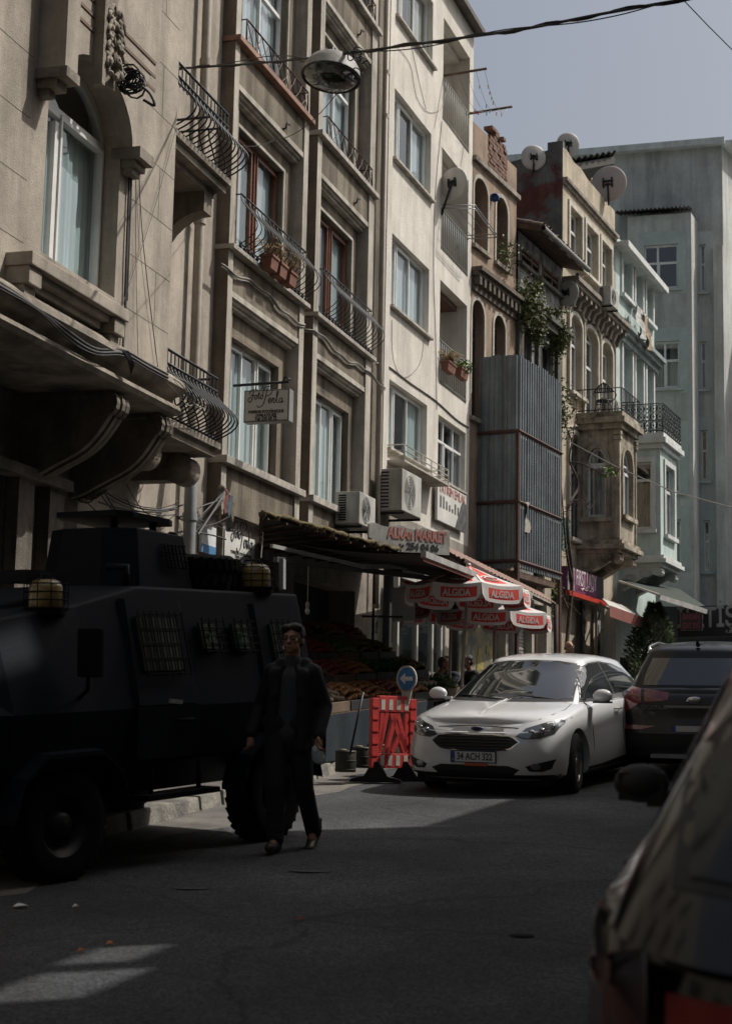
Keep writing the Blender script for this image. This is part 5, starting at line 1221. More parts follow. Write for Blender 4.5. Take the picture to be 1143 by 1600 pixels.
# mirrors, handles, wipers, lines
for sg in (-1, 1):
    mb = MB(); mb.ball((sg * 1.0, .76, 1.03), (.115, .07, .078), 14); mb.box((sg * .88, .77, .985), (.12, .05, .03)); c.put(mb, 'door_mirror', carwhite)
    mb = MB(); mb.box((sg * 1.0, .76, .962), (.2, .1, .02)); c.put(mb, 'mirror_base', blackpl)
    for y in (-.18, -1.22):
        q = c.bvh.ray_cast(V((sg * 3, y, .86)), V((-sg, 0, 0)))[0]; mb = MB(); mb.tube([q + V((sg * .0, .1, 0)), q + V((sg * .035, .08, 0)), q + V((sg * .038, -.06, 0)), q + V((0, -.09, 0))], .014, 6, flat=.8); c.put(mb, 'door_handle', carwhite)
mb = MB()
def line_on(pts, ax, sg, r=.004, off=0):
    out = []
    for a, b in pts:
        o_, d_ = (V((sg * 3, a, b)), V((-sg, 0, 0))) if ax == 'x' else ((V((a, 5 * sg, b)), V((0, -sg, 0))) if ax == 'y' else (V((a, b, 4)), V((0, 0, -1))))
        h = c.bvh.ray_cast(o_, d_)
        if h[0] is not None: out.append(h[0] + off * (-d_))
    return out
gap = mat('panel_gap', (.03, .03, .03), .8)
for sg in (-1, 1):
    mb.tube(line_on([(.78, .3), (.80, .5), (.80, .7), (.82, .9), (.80, .97)], 'x', sg), .005, 4)
    mb.tube(line_on([(-.40, .28), (-.40, .5), (-.42, .75), (-.41, .98)], 'x', sg), .005, 4)
    mb.tube(line_on([(-1.15, .95), (-1.12, .8), (-.98, .66), (-.85, .5), (-.82, .3)], 'x', sg), .005, 4)
    mb.tube(line_on([(sg * .74, 1.1), (sg * .77, 1.4), (sg * .73, 1.7), (sg * .64, 1.88)], 'z', 1), .005, 4)
mb.tube(line_on([(x, .735 - .09 * (abs(x) / .5) ** 2 * .2) for x in [-.46 + .92 * k / 20 for k in range(21)]], 'y', 1), .005, 4)
c.put(mb, 'panel_gaps', gap)
mb = MB(); lo = c.bvh.ray_cast(V((.0, 5, 1.01)), V((0, -1, 0)))[0]
for x0, x1, z1_ in ((-.62, -.08, 1.03), (.02, .62, 1.03)):
    a = c.bvh.ray_cast(V((x0, 5, .99)), V((0, -1, 0)))[0] + V((0, .02, 0)); b = c.bvh.ray_cast(V((x1, 5, z1_)), V((0, -1, 0)))[0] + V((0, .02, 0)); mb.tube([a, b], .009, 5)
c.put(mb, 'wiper', blackpl)
for sg in (-1, 1):   # hood creases read as soft ridges
    pass
c.drape([(-.86, .30), (-.4, .30), (.5, .26), (1.0, .26), (1.0, .215), (-.9, .215)], 'x', 'sill_trim', blackpl, .004, sign=1); c.drape([(-.86, .30), (-.4, .30), (.5, .26), (1.0, .26), (1.0, .215), (-.9, .215)], 'x', 'sill_trim', blackpl, .004, sign=-1)
HATCH = c

# ---- dark crossover seen from behind, moving away
def shS(y): return sinterp([(-2.2, .98), (-1.9, 1.06), (0, 1.06), (1.0, 1.02), (1.9, .92), (2.2, .8)], y)
PS = dict(hw=.925, yf=2.2, yr=-2.2, nf=3.4, nr=4.0, lf=.5, lr=.42, wf=1.33, wr=-1.33, wrad=.355, arch=.41, shoulder=shS, crown=.8,
    levels=[(.24, .12, .1, .12), (.28, .05, .03, .03), (.42, .01, .0, .0), (.58, .0, .02, .0), (.66, .01, .03, .06), (lambda y: lerp(.66, shS(y), .5), .015, .06, .07), (lambda y: shS(y) - .06, .03, .08, .08), (lambda y: shS(y) - .015, .06, .12, .11), (lambda y: shS(y), .09, .16, .15)],
    cab=dict(hw0=.80, hw1=.60, f0=1.15, f1=.35, r0=-2.02, r1=-1.72, z0=lambda y: shS(y) - .03, z1=lambda y: sinterp([(-1.9, 1.49), (-1.2, 1.545), (0, 1.565), (.4, 1.54)], y)))
dkpaint = mat('near_black_car_paint', (.005, .006, .007), .3, var=.02, coat=.3, spec=.3)
hd = 18.5; h = rad(hd); f2 = V((math.sin(h), math.cos(h), 0)); r2 = V((math.cos(h), -math.sin(h), 0))
q = on_ground(970, 1216); pos = q + f2 * (1.9) + r2 * .9; pos = V((pos.x, pos.y, G(pos.x, pos.y)))
c = Car('dark_crossover', 'near-black crossover with roof rails and red tail lamps driving away beside the white hatchback', 'car', pos, hd, PS)
c.body([dkpaint]); mb = MB(); mb.box((0, 0, .27), (1.5, 3.9, .16)); c.put(mb, 'underbody', under)
for x in (-.8, .8):
    for y in (1.33, -1.33): c.wheel(x, y, 0)
c.drape([(-.62, 1.12), (.62, 1.12), (.60, 1.25), (.53, 1.44), (-.53, 1.44), (-.60, 1.25)], 'y', 'rear_window', cargl, .006, sign=-1)
c.drape([(-.7, 1.1), (.7, 1.1), (.55, 1.46), (-.55, 1.46)], 'y', 'windscreen', cargl, .006)
for sg in (-1, 1):
    c.drape([(.85, 1.1), (.4, 1.42), (0, 1.5), (-.9, 1.49), (-1.25, 1.42), (-1.5, 1.2), (-1.3, 1.13), (0, 1.09)], 'x', 'side_window', cargl, .006, sign=sg)
    c.drape([(sg * .62, .93), (sg * .64, 1.08), (sg * .86, 1.12), (sg * .91, 1.0), (sg * .88, .84), (sg * .8, .80)], 'y', 'tail_lamp', redl, .008, sign=-1, step=.04)
    c.drape([(sg * .3, .95), (sg * .3, 1.04), (sg * .6, 1.08), (sg * .585, .92)], 'y', 'tail_lamp', redl, .008, sign=-1, step=.04)
    c.drape([(sg * .62, .6), (sg * .84, .6), (sg * .84, .655), (sg * .45, .64)], 'y', 'reflector', redl, .008, sign=-1, step=.04)
    mb = MB(); mb.tube([V((sg * .6, .3, 1.53)), V((sg * .61, .2, 1.60)), V((sg * .62, -.6, 1.625)), V((sg * .61, -1.4, 1.58)), V((sg * .6, -1.55, 1.50))], .018, 6); c.put(mb, 'roof_rail', chrome)
    mb = MB(); mb.ball((sg * 1.0, .75, 1.12), (.12, .08, .09), 12); c.put(mb, 'door_mirror', dkpaint)
c.drape([(-.8, .3), (.8, .3), (.86, .56), (-.86, .56)], 'y', 'lower_bumper', blackpl, .006, sign=-1)
mb = MB(); mb.box((0, -2.2, .3), (1.0, .05, .05)); c.put(mb, 'skid_plate', chrome)
mb = MB(); mb.box((0, -2.115, .875), (.7, .03, .03)); mb.ball((0, -2.13, .95), (.09, .01, .045), 14); c.put(mb, 'tailgate_trim', chrome)
plate(c, -2.185, .60, '', sgn=-1)
mb = MB(); mb.tube([V((0, -1.6, 1.6)), V((0, -1.72, 1.66))], [.03, .008], 6); c.put(mb, 'roof_antenna', blackpl)
text('SPORTAGE', c.w((-.46, -2.135, .86)), c.M @ V((1, 0, 0)), c.M @ V((0, 0, 1)), .04, chrome, c.root, 'model_lettering', .002, width=.3)
SUV = c

# ---- parked dark car close to the camera (its rear left corner fills the lower right)
def shN(y): return sinterp([(-2.25, 1.0), (-2.0, 1.12), (-1.2, 1.12), (.3, 1.08), (1.2, 1.02), (2.25, .8)], y)
PN = dict(hw=.88, yf=2.2, yr=-2.2, nf=3.0, nr=3.0, lf=.55, lr=.55, wf=1.3, wr=-1.3, wrad=.315, arch=.36, shoulder=shN, crown=1.0,
    levels=[(.2, .10, .1, .1), (.25, .03, .03, .03), (.42, .0, .0, .0), (.56, .0, .02, .0), (.64, .012, .05, .03), (lambda y: lerp(.64, shN(y), .5), .02, .075, .06), (lambda y: shN(y) - .05, .03, .10, .09), (lambda y: shN(y) - .012, .06, .125, .12), (lambda y: shN(y), .10, .16, .16)],
    cab=dict(hw0=.79, hw1=.56, f0=1.2, f1=.35, r0=-2.12, r1=-1.72, z0=lambda y: shN(y) - .03, z1=lambda y: sinterp([(-1.8, 1.50), (-.9, 1.57), (0, 1.60), (.4, 1.58)], y)))
hd = 14; h = rad(hd); f2 = V((math.sin(h), math.cos(h), 0)); r2 = V((math.cos(h), -math.sin(h), 0))
corner = V((.46, 3.0, 0)); pos = corner + f2 * 2.05 + r2 * .80; pos = V((pos.x, pos.y, G(pos.x, pos.y) ))
c = Car('parked_dark_car', 'dark parked car in the near right corner, out of focus, with red tail lamp', 'car', pos, hd, PN)
greyp = mat('dark_bronze_car_paint', (.005, .005, .006), .2, var=.02, coat=.4, spec=.3)
c.body([greyp]); mb = MB(); mb.box((0, 0, .23), (1.4, 3.9, .16)); c.put(mb, 'underbody', under)
for x in (-.77, .77):
    for y in (1.3, -1.3): c.wheel(x, y, 0)
rg = [(-.64, 1.20), (-.3, 1.17), (.3, 1.17), (.64, 1.20), (.62, 1.38), (.52, 1.49), (-.52, 1.49), (-.62, 1.38)]
c.drape([(x * 1.05, z + (.015 if z > 1.2 else -.02)) for x, z in rg], 'y', 'rear_window_seal', blackpl, .003, sign=-1); c.drape(rg, 'y', 'rear_window', mat('blue_tinted_car_glass', (.010, .016, .020), .12, spec=.35), .007, sign=-1)
c.drape([(-.7, 1.13), (.7, 1.13), (.5, 1.52), (-.5, 1.52)], 'y', 'windscreen', cargl, .006)
for sg in (-1, 1):
    c.drape([(.85, 1.15), (.4, 1.45), (0, 1.53), (-.8, 1.52), (-1.2, 1.42), (-1.42, 1.22), (0, 1.14)], 'x', 'side_window', cargl, .006, sign=sg)
    c.drape([(.87, 1.14), (.4, 1.465), (0, 1.545), (-.8, 1.535), (-1.22, 1.43), (-1.45, 1.22), (-1.42, 1.21), (-1.2, 1.415), (-.8, 1.52), (0, 1.53), (.4, 1.45), (.86, 1.125)], 'x', 'window_chrome', chrome, .008, sign=sg)
    c.drape([(sg * .69, .80), (sg * .69, 1.0), (sg * .8, 1.03), (sg * .88, 1.0), (sg * .87, .80)], 'y', 'tail_lamp', mat('dark_red_lens', (.05, .004, .006), .12, coat=1), .008, sign=-1, step=.03)
    c.drape([(sg * .38, .78), (sg * .40, .96), (sg * .55, .99), (sg * .68, 1.0), (sg * .68, .82), (sg * .6, .76)], 'y', 'tail_lamp', mat('bright_red_lens', (.30, .01, .016), .12, coat=1, var=.1), .008, sign=-1, step=.03)
    mb = MB(); mb.ball((sg * .92, .80, 1.13), (.10, .05, .07), 14); mb.box((sg * .92, .80, 1.12), (.16, .07, .10)); mb.box((sg * .84, .80, 1.08), (.12, .06, .06)); c.put(mb, 'door_mirror', blackpl)
    for y in (-.15, -1.05):
        q = c.bvh.ray_cast(V((sg * 3, y, .98)), V((-sg, 0, 0)))[0]; mb = MB(); mb.tube([q + V((0, .1, 0)), q + V((sg * .04, .07, 0)), q + V((sg * .04, -.06, 0)), q + V((0, -.1, 0))], .014, 6); c.put(mb, 'door_handle', blackpl)
NEAR = c
# ================================================================ armoured police vehicle
apc_m = mat('dark_navy_armour_paint', (.004, .007, .013), .55, spec=.12, var=.1, scale=3, bump=.1, bscale=30)
apc_d = mat('black_rubber', (.006, .006, .007), .9, spec=.2, var=.2, scale=5)
class Rig:
    def __init__(s, name, label, cat, pos, head, group=None, tilt=True):
        h = rad(head); f = V((math.sin(h), math.cos(h), 0)); r = V((math.cos(h), -math.sin(h), 0))
        if tilt: f.z = GX * f.x + GY * f.y; r.z = GX * r.x + GY * r.y; f.normalize(); r.normalize()
        u = r.cross(f).normalized(); s.M = Matrix((r, f, u)).transposed(); s.O = V(pos); s.root = thing(name, label, cat, s.O, group)
    def w(s, p): return s.O + s.M @ V(p)
    def put(s, mb, name, m, parent=None, **k):
        q = MB(); q.v = [s.w(p) for p in mb.v]; q.f = mb.f; q.mi = mb.mi; q.sm = mb.sm; return q.build(name, m, parent or s.root, **k)
hd_a = 180 + 29.5; h = rad(hd_a); fa = V((math.sin(h), math.cos(h), 0)); ra = V((math.cos(h), -math.sin(h), 0))
nr_ = on_ground(412, 1311); Oa = nr_ + fa * 1.32 + ra * .80; Oa.z = G(Oa.x, Oa.y)
A = Rig('armoured_vehicle', 'near-black armoured police vehicle with turret, roof spare tyre and caged beacons', 'armoured vehicle', Oa, hd_a)
YR, YF = -1.92, 2.45
def zt(y): return interp([(-1.92, 2.05), (.35, 2.05), (1.05, 1.90), (1.9, 1.78), (2.1, 1.3), (2.3, 1.1)], y)
mb = MB(); st = []
for y in (-1.92, -1.9, .35, 1.05, 1.9, 2.1, 2.3):
    k = 1 if y < 2 else (.93 if y < 2.2 else .86); t = zt(y); zz_ = min(1.15, t - .12)
    st.append([V((sx * a * k, y, z)) for sx, a, z in ((1, 0, .48), (1, .5, .48), (1, .90, .75), (1, .95, zz_), (1, .74 if t > 1.5 else .86, t), (1, 0, t + .02), (-1, .0, t + .02), (-1, .74 if t > 1.5 else .86, t), (-1, .95, zz_), (-1, .90, .75), (-1, .5, .48))])
mb.grid(st, smooth=False, closed=True); mb.poly(st[0][::-1]); mb.poly(st[-1])
A.put(mb, 'hull', apc_m, bevel=.02)
for sx in (-1, 1):     # near side is x = -1
    for y in (1.33, -1.32):
        c_ = V((sx * .80, y, .385)); t = MB(); sg = sx; w_ = .125; r_ = .395; rim = .215
        Ms = Matrix.Rotation(rad(-6 if y > 0 else 0), 3, 'Z')
        t.lathe([(rim, -w_), (r_ - .08, -w_ * 1.1), (r_ - .02, -w_), (r_ - .012, -w_ * .8), (r_ - .012, w_ * .8), (r_ - .02, w_), (r_ - .08, w_ * 1.1), (rim, w_)], c_, 'X', 44, M=Ms)
        for k in range(30):
            a = 2 * math.pi * k / 30
            for q in (-1, 1):
                M2 = Ms @ Matrix.Rotation(a, 3, 'X') @ Matrix.Rotation(q * .35, 3, 'Z'); t.box(c_ + Ms @ (Matrix.Rotation(a + q * .05, 3, 'X') @ V((q * w_ * .5, 0, r_ - .008))), (w_ * .85, .05, .035), M2)
        ty = A.put(t, 'wheel', apc_d)
        t = MB(); t.lathe([(rim + .01, sg * w_), (rim - .03, sg * w_ * .8), (rim - .05, sg * w_ * .3), (.09, sg * w_ * .35), (.085, sg * w_ * .8), (.06, sg * w_ * .9), (0, sg * w_ * 1.02)], c_, 'X', 30, M=Ms)
        for k in range(8): a = k * math.pi / 4; t.ball(c_ + Ms @ V((sg * w_ * .5, .14 * math.cos(a), .14 * math.sin(a))), .014, 6)
        A.put(t, 'rim', mat('steel_rim_dark', (.012, .013, .015), .5, metal=.4, var=.2), ty)
        fl = MB(); P_ = [(-.58, .5), (-.5, .72), (-.28, .87), (.30, .87), (.52, .72), (.62, .46)]
        for i in range(5):
            (a0, z0_), (a1, z1_) = P_[i], P_[i + 1]; fl.box8([V((sx * .8, y + a0, z0_)), V((sx * .8, y + a1, z1_)), V((sx * 1.02, y + a1, z1_ - .02)), V((sx * 1.02, y + a0, z0_ - .02)), V((sx * .8, y + a0, z0_ + .035)), V((sx * .8, y + a1, z1_ + .035)), V((sx * 1.02, y + a1, z1_ + .012)), V((sx * 1.02, y + a0, z0_ + .012))])
        A.put(fl, 'fender', apc_m)
    # doors with caged windows
    def side(y, z, o=0):   # point on the sloped upper side
        return V((sx * (.95 - .21 * (z - 1.15) / .9 + o), y, z))
    for y0, y1, z0_, z1_, nm in ((-.15, .62, .78, 1.95, 'door'), (-1.78, -1.1, .8, 1.95, 'rear_side_hatch')):
        mb = MB(); mb.box8([side(y0, 1.17, .0), side(y1, 1.17, 0), side(y1 - .02, 1.17, .03), side(y0 + .02, 1.17, .03), side(y0, z1_, 0), side(y1, z1_, 0), side(y1 - .05, z1_, .03), side(y0 + .05, z1_, .03)])
        d_ = A.put(mb, nm, apc_m)
        mb = MB(); mb.box8([V((sx * .93, y0, z0_)), V((sx * .93, y1, z0_)), V((sx * .975, y1, z0_)), V((sx * .975, y0, z0_)), V((sx * .93, y0, 1.16)), V((sx * .93, y1, 1.16)), V((sx * .98, y1, 1.16)), V((sx * .98, y0, 1.16))]); A.put(mb, 'door_panel', apc_m, d_)
        mb = MB(); mb.tube([V((sx * .97, y0 + .12, 1.05)), V((sx * 1.01, y0 + .13, 1.05)), V((sx * 1.01, y0 + .3, 1.05)), V((sx * .97, y0 + .31, 1.05))], .014, 6); A.put(mb, 'handle', apc_d, d_)
    for y0, y1, z0_, z1_ in ((.0, .5, 1.42, 1.82), (-.55, -.3, 1.58, 1.78), (-1.0, -.75, 1.58, 1.78), (-1.62, -1.3, 1.5, 1.78)):
        mb = MB(); mb.box8([side(y0, z0_, .02), side(y1, z0_, .02), side(y1, z0_, .05), side(y0, z0_, .05), side(y0, z1_, .02), side(y1, z1_, .02), side(y1, z1_, .05), side(y0, z1_, .05)]); f_ = A.put(mb, 'armoured_window', mat('thick_green_glass', (.03, .045, .04), .05, coat=1, var=.3, scale=14))
        mb = MB(); n = max(3, int((y1 - y0) / .07))
        for k in range(n + 1): y = y0 - .02 + (y1 - y0 + .04) * k / n; mb.tube([side(y, z0_ - .04, .09), side(y, z1_ + .04, .09)], .006, 4)
        for k in range(5): z = z0_ - .02 + (z1_ - z0_ + .04) * k / 4; mb.tube([side(y0 - .03, z, .09), side(y1 + .03, z, .09)], .006, 4)
        A.put(mb, 'window_cage', apc_d, f_)
    for y_ in (-.425, -.875):
        mb = MB(); mb.box(side(y_, 1.66, .055), (.01, .07, .09)); A.put(mb, 'lit_vision_port', mat('port_light_green', (.22, .30, .22), .3))  # light seen through the hull, put in as a paler green colour
    mb = MB(); mb.box((sx * .93, 0.1, .5), (.2, .9, .04)); mb.tube([V((sx * .93, -.2, .5)), V((sx * .93, -.2, .75))], .02, 5); mb.tube([V((sx * .93, .4, .5)), V((sx * .93, .4, .75))], .02, 5); A.put(mb, 'side_step', apc_d)
    mb = MB(); mb.tube([V((sx * .85, 1.2, 1.2)), V((sx * 1.02, 1.25, 1.3)), V((sx * 1.05, 1.27, 1.5))], .015, 6); mm = MB(); mm.box(V((sx * 1.06, 1.27, 1.56)), (.2, .06, .34)); m_ = A.put(mm, 'mirror', apc_d, bevel=.02); A.put(mb, 'mirror_arm', apc_d, m_)
mb = MB(); mb.box8([V((-.66, 1.92, 1.75)), V((.66, 1.92, 1.75)), V((.7, 2.09, 1.34)), V((-.7, 2.09, 1.34)), V((-.66, 1.96, 1.75)), V((.66, 1.96, 1.75)), V((.7, 2.13, 1.36)), V((-.7, 2.13, 1.36))]); A.put(mb, 'windscreen', mat('thick_green_glass', (.02, .03, .03)))
# turret shield
yt = -.34
mb = MB(); T = [(-.40, -.36), (.40, -.36), (.43, .3), (.2, .44), (-.2, .44), (-.43, .3)]; B_ = [(x * 1.16, y * 1.14) for x, y in T]
vs = [V((x, yt + y, 2.045)) for x, y in B_] + [V((x, yt + y, 2.50 + .03 * (y > 0))) for x, y in T]; mb.mesh(vs, [(5, 4, 3, 2, 1, 0), (6, 7, 8, 9, 10, 11)] + [(i, (i + 1) % 6, 6 + (i + 1) % 6, 6 + i) for i in range(6)], False)
tu = A.put(mb, 'turret', apc_m, bevel=.012)
mb = MB()
for k in range(6): mb.tube([V((-.495 + .012 * j, yt - .28 + .05 * k, 2.22 + .05 * j)) for j in range(5)], .007, 4)
for j in range(4): mb.tube([V((-.485 + .012 * j, yt - .32, 2.23 + .06 * j)), V((-.485 + .012 * j, yt + .02, 2.23 + .06 * j))], .007, 4)
mb.tube([V((-.25 + .06 * math.cos(a), yt - .4, 2.47 + .06 * math.sin(a))) for a in [k * .7 for k in range(9)]], .018, 6)
A.put(mb, 'turret_cage', apc_d, tu)
mb = MB(); ld = [(-.30, -.36), (.32, -.36), (.38, -.24), (.38, .24), (.3, .38), (-.3, .38), (-.36, .24), (-.36, -.24)]
mb.prism([V((x, yt + y + .02, 2.60 + .06 * y)) for x, y in ld], V((0, 0, .045))); 
for x in (-.2, .2): mb.tube([V((x, yt - .22, 2.5)), V((x, yt - .2, 2.6))], .03, 6)
A.put(mb, 'turret_hatch_lid', apc_m, tu)
# roof spare tyre lying flat
mb = MB(); c_ = V((-.12, -1.12, 2.21)); r_ = .45
mb.lathe([(.28, -.13), (r_ - .06, -.15), (r_, -.1), (r_, .1), (r_ - .06, .15), (.28, .13)], c_, 'Z', 40)
for k in range(36):
    a = 2 * math.pi * k / 36
    for q in (-1, 1): mb.box(c_ + Matrix.Rotation(a + q * .04, 3, 'Z') @ V((r_ + .006, 0, q * .07)), (.035, .05, .1), Matrix.Rotation(a, 3, 'Z') @ Matrix.Rotation(q * .3, 3, 'X'))
tag(A.put(mb, 'spare_tyre', apc_d), None, None)
amber = mat('dusty_amber_lens', (.34, .25, .09), .3, var=.3, scale=7, coat=.6)
def beacon(px, py, d, r_, h_):
    p = at_depth(px, py, d); lp = A.M.inverted() @ (p - A.O)
    mb = MB(); mb.lathe([(r_ * .95, -.0), (r_, .02), (r_ * .96, h_ * .72), (r_ * .8, h_ * .92), (r_ * .5, h_), (0, h_ * 1.02)], lp, 'Z', 24); b_ = A.put(mb, 'beacon', amber)
    mb = MB(); R2 = r_ + .03
    for k in range(10):
        a = 2 * math.pi * k / 10; mb.tube([lp + V((R2 * math.cos(a), R2 * math.sin(a), z)) for z in (-.02, h_ * .85)] + [lp + V((R2 * .6 * math.cos(a), R2 * .6 * math.sin(a), h_ + .03)), lp + V((0, 0, h_ + .04))], .005, 4)
    for z in (0, h_ * .28, h_ * .56, h_ * .85): mb.tube([lp + V((R2 * math.cos(a), R2 * math.sin(a), z)) for a in [k * math.pi / 10 for k in range(20)]], .005, 4, closed=True)
    A.put(mb, 'beacon_cage', apc_d, b_)
    mb = MB(); mb.lathe([(r_ * 1.15, -.05), (r_ * 1.2, -.01), (0, -.005)], lp, 'Z', 20); mb.tube([lp - V((0, 0, .05)), V((lp.x, lp.y, min(lp.z - .1, zt(lp.y) - .05)))], .03, 6); A.put(mb, 'beacon_base', apc_d, b_)
beacon(72, 950, 10.95, .122, .2); beacon(400, 918, 13.3, .125, .2)
p = at_depth(441, 897, 14.1); lp = A.M.inverted() @ (p - A.O); mb = MB(); mb.box(lp, (.04, .30, .27), Matrix.Rotation(rad(28), 3, 'Z')); A.put(mb, 'roof_panel', mat('grey_panel', (.25, .26, .26), .6, var=.1))
mb = MB(); mb.box((0, -1.0, 2.09), (1.3, .06, .08)); mb.box((-.3, 1.0, 2.1), (.3, .5, .09)); mb.tube([V((-.6, .3, 2.05)), V((-.6, .3, 2.2)), V((-.45, .35, 2.2))], .03, 6); A.put(mb, 'roof_fittings', apc_m)
# flag decal and number
def sideP(y, z, o=.04): return A.w(V((-(.95 - .21 * (z - 1.15) / .9 + o), y, z)))
nrm = (A.M @ V((-1, 0, .28))).normalized(); upv = (A.M @ V((.24, 0, .82))).normalized(); rgt = -(A.M @ V((0, 1, 0)))
mb = MB(); ctr = at_depth(52, 980, 10.75); fr_u = (A.M @ V((0, 0, 1))); 
mb.box8([ctr + rgt * x * .1 + fr_u * z * .055 - A.M @ V((1, 0, 0)) * o for z, o, x in ((-1, 0, -1), (-1, 0, 1), (-1, -.006, 1), (-1, -.006, -1), (1, 0, -1), (1, 0, 1), (1, -.006, 1), (1, -.006, -1))])
fo = mb.build('flag_decal', mat('flag_red', (.30, .015, .02), .7), A.root)
mb = MB(); n_ = -(A.M @ V((1, 0, 0)))
cres = [(.028 * math.cos(a), .028 * math.sin(a)) for a in [rad(40) + rad(280) * k / 16 for k in range(17)]]; inn = [(.008 + .022 * math.cos(a), .022 * math.sin(a)) for a in [rad(320) - rad(280) * k / 16 for k in range(17)]]
q_ = [(a[0], a[1]) for a in cres]; w2 = inn[::-1]
for k in range(16): mb.poly([ctr + n_ * .008 + rgt * x + fr_u * z for x, z in (q_[k], q_[k + 1], w2[k + 1], w2[k])])
mb.poly([ctr + n_ * .008 + rgt * (.034 + (.014 if k % 2 == 0 else .006) * math.cos(k * math.pi / 5)) + fr_u * ((.014 if k % 2 == 0 else .006) * math.sin(k * math.pi / 5)) for k in range(10)])
mb.build('crescent_and_star', mat('flag_white', (.7, .7, .7), .7), fo)
text('71', sideP(-1.55, 1.5, .055), rgt, upv, .3, mat('number_white', (.4, .43, .45), .7), A.root, 'unit_number', .002, width=.2)
mb = MB(); mb.box(A.M.inverted() @ (at_depth(275, 1096, 11.2) - A.O), (.02, .14, .03), Matrix.Rotation(.1, 3, 'X')); A.put(mb, 'step_plate', mat('grey_panel', (.25, .26, .26)))

# ================================================================ people
def solid(parts, voxel, smooth=6):
    mb = MB()
    for q in parts:
        if q[0] == 'e': mb.ball(q[1], q[2], 20, M=q[3] if len(q) > 3 else None); continue
        a, b, r0, r1 = V(q[0]), V(q[1]), q[2], q[3]; L = (b - a).length; ax = (b - a).normalized() if L > 1e-6 else V((0, 0, 1)); fl = q[4] if len(q) > 4 else 1
        prof = [(r0 * math.sin(t), -r0 * math.cos(t)) for t in [math.pi / 2 * k / 5 for k in range(6)]] + [(r1 * math.cos(t), L + r1 * math.sin(t)) for t in [math.pi / 2 * k / 5 for k in range(6)]]
        Mr = ax.to_track_quat('Z', 'Y').to_matrix() if abs(ax.z) < .85 else V((0, 0, 1)).rotation_difference(ax).to_matrix()
        i0 = len(mb.v); mb.lathe(prof, a, 'Z', 18, M=Mr)
        if fl != 1:
            for k in range(i0, len(mb.v)):
                d = mb.v[k] - a; t = d.dot(ax); e = d - ax * t; mb.v[k] = a + ax * t + V((e.x, e.y * fl, e.z))
    me = bpy.data.meshes.new('t'); me.from_pydata(mb.v, [], mb.f); o = bpy.data.objects.new('t', me); COL.objects.link(o)
    bm = bmesh.new(); bm.from_mesh(me); bmesh.ops.remove_doubles(bm, verts=bm.verts, dist=1e-6); bmesh.ops.recalc_face_normals(bm, faces=bm.faces); bm.to_mesh(me); bm.free()
    m = o.modifiers.new('r', 'REMESH'); m.mode = 'VOXEL'; m.voxel_size = voxel
    if smooth: m = o.modifiers.new('s', 'SMOOTH'); m.iterations = smooth; m.factor = .5
    dg = bpy.context.evaluated_depsgraph_get(); dg.update(); r = bpy.data.meshes.new_from_object(o.evaluated_get(dg)); out = MB(); out.mesh([v.co.copy() for v in r.vertices], [tuple(p.vertices) for p in r.polygons], True)
    bpy.data.objects.remove(o); bpy.data.meshes.remove(me); bpy.data.meshes.remove(r); return out
def head_parts(c, s=1.0, yaw=0, tilt=0):
    c = V(c); Mz = Matrix.Rotation(yaw, 3, 'Z') @ Matrix.Rotation(tilt, 3, 'X')
    def E(p, r): return ('e', c + Mz @ (V(p) * s), tuple(x * s for x in r), Mz)
    return [E((0, -.012, .03), (.077, .095, .088)), E((0, .028, -.035), (.058, .062, .075)), E((0, .062, -.088), (.026, .024, .022)), E((-.03, .03, -.06), (.035, .04, .04)), E((.03, .03, -.06), (.035, .04, .04)),
            E((0, .093, -.012), (.012, .018, .03)), E((0, .104, -.028), (.018, .016, .013)), E((0, .082, -.058), (.024, .014, .008)), E((0, .078, -.068), (.022, .013, .008)), E((0, .08, .028), (.05, .012, .01)),
            E((-.076, -.008, -.01), (.012, .022, .034)), E((.076, -.008, -.01), (.012, .022, .034)), E((-.035, .06, -.015), (.026, .02, .02)), E((.035, .06, -.015), (.026, .02, .02))]
def hand(w, d, side, curl=.5, up=V((0, 1, 0))):
    """palm at w pointing along d; five fingers, thumb on side"""
    d = V(d).normalized(); x = V(side).normalized(); x = (x - d * x.dot(d)).normalized(); n = d.cross(x); P_ = []
    P_.append((w, w + d * .075, .028, .032)); 
    for i, (o, L, r) in enumerate(((-.03, .068, .0085), (-.01, .078, .009), (.01, .074, .0088), (.029, .058, .0078))):
        b = w + d * .08 + x * o * 1.0; m = b + (d * math.cos(curl * .6) + n * math.sin(curl * .6)) * L * .5; t = m + (d * math.cos(curl * 1.7) + n * math.sin(curl * 1.7)) * L * .5
        P_.append((w + d * .03 + x * o * .8, b, .012, r)); P_.append((b, m, r, r * .95)); P_.append((m, t, r * .95, r * .8))
    b = w + d * .02 - x * .03; m = b + (d * .7 - x * .6 + n * .35).normalized() * .035; t = m + (d * .9 - x * .1 + n * .4).normalized() * .03
    P_ += [(b, m, .012, .010), (m, t, .010, .008)]; return P_
skin = mat('skin', (.36, .20, .13), .55, var=.06, scale=12)
skin_d = mat('tanned_skin', (.28, .15, .10), .55, var=.08, scale=12)
hair_b = mat('dark_hair', (.012, .010, .009), .6, var=.3, scale=40, bump=.6, bscale=120)
hair_g = mat('grey_hair', (.12, .11, .10), .7, var=.3, scale=40, bump=.6, bscale=120)
# walking man; local frame: +Y toward where he looks (to the camera), +X his left... mirrored to image right
pm = on_ground(444, 1330); pm.z = G(pm.x, pm.y)
camdir = (CAM - pm); hdm = math.degrees(math.atan2(camdir.x, camdir.y))
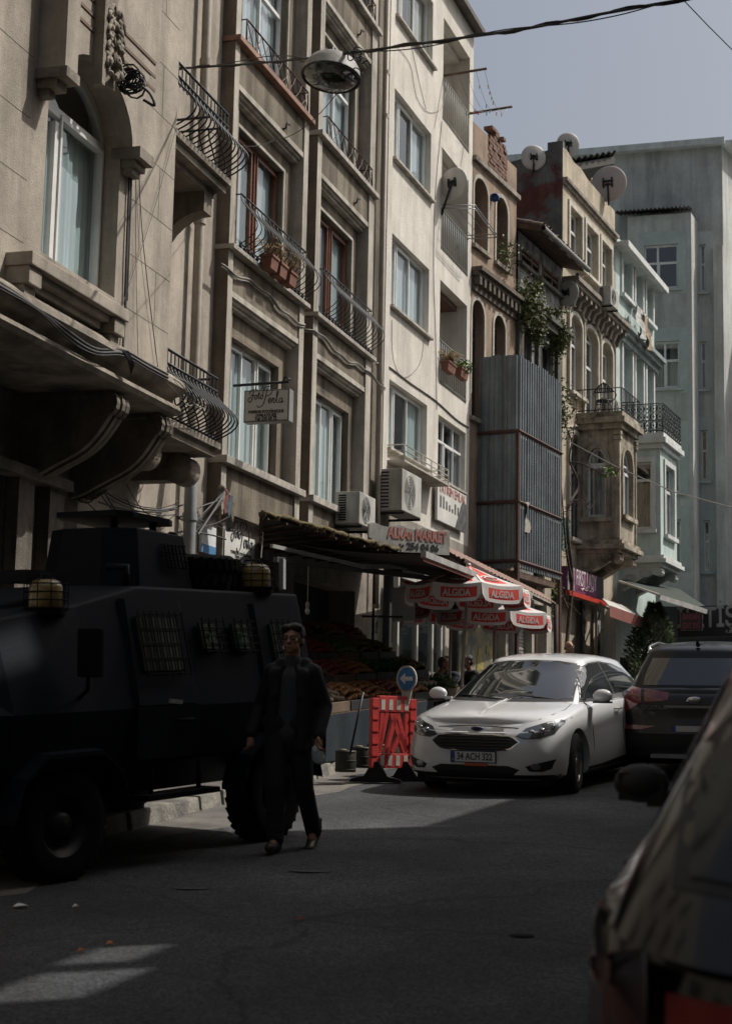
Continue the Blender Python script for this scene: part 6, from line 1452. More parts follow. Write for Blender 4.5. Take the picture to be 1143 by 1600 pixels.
# local x must point to image right: a figure facing the camera has its own left at image right, so local right = -image right
Mn = Rig('person', 'man in glasses, open dark jacket, grey shirt and dark trousers walking past the armoured vehicle', 'person', pm, hdm + 14, tilt=False)
def X(x, y, z): return V((-x, y, z))    # x given to image right
hips_l, hips_r = X(-.085, 0, .93), X(.095, 0, .93); kn_l, kn_r = X(-.06, .12, .50), X(.13, -.06, .5); an_l, an_r = X(-.05, .10, .10), X(.16, -.32, .15)
sh_l, sh_r = X(-.135, 0, 1.40), X(.195, 0, 1.40); el_l, el_r = X(-.235, -.05, 1.13), X(.285, -.08, 1.13); wr_l, wr_r = X(-.27, .10, .90), X(.27, .06, .90)
nk, hd_ = X(.03, .01, 1.49), X(.035, .035, 1.655)
body = head_parts(hd_, 1.0, yaw=-.12) + [(X(.03, 0, 1.44), X(.035, .02, 1.58), .058, .052), (X(.01, 0, 1.0), X(.02, 0, 1.33), .10, .10, .72), (sh_l, sh_r, .045, .045), (hips_l, hips_r, .10, .10),
    (hips_l, kn_l, .088, .058), (kn_l, an_l, .056, .038), (hips_r, kn_r, .088, .058), (kn_r, an_r, .056, .038), (sh_l, el_l, .044, .038), (el_l, wr_l, .038, .027), (sh_r, el_r, .044, .038), (el_r, wr_r, .038, .027)]
body += hand(wr_l, (.01, .15, -1), X(0, 1, 0), .7) + hand(wr_r, (0, .25, -1), X(0, -1, 0), .9) + [(an_l, an_l + V((0, .1, -.05)), .035, .03), (an_r, an_r + V((0, .09, -.06)), .035, .03)]
Mn.put(solid(body, .0075, 3), 'person_body', skin)
tr = [(hips_l + V((0, 0, .06)), hips_r + V((0, 0, .06)), .115, .115), (hips_l, kn_l, .108, .078), (kn_l, an_l + V((0, 0, -.01)), .076, .066), (hips_r, kn_r, .108, .078), (kn_r, an_r + V((0, .01, -.01)), .076, .066)]
for k in range(4): tr.append(('e', an_l + V((0, .01, .0 + .03 * k)), (.072 - .004 * (k % 2), .074, .014))); tr.append(('e', an_r + V((0, .01, .0 + .03 * k)), (.072, .072 - .005 * (k % 2), .014)))
Mn.put(solid(tr, .012, 4), 'trousers', mat('black_trousers', (.012, .013, .016), .9, var=.2, scale=8, bump=.5, bscale=30))
shirt = [(X(.02, .0, .93), X(.03, .0, 1.34), .13, .125, .9), (X(.03, 0.0, 1.40), X(.032, .012, 1.49), .072, .068)]
Mn.put(solid(shirt, .012, 4), 'shirt', mat('grey_blue_shirt', (.045, .052, .062), .85, var=.1, scale=10, bump=.4, bscale=30))
jk = []
for sx, sh, el, wr in ((-1, sh_l, el_l, wr_l), (1, sh_r, el_r, wr_r)):
    jk += [(sh, el, .070, .058), (el, wr + (wr - el) * -.02, .058, .047), (X(.03 + sx * .09, -.02, 1.36), sh, .085, .070)]
    jk += [(X(.02 + sx * .10, -.01, .82), X(.03 + sx * .10, -.01, 1.36), .092, .088), (X(.01 + sx * .12, .06, .80), X(.02 + sx * .115, .075, 1.38), .055, .05)]
    jk += [(X(.02 + sx * .05, .06, 1.44), X(.02 + sx * .10, .11, 1.2), .022, .026)]
jk += [(X(.0, -.08, .80), X(.02, -.06, 1.38), .14, .12), (X(-.08, -.04, 1.46), X(.13, -.04, 1.46), .055, .055)]
Mn.put(solid(jk, .012, 5), 'jacket', mat('black_jacket', (.007, .008, .010), .85, var=.2, scale=6, bump=.6, bscale=18))
for an, fw_ in ((an_l, V((0, 1, 0))), (an_r, V((0, .85, -.45)))):
    f_ = fw_.normalized(); base = an + V((0, 0, -.06)); s_ = [(base - f_ * .05, base + f_ * .17, .045, .040), (an + V((0, 0, -.03)), base + f_ * .06, .05, .045)]
    Mn.put(solid(s_, .008, 3), 'shoe', mat('brown_leather_shoe', (.045, .032, .025), .5, var=.2, scale=10))
hm = [('e', hd_ + V((0, -.028, .05)), (.092, .096, .088)), ('e', hd_ + V((0, -.055, -.01)), (.082, .062, .075)), ('e', hd_ + V((-.03, .035, .09)), (.055, .05, .036)), ('e', hd_ + V((.04, .045, .085)), (.05, .045, .034)), ('e', hd_ + V((-.07, -.01, .03)), (.02, .04, .05)), ('e', hd_ + V((.07, -.01, .03)), (.02, .04, .05))]
Mn.put(solid(hm, .008, 2), 'hair', hair_b)
mb = MB(); Mz = Matrix.Rotation(-.12, 3, 'Z')
for sx in (-1, 1):
    mb.tube([hd_ + Mz @ V((sx * .034 + .026 * math.cos(a), .098, .008 + .018 * math.sin(a))) for a in [k * .628 for k in range(10)]], .0028, 4, closed=True)
    mb.tube([hd_ + Mz @ V((sx * .06, .097, .01)), hd_ + Mz @ V((sx * .08, .0, .01))], .0028, 4)
mb.tube([hd_ + Mz @ V((-.009, .1, .01)), hd_ + Mz @ V((.009, .1, .01))], .0028, 4); Mn.put(mb, 'glasses', blackpl)
mb = MB()
for sx in (-1, 1): mb.ball(hd_ + Mz @ V((sx * .034, .082, .003)), (.015, .01, .009), 8)
Mn.put(mb, 'eyes', mat('eye_dark', (.16, .11, .09), .4))
bg = Rig('plastic_bag', 'small crumpled pale plastic bag in the walking man\'s hand', 'bag', Mn.w(wr_r + V((0, .02, -.12))), hdm, tilt=False)
kr = random.Random(9); o = solid([('e', (0, 0, -.03), (.05, .035, .07)), ('e', (.02, .01, .0), (.03, .03, .05)), ('e', (-.03, 0, -.06), (.03, .03, .045)), ((0, 0, 0), (0, 0, .09), .02, .012)], .008, 2)
o.v = [v + V((kr.uniform(-.004, .004),) * 3) for v in o.v]; bp = bg.put(o, 'bag_film', mat('pale_blue_plastic', (.42, .50, .53), .35, var=.1))
def sitter(px, py, d, head, lab, shirt_m, hair_m, lean=.1, face=skin_d, standing=False, glasses=False, grp=None, yaw=0):
    p = at_depth(px, py, d); gzz = G(p.x, p.y) + (.13 if px < 800 else .1); p = V((p.x, p.y, gzz)); H = at_depth(px, py, d).z - gzz   # head centre height
    r = Rig('person', lab, 'person', p, head, grp, tilt=False); hz = H; hip = H - (.72 if True else 0); sh = H - .24
    hc = V((0, lean + .05, hz)); ps = head_parts(hc, 1, yaw=yaw, tilt=-.1 if lean > .1 else 0)
    a = [(V((0, lean * .8, sh + .05)), V((0, lean + .03, hz - .07)), .058, .052), (V((0, 0, hip + .05)), V((0, lean * .7, sh - .07)), .14, .155, .8), (V((-.18, lean * .7, sh)), V((.18, lean * .7, sh)), .075, .075)]
    if standing:
        kz = hip * .52
        lg = [(V((-.09, 0, hip)), V((-.1, .03, kz)), .09, .06), (V((-.1, .03, kz)), V((-.1, 0, .09)), .058, .045), (V((.09, 0, hip)), V((.1, -.02, kz)), .09, .06), (V((.1, -.02, kz)), V((.1, -.05, .09)), .058, .045), (V((-.1, 0, .05)), V((-.1, .16, .04)), .045, .035), (V((.1, -.05, .05)), V((.1, .11, .04)), .045, .035)]
        arm = [((-1) ** k, V(((-1) ** k * .24, .02, sh - .28)), V(((-1) ** k * .24, .16, sh - .48))) for k in (0, 1)]
    else:
        lg = []
        for s_ in (-1, 1): lg += [(V((s_ * .09, 0, hip)), V((s_ * .14, .42, hip + .02)), .09, .065), (V((s_ * .14, .42, hip + .02)), V((s_ * .13, .38, .1)), .06, .045), (V((s_ * .13, .36, .05)), V((s_ * .13, .53, .04)), .045, .035)]
        arm = [(-1, V((-.27, lean + .12, sh - .24)), V((-.12, lean + .33, sh - .28))), (1, V((.27, lean + .1, sh - .25)), V((.1, lean + .3, sh - .18)))]
    cl = list(a[1:]) + lg[:]; cl = [(q[0], q[1], q[2] + .015, q[3] + .015, *q[4:]) for q in cl]; hands = []
    for s_, e_, w_ in arm:
        S_ = V((s_ * .19, lean * .7, sh)); a += [(S_, e_, .055, .042), (e_, w_, .042, .03)]; cl += [(S_, e_, .072, .058), (e_, w_, .058, .045)]; hands += hand(w_, (w_ - e_), V((0, 0, 1)), .6)
    r.put(solid(ps + a + lg + hands, .011, 2), 'person_body', face)
    r.put(solid(cl, .016, 4), 'clothes', shirt_m)
    hb = [('e', hc + V((0, -.03, .045)), (.086, .09, .082)), ('e', hc + V((0, -.06, -.01)), (.08, .055, .07))]
    if hair_m: r.put(solid(hb, .012, 1), 'hair', hair_m)
    if glasses:
        mb = MB(); 
        for s_ in (-1, 1): mb.ball(hc + V((s_ * .032, .098, .008)), (.026, .01, .018), 10); mb.tube([hc + V((s_ * .055, .095, .01)), hc + V((s_ * .082, 0, .012))], .003, 4)
        r.put(mb, 'sunglasses', blackpl)
    return r
dkc = mat('dark_grey_coat', (.03, .033, .038), .9, var=.2, scale=6, bump=.5, bscale=20); navy = mat('navy_jacket', (.02, .028, .05), .9, var=.2, scale=6, bump=.5, bscale=20); blk = mat('black_jacket', (.01, .011, .013))
sitter(677, 1037, 27.5, 100, 'grey-haired man in dark grey jacket seated under the left umbrella beside the fruit', dkc, hair_g, .14)
sitter(707, 1036, 27.8, 235, 'man with dark hair seated behind the umbrella pole facing the grey-haired man', navy, hair_b, .12)
sitter(741, 1034, 28.5, 250, 'dark-haired man in black seated nearest the white car roof, back half turned', blk, hair_b, .1)
sitter(624, 1040, 26.0, 30, 'person in dark clothes bending over the fruit behind the blue arrow sign', blk, hair_b, .15)
sitter(884, 1011, 33.0, 130, 'balding man in sunglasses standing behind the roof of the white hatchback', dkc, None, .02, standing=True, glasses=True, face=skin)
rp = sitter(924, 285, 49, 200, 'small person sitting on the roof terrace behind the parapet of the cream house', mat('white_shirt', (.5, .5, .5), .9), hair_b, .05)
# ================================================================ tin enclosure in front of the derelict house
F = F4; tin = mat('grey_corrugated_tin', (.19, .215, .225), .5, metal=.35, var=.16, scale=2, streak=.35, bump=.1)
rust = mat('rusty_steel_angle', (.085, .035, .025), .8, var=.3, scale=9)
oT = F.so(807, 640, F.uv(746, 640, 0)[0])[0]
sT0 = F.uv(746, 640, 0)[0]; sT1 = F.uv(873, 700, oT)[0]
zT1 = (F.so(807, 556, sT0)[1] + F.uv(873, 594, oT)[1]) / 2; zT0 = (F.so(801, 893, sT0)[1] + F.uv(872, 897, oT)[1]) / 2
te = thing('tin_enclosure', 'tall grey corrugated tin enclosure on rusty angles in front of the derelict house', 'enclosure', F.p(sT0, 0, zT0))
def corr(p0, p1, z0, z1, nrm, pitch=.16, amp=.03):
    p0, p1 = V(p0), V(p1); L = (p1 - p0).length; d = (p1 - p0).normalized(); mb = MB(); x = 0; prof = []
    while x < L - 1e-4:
        for a, h in ((0, 0), (pitch * .3, 0), (pitch * .45, amp), (pitch * .85, amp)): 
            if x + a < L: prof.append((x + a, h))
        x += pitch
    prof.append((L, 0)); mb.grid([[p0 + d * a + nrm * h + V((0, 0, z)) for a, h in prof] for z in (z0, z1)], smooth=False); return mb
kr = random.Random(31)
zr = [zT0, (F.so(801.5, 784, sT0)[1] + F.uv(872.6, 812, oT)[1]) / 2, (F.so(805, 675.5, sT0)[1] + F.uv(873.7, 708, oT)[1]) / 2, zT1]
for i in range(3):
    n = 6
    for k in range(n):
        a, b = k / n, (k + 1) / n; e = kr.uniform(-.03, .05) if i == 2 else .0
        corr(F.p(sT0 + (sT1 - sT0) * a, oT + .003 * (k % 2), 0), F.p(sT0 + (sT1 - sT0) * b, oT + .003 * (k % 2), 0), zr[i] - .04, zr[i + 1] + e, F.n, .17, .06).build('tin_sheet', tin, te)
    for k in range(3): corr(F.p(sT0, 0.02 + oT * k / 3, 0), F.p(sT0, 0.02 + (oT - .02) * (k + 1) / 3, 0), zr[i] - .04, zr[i + 1] + (kr.uniform(-.02, .03) if i == 2 else 0), -F.u, .2, .022).build('tin_sheet', tin, te)
mb = MB()
for z in (zr[1], zr[2], zT0 + .12): mb.tube([F.p(sT0 - .05, .02, z), F.p(sT0 - .05, oT + .07, z), F.p(sT1, oT + .07, z)], .045, 4)
for s, o in ((sT0 - .03, oT + .05), (sT1, oT + .02)): mb.tube([F.p(s, o, .8), F.p(s, o, zr[2])], .05, 4)
mb.build('steel_angle', rust, te)
mb = MB()
for z in (zr[1] - .09, zr[2] - .09, zT0 + .03):
    s = sT0 + .12
    while s < sT1: F.box(mb, s, s + .07, oT + .03, oT + .055, z - .04, z + .04); s += .17
mb.build('light_gap', mat('gap_light_tone', (.5, .52, .52), .4, metal=.3), te)  # pale tabs that stand for light in the gaps between sheets
mb = MB(); F.box(mb, sT0, sT1 - .3, 0, oT, zT0 - .25, zT0 - .1); mb.build('timber_floor', twood, te)
mb = MB(); s_, z_ = F.uv(822, 784, oT + .1); mb.grid([[F.p(s_ + x * .22 + .04 * math.sin(k * 2 + x * 5), oT + .08 + .05 * math.sin(k + x * 3), z_ - k * .12) for x in (0, .25, .5, .75, 1)] for k in range(7)]); tag(mb.build('hanging_rag', mat('dirty_cloth', (.45, .42, .36), .95, var=.2, scale=5)), 'dirty pale rag hanging from the lower angle of the tin enclosure', 'rag')

# ================================================================ street lamp on its cable
def P3(l): return [at_depth(*q) for q in l]
w1 = P3([(214, 112, 19.4), (300, 106, 18.4), (400, 99, 17.4), (470, 92, 16.2), (517, 87, 15.4), (575, 79, 14.9), (700, 62, 14), (820, 45, 13.2), (960, 18, 12.6), (1160, -14, 12.2), (1700, -80, 12)])
mb = MB(); sw_ = spline(w1, 8); mb.tube(sw_, .013, 6); n = len(sw_)
mb.tube([p + V((0, .02 * math.cos(i * .9), .02 * math.sin(i * .9))) for i, p in enumerate(sw_)], .008, 5)
mb.tube([p + V((0, .03 * math.cos(i * .35 + 2), .03 * math.sin(i * .35 + 2) + (.04 if i < 24 else -.01))) for i, p in enumerate(sw_)], .006, 4)
tag(mb.build('overhead_cable', cable_m), 'thick twisted black cable crossing the street and carrying the lamp', 'cable')
# small steel pole far right holds the cable end
mb = MB(); mb.tube([w1[-1], w1[-1] + V((0, 0, 6))], .05, 6)
L0c = at_depth(518, 112, 15.4); ld = MB(); tl = Matrix.Rotation(rad(6), 3, 'Y') @ Matrix.Rotation(rad(-7), 3, 'X')
lamp = thing('street_lamp', 'grey bowl-shaped street lamp hanging from the overhead cable', 'street lamp', L0c)
rw = .305
ld.lathe([(.03, .19), (.08, .185), (.16, .165), (.24, .11), (.29, .03), (rw, -.05), (rw + .012, -.07), (rw - .01, -.075)], L0c, 'Z', 36, M=tl); ld.build('lamp_shade', mat('dusty_grey_enamel', (.30, .29, .27), .6, var=.25, scale=8), lamp)
ld = MB(); ld.lathe([(rw - .012, -.06), (rw * .8, -.095), (rw * .45, -.115), (0, -.12)], L0c, 'Z', 36, M=tl); g = ld.build('lamp_glass', mat('dirty_lamp_glass', (.07, .085, .075), .12, var=.5, scale=5, coat=1, stretch=(1, 4, 1)), lamp)
ld = MB(); ld.tube([L0c + tl @ V((rw * math.cos(a), rw * math.sin(a), -.065)) for a in [k * .2618 for k in range(24)]], .012, 5, closed=True); ld.tube([L0c + V((0, 0, .18)), L0c + V((0, 0, .27))], .02, 6); ld.ball(L0c + V((0, 0, .2)), (.05, .05, .03), 8); ld.build('lamp_fitting', iron, lamp)
mb = MB(); kr = random.Random(17); q = at_depth(560, 92, 15.1)
for k in range(6): c_ = q + V((kr.uniform(-.08, .08), kr.uniform(-.05, .05), kr.uniform(-.16, .08))); r_ = kr.uniform(.025, .06); mb.tube([c_ + V((r_ * math.cos(a), .02 * math.sin(a * 2), r_ * math.sin(a) * 1.3)) for a in [x * .5 for x in range(12)]], .007, 4)
tag(mb.build('cable_coil', cable_m), 'tangled coil of spare cable bunched beside the hanging lamp', 'cable')
mb = MB(); mb.tube(sag(at_depth(540, 128, 15.3), at_depth(430, 218, 21.3), .15) + sag(at_depth(430, 218, 21.3), at_depth(300, 178, 20.4), .25), .006, 4); tag(mb.build('thin_wire', cable_m), 'thin wire running from the lamp past the brown spandrel to the upper iron balcony', 'wire')
mb = MB(); mb.tube([at_depth(1062, -5, 13), at_depth(1105, 40, 14), at_depth(1160, 95, 15)], .006, 4); tag(mb.build('thin_wire', cable_m), 'thin wire slanting across the sky in the top right corner', 'wire')
mb = MB(); mb.tube([at_depth(878, 684, 41), at_depth(960, 728, 38), at_depth(1050, 768, 35), at_depth(1200, 808, 31)], .014, 4); tag(mb.build('thin_wire', mat('pale_rope', (.4, .38, .34), .8)), 'pale rope line slanting down across the oriels to the right', 'wire')
mb = MB(); q = F1.p(F1.uv(205, 122, OB + .3)[0], OB + .3, F1.uv(205, 122, OB + .3)[1])
for k in range(14): r_ = kr.uniform(.06, .13); c_ = q + V((kr.uniform(-.05, .05), 0, kr.uniform(-.1, .05))); mb.tube([c_ + V((r_ * math.cos(a), .03 * math.sin(a * 2 + k), r_ * math.sin(a))) for a in [x * .55 for x in range(12)]], .011, 4)
mb.tube([q, w1[0]], .02, 5); mb.tube([q - F1.n * .3, q + F1.n * .05], .02, 5); mb.tube(spline([q + V((.05, 0, -.05)), q + V((.2, 0, -.16)), q + V((.26, 0, -.3)), q + V((.14, 0, -.24))], 5), .016, 5)
tag(mb.build('cable_coil', cable_m), 'black coil of cable at the wall anchor under the carved ornament', 'cable')
# cables along the bay moulding and on the wall
F = F1; mb = MB()
def fp(px, py, o): s, z = F.uv(px, py, o); return F.p(s, o, z)
for dy, o in ((0, OB + .2), (5, OB + .22), (9, OB + .24)):
    mb.tube(spline([fp(-40, 420 + dy, o), fp(0, 442 + dy, o), fp(60, 482 + dy * .4, o), (fp(110, 520 + dy * 1.4, o)), fp(150, 545 + dy, o), fp(192, 547 + dy, o), fp(230, 568 + dy, o), fp(262, 585 + dy, o)], 5), .016 if dy < 9 else .008, 5)
for k in range(5): mb.tube(spline([fp(192 + k * 2, 548, OB + .23), fp(200 + k * 2, 562 + k, OB + .26), fp(205 + k, 585 - k * 3, OB + .25)], 4), .009, 4)
tag(mb.build('facade_cable', cable_m), 'bundle of black cables lying along the bay moulding of the limestone house', 'cable')
mb = MB()
for pts, r_ in (([(204, 230), (202, 300), (198, 400), (196, 480), (192, 545)], .014), ([(207, 232), (204, 330), (199, 470)], .009), ([(216, 230), (220, 330), (228, 420), (245, 560), (250, 600)], .005), ([(212, 230), (212, 340), (214, 480), (216, 560)], .003), ([(274, 205), (240, 330), (200, 450), (185, 500)], .004)):
    mb.tube(spline([fp(x, y, OB + .03) for x, y in pts], 4), r_, 4)
tag(mb.build('facade_cable', cable_m), 'thin black wires hanging down the limestone wall right of the arched window', 'cable')
mb = MB(); kr = random.Random(23)
for k in range(12):
    o = .75 + kr.uniform(-.1, .3); mb.tube(spline([fp(232 + k * 2, 572 + k, OB + .1), fp(268 + k * 2.2, 600 + kr.uniform(-6, 6), o + .25), fp(290 + k * 2, 625 + kr.uniform(-8, 8), o + .3), fp(300 + k * 3, 640 + kr.uniform(-8, 8), o + .25)], 4), .007, 4)
tag(mb.build('facade_cable', gcable_m), 'grey cables looped over the lower bellied balcony railing', 'cable')
mb = MB()
for k in range(10):
    a = at_depth(140 + kr.uniform(-10, 60), 770 + kr.uniform(-15, 15), 17.8); b = at_depth(270 + kr.uniform(-5, 25), 800 + kr.uniform(-20, 60), 20.5); mb.tube(sag(a, b, kr.uniform(.05, .35)), kr.choice((.006, .01)), 4)
for k in range(6): c_ = at_depth(145, 768, 17.9) + V((kr.uniform(-.08, .08),) * 3); mb.tube([c_ + V((.1 * math.cos(a), 0, .08 * math.sin(a))) for a in [x * .6 for x in range(11)]], .009, 4)
tag(mb.build('facade_cable', cable_m), 'tangle of cables strung below the stone corbels above the armoured vehicle', 'cable')
mb = MB(); kr = random.Random(5)
for k in range(9):
    a = at_depth(262 + kr.uniform(0, 20), 790 + kr.uniform(0, 70), 20.8); b = at_depth(352 + kr.uniform(-6, 6), 765 + kr.uniform(0, 110), 21.6); mb.tube(sag(a, b, kr.uniform(-.05, .2)), kr.choice((.006, .011)), 4)
mb.tube([at_depth(352, 770, 21.6), at_depth(310, 835, 21)], .016, 4); tag(mb.build('facade_cable', cable_m), 'messy cables around the grey drain pipe beside the hanging shop sign', 'cable')
mb = MB(); s_, _ = F.uv(297, 800, .35); mb.tube([F.p(s_, .35, z) for z in (.4, 2, 3.5, 4.6, 5.0)] + [F.p(s_ + .03, .2, 5.3)], .085, 12)
for z in (2.9, 4.4): mb.lathe([(.1, -.05), (.1, .05)], F.p(s_, .35, z), n=12)
mb.build('lower_drain_pipe', pipe_g, b1)

# ================================================================ signs
F = F2
o0 = F.so(381, 630, .12)[0]; o1 = F.so(452, 630, .12)[0]; zt_ = (F.so(381, 611, .12)[1] + F.so(452, 606, .12)[1]) / 2; zb_ = (F.so(381, 662, .12)[1] + F.so(452, 656, .12)[1]) / 2
sg = thing('hanging_sign', 'pale box sign of a photo shop hanging from an iron bar beside the bellied balcony', 'sign', F.p(.2, o0, zb_))
mb = MB(); F.box(mb, .12, .3, o0, o1, zb_, zt_); mb.build('sign_box', mat('sign_edge_grey', (.2, .2, .19), .6), sg, bevel=.01)
mb = MB(); F.box(mb, .112, .1195, o0 + .025, o1 - .025, zb_ + .025, zt_ - .025); mb.build('sign_face', mat('aged_cream_acrylic', (.50, .49, .45), .5, var=.08), sg)
mb = MB(); zz = F.so(380, 602, .2)[1]; mb.tube([F.p(.2, .05, zz - .0), F.p(.2, o1 - .05, zz + .02)], .022, 6); mb.tube([F.p(.2, o1 - .15, zz), F.p(.2, o1 - .1, zz + .1), F.p(.2, o1 - .02, zz + .04)], .015, 5)
for o in (o0 + .15, o1 - .15): mb.tube([F.p(.2, o, zz), F.p(.2, o, zt_)], .01, 5)
mb.build('iron_bar', iron, sg)
ink = mat('black_sign_ink', (.012, .012, .015), .6, var=0); W_ = o1 - o0; H_ = zt_ - zb_; up = V((0, 0, 1))
def script(base, right, up, sc_, m, par, shearw=0):
    """two handwritten words drawn as pen strokes"""
    strokes = [[(-.02, .62), (.02, .75), (.14, .86), (.30, .88), (.44, .84)], [(.22, .86), (.18, .6), (.12, .32), (.02, .2), (-.08, .28), (-.05, .42), (.08, .46)], [(.06, .55), (.18, .58), (.26, .55)],
        [(.34, .56), (.28, .5), (.28, .38), (.36, .36), (.41, .45), (.38, .55), (.34, .56), (.44, .52)], [(.52, .74), (.48, .5), (.5, .38), (.57, .42)], [(.45, .6), (.58, .62)], [(.66, .56), (.6, .5), (.6, .38), (.68, .36), (.73, .45), (.70, .55), (.66, .56), (.76, .54)],
        [(.98, .92), (.9, .6), (.82, .25), (.7, .0), (.5, -.08), (.42, .02)], [(.72, .62), (.78, .86), (.98, 1.0), (1.2, .92), (1.22, .7), (1.08, .55), (.92, .5)],
        [(1.04, .2), (1.16, .26), (1.18, .36), (1.1, .38), (1.04, .25), (1.08, .12), (1.2, .14)], [(1.2, .14), (1.28, .38), (1.32, .34), (1.38, .36)], [(1.32, .34), (1.32, .12), (1.4, .14)], [(1.4, .14), (1.52, .5), (1.56, .68), (1.5, .7), (1.48, .4), (1.5, .14), (1.58, .16)], [(1.78, .34), (1.68, .36), (1.62, .24), (1.66, .13), (1.76, .18), (1.8, .36), (1.78, .14), (1.88, .2)]]
    mb = MB(); right = V(right); up = V(up)
    for st_ in strokes:
        pts = spline([base + right * (x * sc_) + up * (y * sc_) for x, y in st_], 5); mb.tube(pts, .020 * sc_, 4)
    return mb.build('lettering', m, par)
script(F.p(.108, o0 + W_ * .13, zb_ + H_ * .50), F.n, up, W_ * .40, ink, sg)
for t_, zz, ww in (('PORSELEN FOTOĞRAFÇILIK', .31, .78), ('YAPIM ATÖLYESİ', .2, .46), ('Tel: 235 69 72', .09, .48)): text(t_, F.p(.108, (o0 + o1) / 2, zb_ + H_ * zz), F.n, up, .05, ink, sg, ext=.002, width=W_ * ww, bold=.0015, hk=1.35)
a, zt_ = F.uv(352, 828, .1); b, _ = F.uv(398, 842, .1); zb_ = F.uv(352, 872, .1)[1]
sg = thing('wall_sign', 'white photo shop sign fixed flat to the wall under the awning, partly shaded', 'sign', F.p(a, .1, zb_))
mb = MB(); F.box(mb, a, b, .03, .1, zb_, zt_); mb.build('sign_board', mat('white_sign_board', (.62, .61, .57), .6, var=.1, streak=.2), sg)
W_ = b - a; H_ = zt_ - zb_; script(F.p(a + W_ * .22, .106, zb_ + H_ * .46), F.u, up, W_ * .38, ink, sg)
for t_, zz, ww in (('PORSELEN FOTOĞRAFÇILIK', .30, .7), ('YAPIM ATÖLYESİ', .16, .42)): text(t_, F.p((a + b) / 2 + .05, .104, zb_ + H_ * zz), F.u, up, .08, ink, sg, ext=.002, width=W_ * ww)
kr = random.Random(19); rg = thing('hanging_rags', 'faded knotted rags hanging on the wall above the flat photo shop sign', 'rags', F.p(F.uv(352, 780, .3)[0], .3, F.uv(352, 780, .3)[1]))
for k, (px, cc_) in enumerate(((347, (.32, .3, .26)), (350, (.25, .08, .07)), (354, (.10, .15, .2)), (357, (.2, .18, .14)))):
    s_, z_ = F.uv(px, 762 + 6 * k, .3); mb = MB(); mb.grid([[F.p(s_ + .05 * x + .02 * math.sin(j + k), .3 + .04 * math.sin(j * .8 + x * 2) + .02 * k, z_ - j * .085) for x in (-1, -.3, .4, 1)] for j in range(7 - k % 2)]); mb.ball(F.p(s_, .3, z_), (.06, .06, .05), 6); mb.build('rag', mat('rag_%d' % k, cc_, .95, var=.3, scale=8), rg)
a, zt_ = F1.uv(316, 818, .06); b, _ = F1.uv(338, 826, .06); zb_ = F1.uv(316, 862, .06)[1]
sg = thing('wall_poster', 'small white and blue poster on the wall beside the grey drain pipe', 'poster', F1.p(a, .06, zb_)); mb = MB(); F1.box(mb, a, b, .02, .06, zb_, zt_); mb.build('poster_sheet', mat('poster_white', (.6, .62, .62), .6, var=.1), sg)
mb = MB(); F1.box(mb, a, b, .0605, .063, zb_, zb_ + (zt_ - zb_) * .3); mb.build('poster_band', mat('poster_blue', (.07, .2, .38), .6), sg)
# ALKAN MARKET board (bent tin board standing over the awning, turned toward the camera)
A0_ = at_depth(576, 837, 25.4); B0_ = at_depth(702, 841, 26.4); B0_.z = A0_.z + .02; rt = (B0_ - A0_); W_ = rt.length; rt.normalize(); fr_ = rt.cross(up)
sg = thing('shop_sign_board', 'bent pale tin board reading ALKAN MARKET above the yellow-edged awning', 'sign', A0_)
kr = random.Random(12); top = [(W_ * t, .20 + .02 * math.sin(t * 21) + kr.uniform(-.012, .012)) for t in [k / 26 for k in range(27)]]
mb = MB(); fro = [A0_ + rt * x + up * z for x, z in top] + [A0_ + rt * W_ + up * -.2, A0_ + rt * (W_ * .35) - up * .22, A0_ + rt * 0 - up * .02]
mb.prism(fro, -fr_ * .04); mb.build('board', mat('pale_painted_tin', (.40, .40, .37), .7, var=.2, scale=3, streak=.4), sg)
alk = mat('faded_red_letters', (.42, .16, .13), .7, var=.15); text('ALKAn MARKET', A0_ + rt * W_ * .59 + up * .08 + fr_ * .006, rt, up, .3, alk, sg, width=W_ * .74, hs=.85, bold=.01); text('254 04 06', A0_ + rt * W_ * .66 - up * .11 + fr_ * .006, rt, up, .16, ink, sg, width=W_ * .40, hs=.95, bold=.006)
text('Tel:', A0_ + rt * W_ * .40 - up * .11 + fr_ * .006, rt, up, .1, ink, sg, width=W_ * .06)
F = F3; a, zt_ = F.uv(683.5, 750, .12); b, _ = F.uv(728, 775, .12); zb_ = F.uv(684, 812, .12)[1]
sg = thing('estate_agent_banner', 'white banner with red YATIRIM EMLAK lettering under the grid window of the white house', 'sign', F.p(a, .12, zb_))
mb = MB(); F.box(mb, a, b, .06, .12, zb_, zt_); mb.build('banner', mat('white_sign_board', (.62, .61, .57)), sg); W_ = b - a; H_ = zt_ - zb_
text('YATIRIM EMLAK', F.p((a + b) / 2, .125, zt_ - H_ * .16), F.u, up, .3, alk, sg, width=W_ * .92, hs=.95)
mb = MB(); kr = random.Random(6)
for k in range(7): x = a + W_ * (.08 + .1 * k); F.box(mb, x, x + W_ * .05, .1205, .125, zb_ + H_ * .35, zb_ + H_ * kr.uniform(.45, .7))
mb.mesh([F.p(a + W_ * .6, .124, zb_), F.p(b, .124, zb_), F.p(b, .124, zb_ + H_ * .75), F.p(a + W_ * .85, .124, zb_ + H_ * .78)], [(0, 1, 2, 3)]); mb.build('banner_picture', mat('grey_print', (.12, .12, .12), .7, var=.4, scale=6), sg)
F = F6; a, zt_ = F.uv(886, 884, .5); b, _ = F.uv(942, 903, .5); zb_ = F.uv(886, 921, .5)[1]
sg = thing('boutique_sign', 'purple shop sign with FIRST LADY lettering under the carved oriel', 'sign', F.p(a, .5, zb_))
